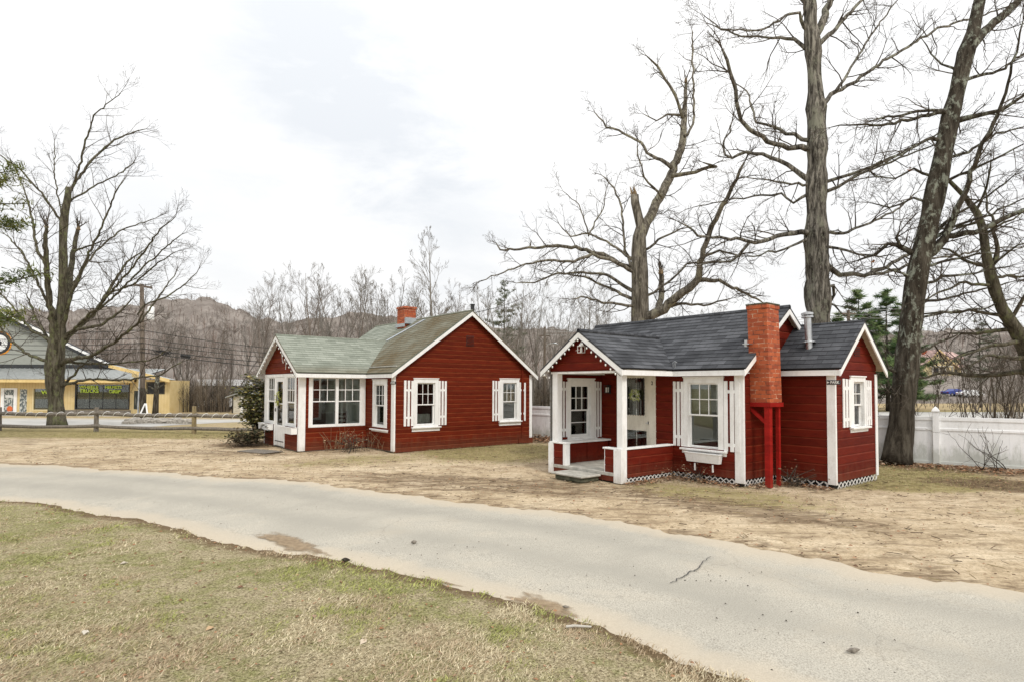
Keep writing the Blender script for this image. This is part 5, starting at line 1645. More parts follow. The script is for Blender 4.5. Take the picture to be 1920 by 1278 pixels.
    mb.face([(x, y, z1) for x, y in b], [(x, y) for x, y in b])
    ch = mb.build('chimney', M['brick'], root)
    mb = MB(); mb.box(x0 - .03, x1 + .03, y0 - .03, y1 + .03, z1, z1 + .07); mb.build('cap', M['brick'], ch, bevel=.01)
    mb = MB(); mb.box(x1 + .001, x1 + .10, y0, V / 2 + .1, 3.82, 4.02); mb.box(x0 - .02, x1 + .02, y0 - .06, y0 - .001, 3.72, 3.83); mb.build('flashing', M['flash'], ch)
    # black vent stack behind the ridge
    mb = MB(); mb.tube([(-.75, V / 2 + .65, 3.3), (-.75, V / 2 + .65, 4.28)], [.06, .06], 12); mb.tube([(-.75, V / 2 + .65, 4.28), (-.75, V / 2 + .65, 4.31)], [.075, .075], 12); mb.build('vent_stack', M['black'], root)
    W = Matrix.Translation(root.location) @ Matrix.Rotation(-yaw, 4, 'Z')
    wp = lambda u, v, z: W @ Vector((u, v, z))
    nb = 10
    rake = lambda sgn: [wp(um + sgn * (w / 2 + oe2 - .02) * (1 - t), -p - oh2 - .012, ze - .15 + (zp - ze) * t) for t in [i / nb for i in range(nb + 1)]]
    l, r = rake(-1), rake(1)
    light_string('light_string', 'string of white bulbs along the porch gable of the green-roofed cottage', l + r[::-1][1:], .06)
    # tangle of white fairy cable under the porch apex
    rg = random.Random(8); P = [wp(um + .05 + .4 * t + .1 * math.sin(t * 9), -p - .06, zp - .32 - .55 * t + .12 * math.sin(t * 17)) for t in [i / 26 for i in range(27)]]
    mb = MB(); mb.tube(P, [.009] * 27, 5); o = mb.build('fairy_cable', M['signwhite']); tag(o, 'loose pale fairy cable dangling under the green-roofed porch gable', 'cable')
    wreath('wreath', 'yellow-green leaf wreath on the white door of the green-roofed cottage', wp(-3.30, -p - .035, 1.40), -yaw, .13, [(.50, .55, .06), (.62, .63, .12), (.40, .48, .05), (.66, .66, .30)], 9, 1.25)
    sg = thing('direction_sign', 'small black PARK sign on the corner board of the green-roofed cottage', 'sign', wp(-.005, -.032, 1.855), -yaw)
    mb = MB(); mb.box(-.14, .15, -.012, 0, -.038, .04); mb.build('board', M['signblack'], sg, bevel=.002)
    Mt = Matrix(((1, 0, 0, .0), (0, 0, -1, -.0135), (0, 1, 0, 0), (0, 0, 0, 1)))
    text_mesh('lettering', 'PARK', .07, M['signwhite'], Mt, sg, .001, .0018, .24)
    # chair inside the glazed porch
    ct = thing('chair', 'dark slat-back chair inside the glazed porch, seen through the side window', 'chair', wp(-2.25, -.62, .12), -yaw + .7)
    mb = MB(); mb.box(-.21, .21, -.2, .2, .42, .45); mb.build('seat', M['bark_lichen'], ct, bevel=.006)
    for x in (-.19, .16):
        for y in (-.18, .15):
            mb = MB(); mb.box(x, x + .035, y, y + .035, 0, .42 if y < 0 else .92); mb.build('leg', M['bark_lichen'], ct)
    mb = MB()
    for z in (.56, .68, .80): mb.box(-.155, .16, .155, .175, z, z + .06)
    mb.build('backrest', M['bark_lichen'], ct)
    tb = thing('side_table', 'small round table inside the glazed porch', 'table', wp(-2.1, -1.35, .12), 0)
    mb = MB(); mb.tube([(0, 0, .58), (0, 0, .61)], [.28, .28], 20); mb.build('tabletop', M['bark_lichen'], tb)
    mb = MB(); mb.tube([(0, 0, 0), (0, 0, .05), (0, 0, .1), (0, 0, .58)], [.17, .15, .03, .03], 12); mb.build('pedestal', M['bark_lichen'], tb)
    # path slab before the door
    mb = MB(); q = onground(497, 846); mb.box(-.6, .5, -.3, .3, 0, .022); o = mb.build('path_slab', M['wood_grey'], None, bevel=.01); o.location = (q.x - .1, q.y, .0); o.rotation_euler = (0, 0, -.5); tag(o, 'flat grey slab in the ground before the green-roofed cottage door', 'slab')
    return root, wp
FC, wpF = far_cottage()
# ------------------------------------------------------------------ trees
def walk(p, d, r, L, rng, up, wig, nseg):
    pts = [p]; st = L / nseg
    for i in range(nseg):
        d = (d[0] + rng.gauss(0, wig), d[1] + rng.gauss(0, wig), d[2] + rng.gauss(0, wig) + up)
        l = math.sqrt(d[0] ** 2 + d[1] ** 2 + d[2] ** 2); d = (d[0] / l, d[1] / l, d[2] / l)
        p = (p[0] + d[0] * st, p[1] + d[1] * st, p[2] + d[2] * st); pts.append(p)
    return pts
def branch_dir(d, ang, rng, flat=1.0):
    a = Vector(d); o = a.orthogonal().normalized(); o.rotate(Matrix.Rotation(rng.random() * 6.283, 3, a))
    q = a * math.cos(ang) + o * math.sin(ang)
    return (q.x, q.y, q.z * flat)
def grow(mb, p, d, r, L, lev, rng, kids=(5, 4, 3), up=.05, wig=.16, sides=3, rmin=.0035, spread=(.5, 1.0), seg=.28, clen=(.35, .7)):
    n = max(3, min(7, int(L / seg)))
    pts = walk(p, d, r, L, rng, up, wig, n)
    rad = [max(rmin, r * (1 - .8 * i / n)) for i in range(n + 1)]
    mb.tube(pts, rad, sides if r < .03 else (5 if r < .08 else 8), cap=False)
    if lev <= 0: return
    k = kids[min(len(kids) - 1, lev - 1)]
    for j in range(k):
        t = .22 + .75 * (j + rng.random()) / k
        f = t * n; i = min(n - 1, int(f)); a, b = pts[i], pts[i + 1]; u = f - i
        q = (a[0] + (b[0] - a[0]) * u, a[1] + (b[1] - a[1]) * u, a[2] + (b[2] - a[2]) * u)
        dd = (b[0] - a[0], b[1] - a[1], b[2] - a[2]); l = math.sqrt(sum(x * x for x in dd)) or 1
        dd = tuple(x / l for x in dd)
        grow(mb, q, branch_dir(dd, rng.uniform(*spread), rng), max(rmin, rad[i] * rng.uniform(.45, .7)), L * rng.uniform(*clen) * (1.1 - .55 * t), lev - 1, rng, kids, up, wig, sides, rmin, spread, seg, clen)

def photo_tree(name, label, cat_label, Y, trunk, limbs, seed, bark_mat, twig_mat='twig', depthrange=.55, twig_len=1.6, density=2.1, levels=2, snags=(), trunk_n=16, base=None, flare=1.35, up=.03, wig=.2, twig_kids=(4, 4), limb_scale=1.0, knob=1.0):
    """trunk and limbs follow the surveyed bearings of the photograph at the tree's own distance; limbs also spread towards and
    away from the viewer so the crown has depth"""
    rng = random.Random(seed)
    sc = lambda YY: YY / FPX
    T = [at(x, y, Y) for x, y, _ in trunk]
    base = T[0].copy()
    root = thing(name, label, 'tree', base)
    loc = lambda v: (v[0] - base.x, v[1] - base.y, v[2] - base.z)
    # trunk: refined and roughened
    pts = []; rad = []
    for (A, (xa, ya, ra)), (B, (xb, yb, rb)) in zip(zip(T, trunk), list(zip(T, trunk))[1:]):
        n = max(1, int((B - A).length / .22))
        for i in range(n):
            t = i / n; pts.append(loc(A.lerp(B, t))); rad.append((ra + (rb - ra) * t) * sc(Y) * .88)
    pts.append(loc(T[-1])); rad.append(trunk[-1][2] * sc(Y))
    mb = MB(); N = trunk_n; b0 = 0
    mb.tube(pts, rad, N)
    # burls and flutes, with a swollen collar where each limb leaves
    cz = [loc(at(L[0][0], L[0][1], Y))[2] for L in limbs if any(abs(L[0][0] - x) < r * 1.2 + 3 and abs(L[0][1] - y) < 60 for x, y, r in trunk)]
    for i in range(len(pts)):
        fl = 1 + (flare - 1) * max(0, 1 - i * .22 / .7)
        for j in range(N):
            k = i * N + j; v = Vector(mb.v[k]); c = Vector(pts[i])
            an = 2 * math.pi * j / N
            w = 1 + .05 * math.sin(an * 3 + i * .13 + seed) + .04 * math.sin(an * 5 - i * .31) + .09 * knob * (vn(j * .9 + seed * 3.3, i * .45) - .5) * 1.3 + .10 * (knob - 1) * max(0, vn(j * .5 + seed, i * .22 + 4) - .55) + .04 * math.sin(i * .9 + an * 2)
            w *= 1 + .10 * knob * min(1, sum(math.exp(-((pts[i][2] - q) / .20) ** 2) for q in cz))
            if fl > 1: w *= 1 + (fl - 1) * (.6 + .4 * math.sin(an * 4 + seed))
            mb.v[k] = tuple(c + (v - c) * w)
    mb.build('trunk', M[bark_mat], root, smooth=True)
    # limbs
    lm = MB(); tw = MB()
    for li, L in enumerate(limbs):
        n = len(L)
        px_len = sum(math.dist(L[i][:2], L[i + 1][:2]) for i in range(n - 1))
        dz = rng.choice((-1, 1)) * rng.uniform(.25, 1) * depthrange * px_len * sc(Y)
        dz = max(-Y * .22, min(Y * .22, dz))
        acc = 0; P = []; Rr = []
        for i in range(n):
            if i: acc += math.dist(L[i - 1][:2], L[i][:2])
            t = acc / px_len
            YY = Y + dz * t + (0 if i == 0 else rng.uniform(-.04, .04))
            P.append(at(L[i][0], L[i][1], YY)); Rr.append(max(.005, L[i][2] * sc(YY) * .88 * limb_scale))
        # subdivide with a little crookedness
        Q = []; RR = []
        for i in range(n - 1):
            k = max(1, int((P[i + 1] - P[i]).length / .18))
            for j in range(k):
                t = j / k; q = P[i].lerp(P[i + 1], t)
                if i or j: q = q + Vector((rng.gauss(0, 1), rng.gauss(0, 1), rng.gauss(0, 1))) * .018
                Q.append(loc(q)); RR.append(Rr[i] + (Rr[i + 1] - Rr[i]) * t)
        Q.append(loc(P[-1])); RR.append(Rr[-1] * .8)
        lm.tube(Q, RR, 8 if RR[0] > .05 else 6)
        # side shoots
        total = sum((P[i + 1] - P[i]).length for i in range(n - 1))
        cnt = int(total * density) + 1
        for s in range(cnt):
            f = (.12 + .88 * (s + rng.random()) / cnt) * (len(Q) - 1); i = min(len(Q) - 2, int(f))
            a, b = Q[i], Q[i + 1]
            d = Vector(b) - Vector(a)
            if d.length < 1e-6: continue
            d.normalize()
            bd = branch_dir(d, rng.uniform(.5, 1.15), rng)
            ll = twig_len * rng.uniform(.4, 1.1) * (.55 + .45 * min(1, RR[i] / .05))
            grow(tw, a, bd, min(RR[i] * .55, .022), ll, levels, rng, twig_kids, up, wig, 3, .0032, (.45, 1.0), .22)
        # the limb runs on into fine twigs at its tip
        d = (Vector(Q[-1]) - Vector(Q[-2])).normalized()
        for s in range(3):
            grow(tw, Q[-1], branch_dir(d, rng.uniform(.05, .5), rng), max(.004, RR[-1] * .7), twig_len * rng.uniform(.3, .7), levels, rng, twig_kids, up, wig, 3, .0032, (.45, 1.0), .22)
    lm.build('limbs', M[bark_mat], root, smooth=True)
    tw.build('twigs', M[twig_mat], root)
    if snags:
        for (x, y, r, h, lean) in snags:
            mb = MB(); c = at(x, y, Y); s = sc(Y); c = Vector(loc(c)); r *= s; h *= s
            # splintered wood: uneven shards
            for k in range(9):
                an = k * .698; q = c + Vector((math.cos(an), math.sin(an), 0)) * r * .62
                hh = h * rng.uniform(.35, 1.0); w = r * .42
                tip = q + Vector((lean * hh + rng.uniform(-.3, .3) * w, rng.uniform(-.3, .3) * w, hh))
                qs = [q + Vector((math.cos(an + g) * w, math.sin(an + g) * w, -h * .15)) for g in (0, 2.1, 4.2)]
                for a, b in zip(qs, qs[1:] + qs[:1]): mb.face([a, b, tip])
            mb.build('broken_top', M['deadwood'], root)
    return root

def T2():
    trunk = [(1538, 850, 24), (1537, 740, 22), (1536, 640, 21), (1535, 540, 20), (1533, 470, 19.5), (1532, 400, 18), (1531, 330, 17.5), (1532, 250, 16.5), (1530, 170, 15), (1525, 100, 13), (1520, 50, 12), (1517, -20, 11), (1514, -90, 9), (1510, -170, 6), (1505, -240, 3)]
    limbs = [
     [(1524, 277, 7), (1480, 278, 5.5), (1440, 265, 5), (1405, 243, 4.5), (1390, 225, 4.2), (1382, 190, 4), (1375, 155, 4), (1365, 115, 3.5), (1354, 92, 3)],
     [(1520, 340, 6.5), (1490, 320, 5), (1460, 300, 4.4), (1430, 292, 3.8), (1400, 285, 3.5), (1375, 297, 3), (1358, 290, 2.5), (1357, 270, 2), (1370, 240, 1.8), (1375, 215, 1.2)],
     [(1520, 437, 6.5), (1480, 435, 5), (1455, 443, 4.6), (1430, 453, 4.4), (1400, 452, 3.8), (1360, 445, 3.2), (1310, 442, 2.5), (1290, 425, 2), (1270, 415, 1.3)],
     [(1405, 455, 3.4), (1385, 480, 3), (1372, 490, 2.5), (1330, 495, 2), (1300, 500, 1.2)],
     [(1520, 264, 5), (1475, 250, 3.8), (1450, 238, 3.2), (1420, 230, 2.5), (1410, 200, 2), (1400, 170, 1.5), (1370, 150, 1)],
     [(1518, 60, 5), (1497, 24, 3), (1478, 24, 2.8), (1461, 40, 2.4), (1423, 58, 2), (1365, 55, 1.6), (1330, 45, 1)],
     [(1522, 100, 5), (1490, 73, 4), (1436, 71, 2.5), (1387, 68, 2), (1352, 53, 1.5), (1319, 29, 1)],
     [(1538, 200, 5.5), (1565, 171, 4.6), (1581, 168, 4), (1655, 115, 3), (1752, 58, 2.5), (1794, 42, 2.3), (1849, 26, 1.8), (1897, 10, 1.2)],
     [(1568, 170, 3.4), (1597, 126, 2.5), (1636, 61, 2), (1681, 3, 1.4)],
     [(1534, 85, 6), (1560, 60, 4.6), (1590, 29, 4), (1616, 0, 3), (1640, -40, 2)],
     [(1526, 78, 9), (1540, 40, 8), (1549, 19, 7.4), (1558, 0, 6.5), (1575, -60, 5), (1590, -140, 3)],
     [(1542, 362, 4.6), (1571, 350, 3.6), (1610, 327, 3), (1655, 311, 2.5), (1720, 285, 1.8), (1778, 260, 1.2)],
     [(1546, 342, 4), (1580, 332, 3.4), (1623, 319, 3), (1687, 289, 2.5), (1749, 256, 1.8), (1790, 230, 1.2)],
     [(1548, 497, 8), (1560, 503, 6), (1574, 515, 5.2), (1616, 517, 4.6), (1655, 505, 4), (1703, 476, 3.4), (1745, 450, 2.6), (1778, 418, 1.6)],
     [(1623, 516, 3.4), (1687, 505, 3), (1736, 486, 2.5), (1800, 479, 2.2), (1849, 466, 1.8), (1920, 463, 1.2)],
     [(1546, 437, 4), (1581, 439, 3.2), (1639, 415, 2.6), (1687, 389, 2), (1720, 360, 1.3)],
     [(1520, 445, 4), (1484, 461, 2.6), (1455, 473, 2.2), (1413, 479, 1.6), (1377, 482, 1)],
     [(1520, 362, 4), (1487, 379, 2.7), (1465, 363, 2.5), (1426, 366, 2), (1365, 376, 1.5), (1300, 389, 1)],
     [(1520, 345, 3.2), (1484, 344, 2.3), (1455, 342, 1.9), (1429, 337, 1.5), (1394, 331, 1)],
     [(1546, 462, 3.4), (1590, 470, 2.6), (1630, 482, 2), (1668, 478, 1.4)],
     [(1528, -60, 5), (1570, -110, 3), (1620, -150, 1.5)], [(1512, -60, 5), (1460, -110, 3), (1410, -150, 1.5)],
     [(1518, 20, 4), (1490, -20, 3), (1460, -70, 2)],
     [(1548, 540, 4.4), (1562, 535, 3.6), (1564, 552, 3), (1556, 570, 2)], [(1548, 565, 3.2), (1566, 572, 2.4), (1578, 588, 1.4)],
    ]
    photo_tree('bare_oak', 'tall straight bare tree with furrowed grey trunk rising directly behind the near cottage annexe', 'tree', 15.5, trunk, limbs, 3, 'bark_grey', knob=2.2, twig_len=1.5, density=2.6, levels=2)
def T3():
    trunk = [(1681, 866, 27), (1683, 850, 25.5), (1690, 800, 23.5), (1696, 720, 21.5), (1704, 640, 20), (1713, 560, 19), (1722, 500, 18.5), (1735, 450, 18), (1745, 400, 17.5), (1757, 340, 17), (1767, 290, 16.5), (1782, 220, 15.5), (1800, 150, 14.5), (1812, 100, 14.5), (1825, 60, 13), (1838, 0, 11), (1850, -60, 9), (1865, -130, 6), (1880, -200, 3)]
    limbs = [
     [(1812, 100, 11), (1845, 60, 9.2), (1885, 25, 8), (1918, -5, 7), (1960, -50, 5), (2000, -110, 2.5)],
     [(1730, 482, 12), (1748, 470, 9), (1768, 450, 7.4), (1797, 389, 6), (1816, 340, 5), (1833, 292, 4.5), (1855, 250, 4), (1870, 215, 3.4), (1890, 160, 2.8), (1905, 100, 2.2), (1918, 40, 1.5)],
     [(1742, 468, 8), (1771, 447, 6.4), (1829, 434, 5.6), (1881, 411, 5), (1920, 392, 4.4), (1970, 360, 3)],
     [(1775, 232, 8), (1817, 220, 6), (1849, 213, 4.6), (1881, 206, 4), (1914, 181, 3), (1960, 150, 1.6)],
     [(1782, 207, 5), (1758, 207, 3.6), (1720, 210, 3), (1665, 220, 2.4), (1630, 228, 1.4)],
     [(1780, 213, 5), (1755, 212, 4), (1703, 226, 3.4), (1655, 236, 2.8), (1607, 232, 2), (1558, 239, 1.2)],
     [(1768, 262, 5), (1736, 262, 3.2), (1690, 290, 2.6), (1640, 310, 2), (1600, 330, 1.2)],
     [(1800, 140, 4), (1788, 126, 2.6), (1765, 119, 2), (1746, 103, 1.5), (1729, 74, 1)],
     [(1800, 150, 5), (1813, 147, 3.8), (1849, 140, 3.2), (1881, 129, 2.6), (1920, 100, 2), (1960, 80, 1.2)],
     [(1712, 664, 5.5), (1730, 655, 4.2), (1750, 647, 3.5), (1776, 637, 2.6), (1800, 625, 1.2)],
     [(1720, 478, 8), (1704, 473, 6), (1681, 460, 5), (1665, 457, 4.2), (1642, 476, 3.4), (1607, 489, 2)],
     [(1690, 465, 3.6), (1684, 445, 3), (1685, 437, 2.6)],
     [(1726, 470, 5), (1760, 440, 3.4), (1800, 420, 2.8), (1860, 400, 2.2), (1920, 372, 1.4)],
     [(1740, 440, 4), (1790, 405, 3), (1850, 370, 2.4), (1900, 330, 1.6)],
     [(1752, 350, 4), (1800, 330, 3), (1860, 300, 2.4), (1920, 270, 1.6)],
     [(1766, 300, 4), (1815, 285, 3), (1870, 250, 2.2), (1920, 238, 1.6)],
     [(1724, 500, 4), (1770, 490, 3), (1830, 478, 2.4), (1900, 470, 1.5)],
     [(1716, 540, 4), (1770, 520, 3), (1830, 512, 2.2), (1890, 500, 1.4)],
     [(1712, 570, 3.6), (1770, 560, 2.8), (1830, 545, 2.2), (1900, 528, 1.4)],
     [(1708, 600, 3.2), (1770, 585, 2.6), (1840, 580, 2), (1900, 560, 1.2)],
     [(1716, 520, 3), (1690, 515, 2.4), (1660, 500, 1.8), (1620, 505, 1.2)],
     [(1740, 380, 3), (1710, 372, 2.4), (1670, 390, 1.8), (1630, 380, 1.2)],
     [(1745, 330, 3), (1712, 318, 2.4), (1680, 335, 1.8), (1640, 330, 1.2)],
     [(1700, 712, 4), (1687, 700, 3), (1667, 691, 2.4), (1655, 684, 1.6)],
     [(1700, 705, 3), (1680, 722, 2.4), (1660, 735, 2), (1645, 745, 1.4)],
     [(1694, 735, 2.6), (1675, 740, 2), (1668, 735, 1.6)],
     [(1846, -50, 6), (1890, -110, 4), (1930, -170, 2)], [(1848, -60, 5), (1810, -120, 3), (1780, -180, 1.5)],
    ]
    photo_tree('leaning_maple', 'leaning bare tree with dark lichen-spotted trunk at the white fence right of the near cottage', 'tree', 13.75, trunk, limbs, 7, 'bark_lichen', twig_len=1.25, density=2.7, levels=2, up=-.01)
def T4():
    trunk = [(1972, 862, 20), (1962, 780, 18), (1948, 720, 17), (1932, 670, 15), (1916, 635, 13), (1900, 610, 11.5), (1880, 580, 10.5), (1866, 545, 10.5), (1856, 510, 9.5), (1848, 470, 8.5), (1843, 430, 7), (1832, 400, 6), (1810, 370, 5), (1785, 345, 4), (1760, 318, 2.5)]
    limbs = [
     [(1854, 520, 6), (1868, 480, 4.6), (1870, 450, 4), (1862, 420, 3), (1850, 395, 2), (1846, 350, 1.4)],
     [(1905, 618, 6), (1893, 617, 4.6), (1860, 622, 3.8), (1828, 627, 3), (1781, 625, 1.8)],
     [(1938, 700, 7), (1912, 697, 5.6), (1875, 702, 4.8), (1843, 703, 4.2), (1790, 699, 3.6), (1757, 700, 2.8), (1734, 708, 2.2), (1700, 706, 1.6), (1667, 691, 1)],
     [(1858, 534, 4.6), (1849, 534, 3.4), (1800, 531, 2.6), (1733, 563, 1.5)],
     [(1886, 592, 4.6), (1860, 590, 3.4), (1817, 583, 3), (1752, 586, 2), (1700, 590, 1.2)],
     [(1912, 640, 5), (1870, 645, 3.6), (1835, 655, 3), (1800, 668, 2), (1770, 690, 1.3)],
     [(1925, 668, 5), (1885, 672, 3.6), (1850, 668, 2.6), (1815, 690, 1.6)],
     [(1850, 500, 4), (1820, 495, 3), (1780, 470, 2.2), (1740, 462, 1.4)],
     [(1858, 520, 3.4), (1897, 516, 2.8), (1930, 522, 2), (1970, 520, 1.4)],
     [(1845, 440, 3.4), (1880, 420, 2.4), (1915, 400, 1.6)],
     [(1840, 415, 3), (1800, 425, 2.2), (1760, 420, 1.5)],
     [(1930, 660, 5), (1960, 600, 3.4), (1990, 540, 2.2)], [(1895, 600, 4), (1920, 560, 3), (1940, 520, 2)],
     [(1856, 505, 3), (1890, 470, 2.2), (1925, 455, 1.5)],
     [(1830, 395, 3), (1850, 350, 2.2), (1858, 300, 1.4)],
    ]
    photo_tree('crooked_tree', 'crooked bare tree at the right edge bending left above the white fence', 'tree', 14.3, trunk, limbs, 12, 'bark_maple', twig_len=1.2, density=2.7, levels=2, up=.0)
def TC():
    trunk = [(1201, 830, 18), (1201, 740, 17), (1200, 610, 15.5), (1200, 560, 15.5), (1199, 510, 14.5), (1197, 470, 13), (1198, 445, 12.5), (1201, 425, 10), (1195, 400, 9), (1190, 380, 8.4), (1189, 366, 7)]
    limbs = [
     [(1203, 440, 11), (1212, 418, 10), (1222, 400, 9.8), (1240, 365, 9.4), (1255, 335, 9), (1265, 310, 8.6), (1277, 280, 8), (1281, 250, 7.5), (1284, 222, 6.5), (1284, 195, 4.5), (1286, 170, 4), (1286, 152, 3)],
     [(1280, 222, 4), (1272, 190, 3), (1255, 160, 3), (1234, 126, 2.5), (1213, 106, 1.6)],
     [(1279, 217, 3), (1250, 215, 2), (1230, 226, 1.5), (1208, 215, 1)],
     [(1260, 315, 5), (1240, 302, 4), (1213, 287, 3), (1202, 268, 3), (1170, 251, 2.5), (1137, 238, 2), (1115, 211, 1.2)],
     [(1258, 330, 5.5), (1280, 328, 4.5), (1305, 323, 4), (1343, 312, 3.5), (1335, 308, 2.5), (1318, 305, 1.5)],
     [(1283, 256, 4), (1289, 253, 3), (1301, 232, 2.5), (1300, 165, 2.2), (1298, 80, 1.8), (1297, 55, 1)],
     [(1242, 372, 3), (1225, 352, 2.4), (1208, 333, 2), (1196, 291, 1.5), (1195, 265, 1)],
     [(1202, 600, 12), (1225, 590, 10.5), (1246, 580, 10), (1272, 553, 9), (1295, 540, 8.4), (1310, 524, 8), (1316, 481, 6), (1331, 435, 5.5), (1356, 384, 5), (1373, 350, 4), (1396, 304, 2.6)],
     [(1312, 525, 5.4), (1348, 526, 4), (1373, 538, 3.5), (1428, 566, 2)],
     [(1236, 586, 8), (1240, 560, 6.4), (1240, 535, 5.8), (1239, 510, 5)],
     [(1208, 520, 6), (1170, 498, 5), (1128, 477, 4.6), (1090, 467, 4), (1044, 460, 3.5), (984, 467, 2.8), (938, 469, 2), (930, 456, 1.2)],
     [(1196, 518, 5), (1153, 490, 4), (1111, 477, 3.5), (1077, 490, 3), (1027, 488, 2.5), (976, 498, 1.8), (900, 528, 1)],
     [(1194, 550, 4.4), (1137, 515, 2.8), (1090, 511, 2.5), (1039, 515, 2), (1001, 530, 1.5), (968, 531, 1)],
     [(1194, 565, 4), (1137, 538, 2.6), (1099, 521, 2), (1048, 511, 1.2)],
     [(1194, 574, 3.4), (1137, 568, 2.4), (1090, 557, 1.8), (1071, 561, 1.2)],
     [(1190, 500, 4), (1181, 496, 3.2), (1170, 452, 2.5), (1166, 393, 2.2), (1153, 355, 1.8), (1128, 329, 1)],
     [(1190, 492, 3.6), (1175, 480, 2.8), (1137, 452, 2.2), (1103, 439, 2), (1069, 443, 1.5), (1048, 420, 1)],
     [(1103, 443, 1.8), (1130, 392, 1.3), (1137, 354, .8)], [(1103, 439, 1.6), (1086, 384, 1.2), (1056, 359, .8)],
     [(1208, 470, 3), (1245, 445, 2.2), (1275, 430, 1.6), (1300, 425, 1)],
     [(1320, 480, 3), (1350, 470, 2.4), (1385, 480, 1.8), (1420, 470, 1.1)],
     [(1232, 585, 5), (1275, 568, 3), (1320, 572, 2.2), (1370, 560, 1.4)],
     [(1206, 560, 3), (1260, 525, 2.4), (1290, 495, 2), (1330, 492, 1.6), (1385, 478, 1)],
    ]
    photo_tree('storm_broken_tree', 'storm-broken bare tree with snapped main trunk, between the cottage roofs', 'tree', 19.0, trunk, limbs, 5, 'bark_snag', knob=1.8, twig_len=1.25, density=2.6, levels=2, snags=[(1190, 366, 7, 22, -.3), (1286, 154, 3.2, 10, 0), (1239, 512, 5, 12, .1)])
def T1():
    trunk = [(108, 798, 15.5), (106, 770, 14.5), (104, 740, 14), (103, 715, 14.5), (103, 690, 16), (104, 665, 15.5), (107, 640, 13), (113, 600, 10), (117, 560, 8.6), (118, 500, 8), (118, 450, 7.5), (121, 404, 7), (127, 372, 6), (129, 352, 5)]
    limbs = [
     [(128, 372, 5), (135, 350, 3.6), (164, 310, 3), (207, 267, 2.4), (243, 250, 1.8), (274, 242, 1)],
     [(140, 342, 3), (145, 325, 2.8), (160, 271, 2.4), (176, 216, 1.8), (227, 173, 1)],
     [(125, 385, 3.4), (137, 373, 2.6), (176, 350, 2), (231, 322, 1.5), (254, 299, 1)],
     [(119, 420, 4), (113, 412, 3.2), (78, 361, 2.5), (35, 314, 2), (0, 291, 1.5), (-30, 270, 1)],
     [(119, 412, 3), (115, 400, 2.2), (102, 334, 1.6), (102, 267, 1)],
     [(103, 660, 11), (101, 630, 9), (97, 590, 8), (90, 540, 7), (86, 480, 6), (85, 440, 5), (87, 424, 4)],
     [(88, 500, 4.5), (70, 471, 3.6), (59, 412, 3), (55, 385, 2.4), (35, 330, 1.4)],
     [(110, 625, 10), (120, 580, 9), (127, 545, 8), (137, 475, 6), (147, 428, 4.4)],
     [(138, 470, 3), (165, 462, 2.2), (196, 451, 1.3)],
     [(115, 620, 6), (125, 590, 5), (135, 550, 4.2), (164, 482, 3.2), (188, 432, 2.5), (219, 357, 1.8), (235, 334, 1)],
     [(112, 650, 8), (132, 625, 6.2), (175, 591, 4.6), (200, 550, 4), (238, 491, 2.8), (270, 469, 1.4)],
     [(112, 640, 6), (138, 619, 4.4), (188, 610, 3.5), (225, 585, 2.8), (250, 558, 1.4)],
     [(112, 685, 7), (125, 675, 5.6), (175, 666, 4.6), (219, 638, 3.5), (260, 606, 2.8), (270, 580, 1.6)],
     [(262, 606, 2.4), (300, 553, 2), (330, 512, 1.1)], [(258, 590, 2.4), (272, 572, 2.1), (313, 556, 2), (350, 531, 1.5), (372, 506, .9)],
     [(200, 550, 2.8), (250, 534, 2.2), (291, 497, 1.9), (330, 472, 1.1)],
     [(112, 722, 5), (122, 719, 3.6), (144, 697, 3), (162, 678, 1.8)],
     [(112, 724, 5), (125, 719, 4), (169, 710, 3), (231, 711, 2.5), (297, 703, 2), (341, 678, 1.2)],
     [(112, 684, 5), (128, 678, 3.8), (175, 682, 2.8), (219, 681, 2.3), (281, 675, 1.8), (313, 656, 1.1)],
     [(102, 690, 6), (94, 678, 5), (56, 666, 3.6), (19, 638, 3), (0, 613, 2.5), (-30, 570, 1.4)],
     [(102, 660, 5), (94, 641, 4), (69, 600, 2.8), (50, 553, 1.5)],
     [(114, 590, 5), (140, 530, 3), (180, 470, 2.4), (230, 430, 1.8), (290, 410, 1.1)],
     [(130, 625, 4), (190, 570, 3), (250, 500, 2.4), (300, 430, 1.8), (330, 405, 1)],
     [(96, 580, 4), (70, 530, 3), (40, 470, 2.2), (10, 440, 1.4)],
     [(150, 608, 3.2), (210, 560, 2.6), (280, 490, 2), (340, 440, 1.2)],
     [(100, 640, 4), (60, 620, 3), (20, 570, 2), (-20, 530, 1.2)],
    ]
    photo_tree('bare_maple', 'multi-stemmed bare maple with cut-off stems behind the rail fence', 'tree', 26.0, trunk, limbs, 9, 'bark_maple', twig_len=1.75, density=2.2, levels=2, depthrange=.7, up=.05, wig=.09, limb_scale=.8, snags=[(129, 354, 4.4, 7, 0), (147, 430, 4.2, 7, .15), (87, 426, 4, 6, 0)])
T1(); TC(); T2(); T3(); T4()

# brown leaves still hanging on the leaning tree
for px, py, Y, lab in ((1636, 491, 13.2, 'single brown oak leaf cluster hanging between the two tall trunks'), (1706, 316, 12.9, 'single brown leaf hanging high left of the leaning trunk')):
    mb = MB(); rg = random.Random(px)
    for k in range(5): leaf_quad(mb, (rg.uniform(-.03, .03), rg.uniform(-.03, .03), rg.uniform(-.05, .03)), .09, rg.random() * 6, rg.uniform(-1.3, 1.3), rg.choice([(.34, .15, .05), (.26, .11, .05)]), .4)
    mb.tube([(0, 0, 0), (.01, 0, .08), (.04, .02, .16)], [.003] * 3, 4, col=(.1, .08, .06))
    o = mb.build('hanging_leaf', M['leaf']); o.location = at(px, py, Y); tag(o, lab, 'leaf', 'withered leaves still on the twigs')

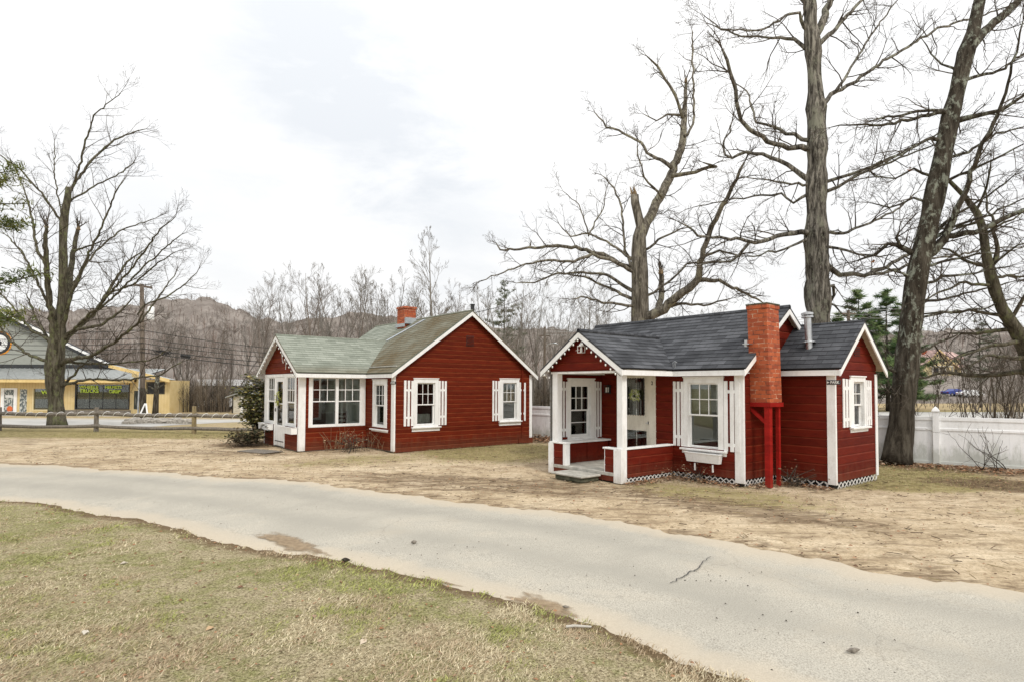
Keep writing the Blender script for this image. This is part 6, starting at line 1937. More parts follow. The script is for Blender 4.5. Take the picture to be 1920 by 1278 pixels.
# ------------------------------------------------------------------ prototypes of background trees
def proto_bare(seed, H, form='vase', mat='twig_far', lev=3, kids=(4, 4, 4), lean=0.0, thick=1.0):
    rng = random.Random(seed)
    root = thing('bare_tree', None, 'tree', (0, 0, -200))
    tr = MB(); br = MB()
    r0 = H * .010 * thick
    stems = 1 if form != 'clump' else 3
    for s in range(stems):
        d = (rng.gauss(lean, .05) + (rng.uniform(-.25, .25) if stems > 1 else 0), rng.gauss(0, .05) + (rng.uniform(-.25, .25) if stems > 1 else 0), 1)
        hh = H * (1 if s == 0 else rng.uniform(.75, .95))
        n = 9
        pts = walk((0, 0, 0), d, r0, hh, rng, .05, .05 if form != 'crooked' else .08, n)
        rad = [r0 * (1 - .88 * i / n) for i in range(n + 1)]
        tr.tube(pts, rad, 7)
        nb = {'vase': 11, 'slender': 13, 'round': 13, 'clump': 8, 'crooked': 10}[form]
        for j in range(nb):
            t = {'vase': .26, 'slender': .3, 'round': .2, 'clump': .25, 'crooked': .25}[form] + .72 * (j + rng.random() * .8) / nb
            f = min(n - .01, t * n); i = int(f); u = f - i
            a, b = pts[i], pts[i + 1]
            q = tuple(a[k] + (b[k] - a[k]) * u for k in range(3))
            ang = {'vase': rng.uniform(.35, .7), 'slender': rng.uniform(.3, .6), 'round': rng.uniform(.5, 1.1), 'clump': rng.uniform(.35, .7), 'crooked': rng.uniform(.5, 1.2)}[form]
            bd = branch_dir((0, 0, 1), ang, rng)
            L = H * {'vase': .42, 'slender': .30, 'round': .36, 'clump': .34, 'crooked': .36}[form] * (1.15 - .75 * t) * rng.uniform(.7, 1.2)
            grow(br, q, bd, max(.014, rad[i] * .5), L, lev, rng, kids, .08, .11, 3, .0065, (.3, .7), .5, (.42, .72))
    tr.build('trunk', M[mat], root, smooth=True)
    br.build('crown', M[mat], root)
    return root
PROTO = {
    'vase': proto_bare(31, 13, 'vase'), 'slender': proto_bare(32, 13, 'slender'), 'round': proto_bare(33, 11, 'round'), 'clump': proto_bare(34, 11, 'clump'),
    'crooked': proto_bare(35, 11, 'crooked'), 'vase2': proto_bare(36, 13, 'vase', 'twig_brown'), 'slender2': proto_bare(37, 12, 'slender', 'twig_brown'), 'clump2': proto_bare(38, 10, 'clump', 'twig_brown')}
PH = {'vase': 13, 'slender': 13, 'round': 11, 'clump': 11, 'crooked': 11, 'vase2': 13, 'slender2': 12, 'clump2': 10}

def terrain(x, y):
    return max(gz(x, y), hillz(x, y)) if y > 80 else gz(x, y)

for k_, r_ in PROTO.items():
    PH[k_] = max(v.co.z for ch in r_.children for v in ch.data.vertices) * .96
_used = set()
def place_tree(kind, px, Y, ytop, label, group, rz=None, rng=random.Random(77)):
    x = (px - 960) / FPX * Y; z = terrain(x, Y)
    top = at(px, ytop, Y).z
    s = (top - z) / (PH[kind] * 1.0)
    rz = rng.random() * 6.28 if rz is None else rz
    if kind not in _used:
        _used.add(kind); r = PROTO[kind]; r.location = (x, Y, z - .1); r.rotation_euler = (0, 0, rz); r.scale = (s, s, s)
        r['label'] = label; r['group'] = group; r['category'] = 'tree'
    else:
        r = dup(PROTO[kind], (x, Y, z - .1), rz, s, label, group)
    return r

ORD = ['first', 'second', 'third', 'fourth', 'fifth', 'sixth', 'seventh', 'eighth', 'ninth', 'tenth', 'eleventh', 'twelfth', 'thirteenth', 'fourteenth']
def tree_row(px0, px1, n, Ys, tops, kinds, where, group, seed):
    rg = random.Random(seed)
    for i in range(n):
        px = px0 + (px1 - px0) * (i + .5 + rg.uniform(-.35, .35)) / n
        f = (px - px0) / (px1 - px0) * (len(tops) - 1); k = min(len(tops) - 2, int(f)); yt = tops[k] + (tops[k + 1] - tops[k]) * (f - k) + rg.uniform(-8, 46)
        k = kinds[i % len(kinds)]
        look = {'vase': 'grey spreading', 'slender': 'slim upright grey', 'round': 'round-headed grey', 'clump': 'several-stemmed grey', 'crooked': 'crooked grey', 'vase2': 'brownish spreading', 'slender2': 'slim brownish', 'clump2': 'several-stemmed brownish'}[k]
        place_tree(k, px, rg.uniform(*Ys), yt, '%s bare tree, %s from left %s' % (look, ORD[i], where), group)
G = 'bare trees of the wood behind the cottages'
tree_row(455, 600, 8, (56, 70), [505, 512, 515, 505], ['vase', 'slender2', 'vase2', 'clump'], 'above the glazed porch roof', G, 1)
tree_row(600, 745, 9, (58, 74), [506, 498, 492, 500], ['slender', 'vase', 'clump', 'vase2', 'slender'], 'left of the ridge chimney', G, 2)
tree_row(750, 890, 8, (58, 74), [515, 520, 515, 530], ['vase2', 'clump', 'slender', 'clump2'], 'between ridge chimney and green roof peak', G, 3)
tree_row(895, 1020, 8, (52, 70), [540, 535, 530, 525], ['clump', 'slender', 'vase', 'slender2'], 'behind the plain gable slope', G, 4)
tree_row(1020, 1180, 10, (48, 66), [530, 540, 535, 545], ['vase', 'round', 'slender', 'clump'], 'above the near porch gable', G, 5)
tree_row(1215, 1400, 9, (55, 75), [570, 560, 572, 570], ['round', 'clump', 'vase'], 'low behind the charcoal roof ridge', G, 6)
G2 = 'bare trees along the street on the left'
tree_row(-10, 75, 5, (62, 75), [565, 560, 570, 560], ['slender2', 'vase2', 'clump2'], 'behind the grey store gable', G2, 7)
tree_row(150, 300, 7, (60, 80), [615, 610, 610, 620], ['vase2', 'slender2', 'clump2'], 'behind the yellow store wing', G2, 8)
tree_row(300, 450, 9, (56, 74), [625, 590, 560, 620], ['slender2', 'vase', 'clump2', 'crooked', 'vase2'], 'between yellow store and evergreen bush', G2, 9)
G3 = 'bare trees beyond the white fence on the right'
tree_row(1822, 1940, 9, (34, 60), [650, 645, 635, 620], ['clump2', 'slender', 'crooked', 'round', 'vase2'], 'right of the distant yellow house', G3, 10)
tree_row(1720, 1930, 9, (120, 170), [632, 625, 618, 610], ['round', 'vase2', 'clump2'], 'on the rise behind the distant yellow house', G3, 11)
# slim tall sapling behind the green roof
r = place_tree('slender', 822, 34, 425, 'tall thin bare sapling standing alone above the green roof', None)
if 'group' in r: del r['group']

# ------------------------------------------------------------------ pines
def pine(name, H, seed, label, loc, crown_from=.25, rbase=.2, spread=.26, dens=1.0, need=.13, cols=((.045, .075, .028), (.075, .105, .04), (.11, .14, .06)), group=None, rz=0, start=0, cl=26):
    rng = random.Random(seed)
    root = thing(name, label, 'pine tree', loc, rz, group)
    tr = MB(); nd_ = MB()
    pts = [(0, 0, 0), (.02 * H * .2, 0, H * .3), (0, .02, H * .65), (.02, 0, H)]
    tr.tube(pts, [rbase, rbase * .75, rbase * .42, .02], 9)
    n = int(H * 3.6 * dens)
    for i in range(n):
        t = crown_from + (1 - crown_from) * i / n + rng.uniform(-.01, .01)
        z = H * min(.99, t); L = H * spread * (1 - (t - crown_from) / (1 - crown_from)) ** .75 * rng.uniform(.55, 1.15) + .35
        az = rng.random() * 6.283; el = rng.uniform(-.1, .35) + .5 * max(0, t - .7)
        d = Vector((math.cos(az) * math.cos(el), math.sin(az) * math.cos(el), math.sin(el)))
        bp = [Vector((0, 0, z)) + d * L * k / 4 + Vector((0, 0, -.06 * L * math.sin(k * .8))) for k in range(5)]
        tr.tube([tuple(p) for p in bp], [max(.008, .03 * (1 - k / 5) * L / 2) for k in range(5)], 4, cap=False)
        for k in range(2 + int(L * 2.6)):
            u = .3 + .7 * rng.random(); f = u * 4; j = min(3, int(f)); p = bp[j].lerp(bp[j + 1], f - j)
            side = Vector((-d.y, d.x, 0)) * rng.uniform(-.38, .38) * L * (1.1 - u)
            c = p + side + Vector((0, 0, rng.uniform(-.05, .1)))
            tr.tube([tuple(p), tuple(c)], [.008, .005], 3, cap=False)
            col0 = rng.choice(cols)
            for q in range(cl):
                v = Vector((rng.gauss(0, 1), rng.gauss(0, 1), rng.gauss(.35, .7))).normalized()
                l = need * rng.uniform(.7, 1.6); w = l * .09
                s = v.orthogonal().normalized() * w
                c2 = c + Vector((rng.gauss(0, .09), rng.gauss(0, .09), rng.gauss(0, .04))) * (L * .4 + .5)
                b = rng.uniform(.75, 1.3)
                nd_.face([c2 - s, c2 + s, c2 + v * l], col=tuple(min(1, x * b) for x in col0))
    tr.build('trunk', M['bark_lichen'], root, smooth=True)
    nd_.build('needles', M['needle'], root)
    return root
zz = lambda px, Y: ((px - 960) / FPX * Y, Y, terrain((px - 960) / FPX * Y, Y))
PG = ((.05, .095, .03), (.09, .14, .045), (.15, .20, .07))
for px, Y, yt, sd, lab in ((1612, 52, 545, 41, 'green pine with feathery top just right of the tall furrowed trunk'), (1664, 54, 545, 42, 'green pine standing left of the leaning trunk'), (1700, 60, 560, 43, 'green pine mostly hidden behind the leaning trunk'), (1578, 58, 590, 44, 'low green pine behind the stove pipe')):
    L = zz(px, Y); H = at(px, yt, Y).z - L[2]
    pine('pine_tree', H, sd, lab, L, .12, .2, .30, 1.6, .40, PG, 'pines behind the near cottage', cl=30)
L = zz(945, 62); pine('pine_tree', at(945, 528, 62).z - L[2], 45, 'thin grey-green pine among bare trees behind the plain gable', L, .45, .16, .2, .8, .28, ((.10, .115, .065), (.14, .15, .09)), cl=14)
L = zz(1838, 66); pine('pine_tree', at(1838, 600, 66).z - L[2], 46, 'dark pine behind the bare trees right of the distant yellow house', L, .3, .16, .28, .9, .3, ((.075, .085, .05), (.10, .115, .07)), cl=16)
# big pine just outside the left edge; its boughs reach into the view
L = onground(-230, 850); L = (-17.5, 15.6, gz(-17.5, 15.6))
pine('white_pine', 14.5, 50, 'dark pine at the left edge, green boughs reaching into view', L, .25, .30, .27, 1.25, .14, ((.06, .085, .02), (.11, .13, .03), (.17, .18, .05)), cl=70)

# ------------------------------------------------------------------ evergreen shrub and dead stems
def shrub(name, label, loc, rx, ry, h, n, seed, cols, leaf=.09, mat='gloss_leaf', stems=14):
    rng = random.Random(seed); root = thing(name, label, 'bush', loc)
    st = MB(); lf = MB(); tips = []
    for i in range(stems):
        a = rng.random() * 6.28; k = rng.random() ** .5
        tip = Vector((math.cos(a) * rx * k, math.sin(a) * ry * k, h * (1 - .45 * k * k) * rng.uniform(.7, 1.0)))
        mid = Vector((tip.x * .35, tip.y * .35, tip.z * .5))
        kk = min(1, h / 1.5); st.tube([(tip.x * (.08 if h > 1 else .7), tip.y * (.08 if h > 1 else .7), 0), tuple(mid), tuple(tip)], [.022 * kk + .002, .014 * kk + .002, .004], 5)
        for _ in range(7 if h > 1 else 3):
            t = rng.uniform(.35, 1); q = mid.lerp(tip, t) if t > .5 else mid * (t * 2)
            e = q + Vector((rng.gauss(0, .2), rng.gauss(0, .2), rng.uniform(-.05, .25)))
            st.tube([tuple(q), tuple(e)], [.007, .004], 4, cap=False); tips.append(e)
        tips.append(tip)
    for i in range(n):
        c = rng.choice(tips) + Vector((rng.gauss(0, .09), rng.gauss(0, .09), rng.gauss(0, .08)))
        if c.z < .04: c.z = .04 + rng.random() * .1
        col = rng.choice(cols); b = rng.uniform(.7, 1.25)
        leaf_quad(lf, c, leaf * rng.uniform(.7, 1.25), rng.random() * 6.28, rng.gauss(.2, .6), tuple(x * b for x in col), .25)
    st.build('stems', M['twig'], root); lf.build('leaves', M[mat], root)
    return root
p = at(480, 829, 18.6)
shrub('rhododendron', 'large dark evergreen bush beside the glazed porch', (p.x, p.y, 0), .44, .5, 2.15, 2600, 61, ((.05, .06, .018), (.085, .09, .025), (.16, .155, .045), (.10, .10, .04), (.34, .28, .09)), .12)
p = at(466, 834, 17.4)
shrub('brush_pile', 'low dark heap of cut evergreen boughs below the large bush', (p.x - .05, p.y, 0), .55, .4, .36, 900, 62, ((.05, .05, .025), (.10, .075, .04), (.035, .04, .02), (.16, .12, .07)), .10, 'leaf', 16)
p = wpF(-.85, -.75, 0)
shrub('dead_plant', 'dry leafless plant and dead leaves in the corner of the glazed porch', (p.x, p.y, 0), .75, .6, .42, 170, 63, ((.34, .23, .13), (.22, .14, .08), (.46, .34, .2)), .055, 'leaf', 16)
def stalks(label, p, n, w, h, seed):
    rng = random.Random(seed); root = thing('dry_stalks', label, 'plant', (p.x, p.y, 0)); mb = MB()
    for i in range(n):
        x, y = rng.gauss(0, w), rng.gauss(0, .1); l = h * rng.uniform(.45, 1.1); dx = rng.gauss(0, .35) * l
        mb.tube([(x, y, 0), (x + dx * .4, y, l * .5), (x + dx * 1.1, y + rng.gauss(0, .05), l)], [.005, .004, .0025], 4, cap=False)
    mb.build('stems', M['deadwood'], root)
stalks('thin dry brown stalks under the wide porch window', wpF(-1.45, -1.0, 0), 26, .3, .62, 64)
stalks('few dry stalks in the porch corner of the green-roofed cottage', wpF(-.75, -.28, 0), 16, .22, .5, 67)
p = wpN(-.95, -.3, 0)
shrub('dead_plant', 'dry twigs and leaves below the white window box', (p.x, p.y, 0), .6, .16, .14, 140, 65, ((.30, .19, .11), (.20, .12, .07), (.40, .30, .2)), .05, 'leaf', 7)
p = wpN(.55, .72, 0)
shrub('dead_plant', 'few dry twigs at the foot of the annexe wall', (p.x, p.y, 0), .3, .12, .2, 40, 66, ((.30, .19, .11), (.20, .12, .07)), .05, 'leaf', 9)
# bare vine over the white fence, right
def vine(px, py, Y, w, h, label, seed, n=16, col='twig'):
    rng = random.Random(seed); p = onground(px, py); root = thing('bare_shrub', label, 'shrub', (p.x, p.y, 0))
    mb = MB()
    for i in range(n):
        d = Vector((rng.gauss(0, .6) * w, rng.gauss(0, .12), rng.uniform(.4, 1.0) * h)).normalized()
        grow(mb, (rng.uniform(-.3, .3) * w, rng.uniform(-.1, .1), 0), tuple(d), .009, h * rng.uniform(.7, 1.3), 1, rng, (3,), .02, .2, 4, .003, (.4, 1.0), .12)
    mb.build('stems', M[col], root)
vine(1868, 882, 12.4, .9, .95, 'thin bare shrub sprawling against the white fence at far right', 71, 12)
vine(1010, 818, 19, .5, .6, 'small bare shrub against the white fence between the cottages', 72, 10)
# ------------------------------------------------------------------ wooded hills
def mk_hills():
    px = np.linspace(-520, 2460, 420); rs = [82, 88, 95, 105, 120, 140, 165, 190, 215, 240, 265, 290, 310, 325, 330, 345, 380, 450, 600]
    vs = []; 
    for r in rs:
        for p in px:
            x = (p - 960) / FPX * r
            z = hillz(x, r)
            z += ((vn(p * .05 + 3, r * .03) - .5) * 3.0 + (vn(p * .21 + 9, r * .11) - .5) * 2.2) * sm(120, 260, r)
            vs.append((x, r, z - (1.0 if r < 84 else 0)))
    nx = len(px)
    fs = [(j * nx + i, j * nx + i + 1, (j + 1) * nx + i + 1, (j + 1) * nx + i) for j in range(len(rs) - 1) for i in range(nx - 1)]
    me = bpy.data.meshes.new('hills'); me.from_pydata(vs, [], fs); me.polygons.foreach_set("use_smooth", [True] * len(fs))
    me.materials.append(simple('wooded_hillside', (0.12, 0.097, 0.08), (0.26, 0.225, 0.195), 0.07, 0.95, bmp=.5, dist=2.0))
    o = bpy.data.objects.new('hills', me); COL.objects.link(o); o['kind'] = 'structure'
mk_hills()

def sliver_trees(name, label, specs, seed, cols):
    """very many small leafless trees: each a stem and a spray of upright branches"""
    rg = random.Random(seed); mb = MB()
    for (x, y, z, h, w, k) in specs:
        col = rg.choice(cols); b = rg.uniform(.75, 1.3); col = tuple(c * b for c in col)
        lean = rg.gauss(0, .06) * h
        a = rg.random() * 3.14; s = Vector((math.cos(a), math.sin(a), 0)) * w
        base = Vector((x, y, z - .2)); top = base + Vector((lean, rg.gauss(0, .04) * h, h))
        mb.face([base - s, base + s, top], col=col)
        a += 1.57; s = Vector((math.cos(a), math.sin(a), 0)) * w; mb.face([base - s, base + s, top], col=col)
        for i in range(k):
            t = rg.uniform(.15, .8); q = base.lerp(top, t)
            an = rg.random() * 6.28; L = h * rg.uniform(.25, .5) * (1.1 - t * .6); e = rg.uniform(.5, 1.25)
            tip = q + Vector((math.cos(an) * math.cos(e), math.sin(an) * math.cos(e), math.sin(e))) * L
            s = Vector((-math.sin(an), math.cos(an), .3)) * w * .5
            mb.face([q - s, q + s, tip], col=col)
            for g in range(2):
                q2 = q.lerp(tip, rg.uniform(.3, .8)); an2 = an + rg.uniform(-1.2, 1.2); e2 = rg.uniform(.4, 1.3); L2 = L * rg.uniform(.3, .6)
                tip2 = q2 + Vector((math.cos(an2) * math.cos(e2), math.sin(an2) * math.cos(e2), math.sin(e2))) * L2
                mb.face([q2 - s * .6, q2 + s * .6, tip2], col=col)
    o = mb.build(name, M['leaf']); tag(o, label, 'woods', kind='stuff'); return o
rg = random.Random(90)
FARC = [(.22, .18, .15), (.27, .225, .195), (.18, .14, .115), (.31, .27, .235), (.25, .175, .14)]
sp = []
for _ in range(5200):
    y = 110 + 232 * rg.random() ** .8; px = rg.uniform(-120, 2060); x = (px - 960) / FPX * y
    if 1695 < px < 1850 and y < 250: continue
    hh = rg.uniform(6, 10) * (1 - .62 * sm(170, 300, y)); sp.append((x, y, hillz(x, y), hh, .035 + y * .00018, 11))
sliver_trees('hillside_woods', 'leafless brown and grey woods covering the far hills', sp, 91, FARC)
sp = []
for _ in range(2300):
    y = rg.uniform(62, 92); px = rg.uniform(-140, 1580); x = (px - 960) / FPX * y
    if px < 270 and y < 68: continue
    sp.append((x, y, gz(x, y), rg.uniform(2.4, 5.0 if px < 480 else 6.0), .028, 9))
for _ in range(420):
    px = rg.uniform(1690, 2050); y = rg.uniform(62, 115); x = (px - 960) / FPX * y
    h = rg.uniform(.6, 1.3) if px < 1850 else rg.uniform(1.5, 5)
    sp.append((x, y, terrain(x, y), h, .03, 7))
THK = [(.10, .085, .07), (.17, .145, .12), (.23, .205, .175), (.31, .28, .245), (.13, .105, .085)]
sliver_trees('thicket', 'tangled leafless undergrowth filling the wood behind the street', sp, 92, THK)
sp = []
for _ in range(800):
    px = rg.uniform(322, 432) if rg.random() < .75 else rg.uniform(985, 1050); y = rg.uniform(57, 68); x = (px - 960) / FPX * y
    sp.append((x, y, gz(x, y), rg.uniform(1.5, 4.2), .022, 9))
for _ in range(260):
    px = rg.uniform(1735, 2000); y = rg.uniform(17, 27); x = (px - 960) / FPX * y
    if px < 1850 and rg.random() < .72: continue
    sp.append((x, y, gz(x, y), rg.uniform(.9, 2.1) if px > 1840 else rg.uniform(.5, 1.1), .010, 7))
sliver_trees('brush', 'dense leafless brush at the wood edge and beyond the white fence', sp, 93, [(.06, .05, .04), (.11, .09, .07), (.18, .15, .115), (.26, .21, .155)])

# saplings just beyond the white fence
sap = None
for i, (px, Y, yt, where) in enumerate(((1738, 15.6, 655, 'just right of the leaning trunk'), (1812, 16.5, 690, 'behind the right fence post cap'), (1832, 17.5, 668, 'right of the fence post cap'), (1866, 15.8, 640, 'above the right fence panel'), (1892, 16.8, 655, 'near the right edge above the fence'), (1912, 15.2, 625, 'at the right edge above the fence'))):
    x = (px - 960) / FPX * Y; h = at(px, yt, Y).z
    lab = 'thin bare sapling beyond the white fence %s' % where
    if sap is None:
        rng = random.Random(95); sap = thing('bare_sapling', lab, 'sapling', (0, 0, 0), 0, 'saplings beyond the white fence'); mb = MB()
        for s in range(3): grow(mb, (rng.uniform(-.08, .08), rng.uniform(-.08, .08), 0), (rng.gauss(0, .16), rng.gauss(0, .16), 1), .021, 2.9, 2, rng, (8, 4), .06, .09, 4, .0045, (.4, .9), .35, (.25, .45))
        mb.build('stems', M['twig'], sap); r = sap
    else: r = dup(sap, (0, 0, 0), i * 1.3, 1, lab)
    r.location = (x, Y, gz(x, Y)); r.scale = (h / 3.0,) * 3

# ------------------------------------------------------------------ pavements
def sheet(name, pts_fn, nx, ny, mat, lift=.006):
    vs = []; fs = []
    for j in range(ny + 1):
        for i in range(nx + 1):
            x, y = pts_fn(i / nx, j / ny); vs.append((x, y, terrain(x, y) + lift))
    for j in range(ny):
        for i in range(nx): fs.append((j * (nx + 1) + i, j * (nx + 1) + i + 1, (j + 1) * (nx + 1) + i + 1, (j + 1) * (nx + 1) + i))
    me = bpy.data.meshes.new(name); me.from_pydata(vs, [], fs); me.polygons.foreach_set("use_smooth", [True] * len(fs)); me.materials.append(mat)
    o = bpy.data.objects.new(name, me); COL.objects.link(o); o['kind'] = 'structure'; return o
pav = simple('pale_street_asphalt', (0.36, 0.35, 0.325), (0.54, 0.525, 0.49), 0.6, 0.9)
sheet('street', lambda u, v: (-75 + u * (75 - 15.5 + 3.2 * math.sin(v * 3.0) + 2.5 * v - 6.5 * v), 24.6 + v * 25.8 + .25 * math.sin(u * 40)), 60, 40, pav)
sheet('side_road', lambda u, v: (24 + u * 62, 35 + v * (17 + 24 * sm(.35, .8, u)) + u * 2), 30, 14, pav, .012)
sheet('dry_verge', lambda u, v: (36 + u * 60, 56 + v * 22 + 14 * u), 16, 8, simple('straw_verge', (0.30, 0.215, 0.105), (0.42, 0.33, 0.17), 0.7, 0.95), .010)

# ------------------------------------------------------------------ white vinyl fence
def vinyl_fence():
    A = Vector((-3.2, fence_y(-3.2), 0)); B = Vector((12.8, fence_y(12.8), 0)); d = (B - A).normalized(); L = (B - A).length
    nrm = Vector((d.y, -d.x, 0))
    root = thing('vinyl_fence', 'white vinyl privacy fence behind the cottages with capped posts', 'fence', A)
    # a post falls at surveyed positions
    px_post = [onground(1782, 876), onground(1026, 822)]
    t0 = (Vector((px_post[0].x, fence_y(px_post[0].x), 0)) - A).length
    sp = 2.42; t = t0 % sp; ts = []
    while t < L: ts.append(t); t += sp
    for q in ts:
        p = d * q; mb = MB(); w = .064
        mb.hexa(p - d * w - nrm * w, d * 2 * w, nrm * 2 * w, (0, 0, 1.23)); o = mb.build('post', M['vinyl'], root, bevel=.006)
        mb = MB(); c = p + Vector((0, 0, 1.23)); k = .078
        mb.hexa(c - d * k - nrm * k, d * 2 * k, nrm * 2 * k, (0, 0, .025))
        a = [c + d * sx * k + nrm * sy * k + Vector((0, 0, .025)) for sx, sy in ((-1, -1), (1, -1), (1, 1), (-1, 1))]
        b = [c + (d * sx + nrm * sy) * .05 + Vector((0, 0, .075)) for sx, sy in ((-1, -1), (1, -1), (1, 1), (-1, 1))]
        for i in range(4): mb.face([a[i], a[(i + 1) % 4], b[(i + 1) % 4], b[i]])
        e = c + Vector((0, 0, .125))
        for i in range(4): mb.face([b[i], b[(i + 1) % 4], e])
        mb.build('post_cap', M['vinyl'], o)
    for a, b in zip(ts, ts[1:]):
        a += .066; b -= .066
        mb = MB()
        P = lambda s, z, o: d * s + nrm * o + Vector((0, 0, z))
        n = 13
        for i in range(n):
            s0 = a + (b - a) * i / n; s1 = a + (b - a) * (i + 1) / n - .006
            mb.hexa(P(s0, .10, -.011), d * (s1 - s0), nrm * .022, (0, 0, .93))
            mb.hexa(P(s1, .10, -.008), d * .006, nrm * .012, (0, 0, .93))
        mb.build('panel', M['vinyl'], root)
        for z0, h in ((1.03, .085), (.80, .055), (.03, .07)):
            mb = MB(); mb.hexa(P(a, z0, -.026), d * (b - a), nrm * .052, (0, 0, h)); mb.build('rail', M['vinyl'], root, bevel=.004)
vinyl_fence()

# ------------------------------------------------------------------ rail fence along the street
def rail_fence():
    P = [Vector((-24.2, 23.4, 0)), Vector((-19.9, 22.95, 0)), Vector((-15.86, 22.56, 0)), Vector((-11.81, 21.98, 0)), Vector((-8.0, 21.6, 0))]
    root = thing('rail_fence', 'weathered two-rail wooden fence between the yard and the street', 'fence', P[0])
    o = P[0]; rg = random.Random(4)
    for i, p in enumerate(P):
        mb = MB(); q = p - o; h = (.93, .90, .92, 1.0, .9)[i]; ln = rg.uniform(-.02, .02)
        mb.tube([(q.x, q.y, -.05), (q.x + ln * .5, q.y, h * .5), (q.x + ln, q.y, h)], [.085, .08, .075], 9)
        mb.build('post', M['wood_post' if i == 3 else 'wood_grey'], root, bevel=.0)
    tops = []
    for i, (a, b) in enumerate(zip(P, P[1:])):
        a, b = a - o, b - o; d = (b - a).normalized()
        for z, r in ((.68, .072), (.20, .068)):
            mb = MB(); pts = []
            for k in range(9):
                t = -.04 + 1.08 * k / 8; q = a.lerp(b, t); sag = -.045 * math.sin(math.pi * t) + rg.uniform(-.008, .008)
                pts.append((q.x, q.y - .06 + .01 * i, z + sag + .04 * (t - .5) * (1 if i % 2 else -1)))
            mb.tube(pts, [r * rg.uniform(.9, 1.08) for _ in pts], 7)
            mb.build('rail', M['wood_grey'], root)
            if z > .5: tops += pts[1:-1]
    # pale rope light wound round the top rail
    Q = []; n = 900
    for k in range(n):
        f = (len(tops) - 1) * k / n; i = int(f); a, b = Vector(tops[i]), Vector(tops[i + 1]); p = a.lerp(b, f - i)
        an = k * .22 * 2.2 / 2; Q.append((p.x, p.y - math.cos(an) * .085, p.z + math.sin(an) * .085))
    mb = MB(); mb.tube([tuple(Vector(q) + o) for q in Q], [.011] * n, 4, cap=False)
    tag(mb.build('rope_light', M['signwhite']), 'pale rope light wound in a spiral around the top fence rail', 'rope light')
rail_fence()

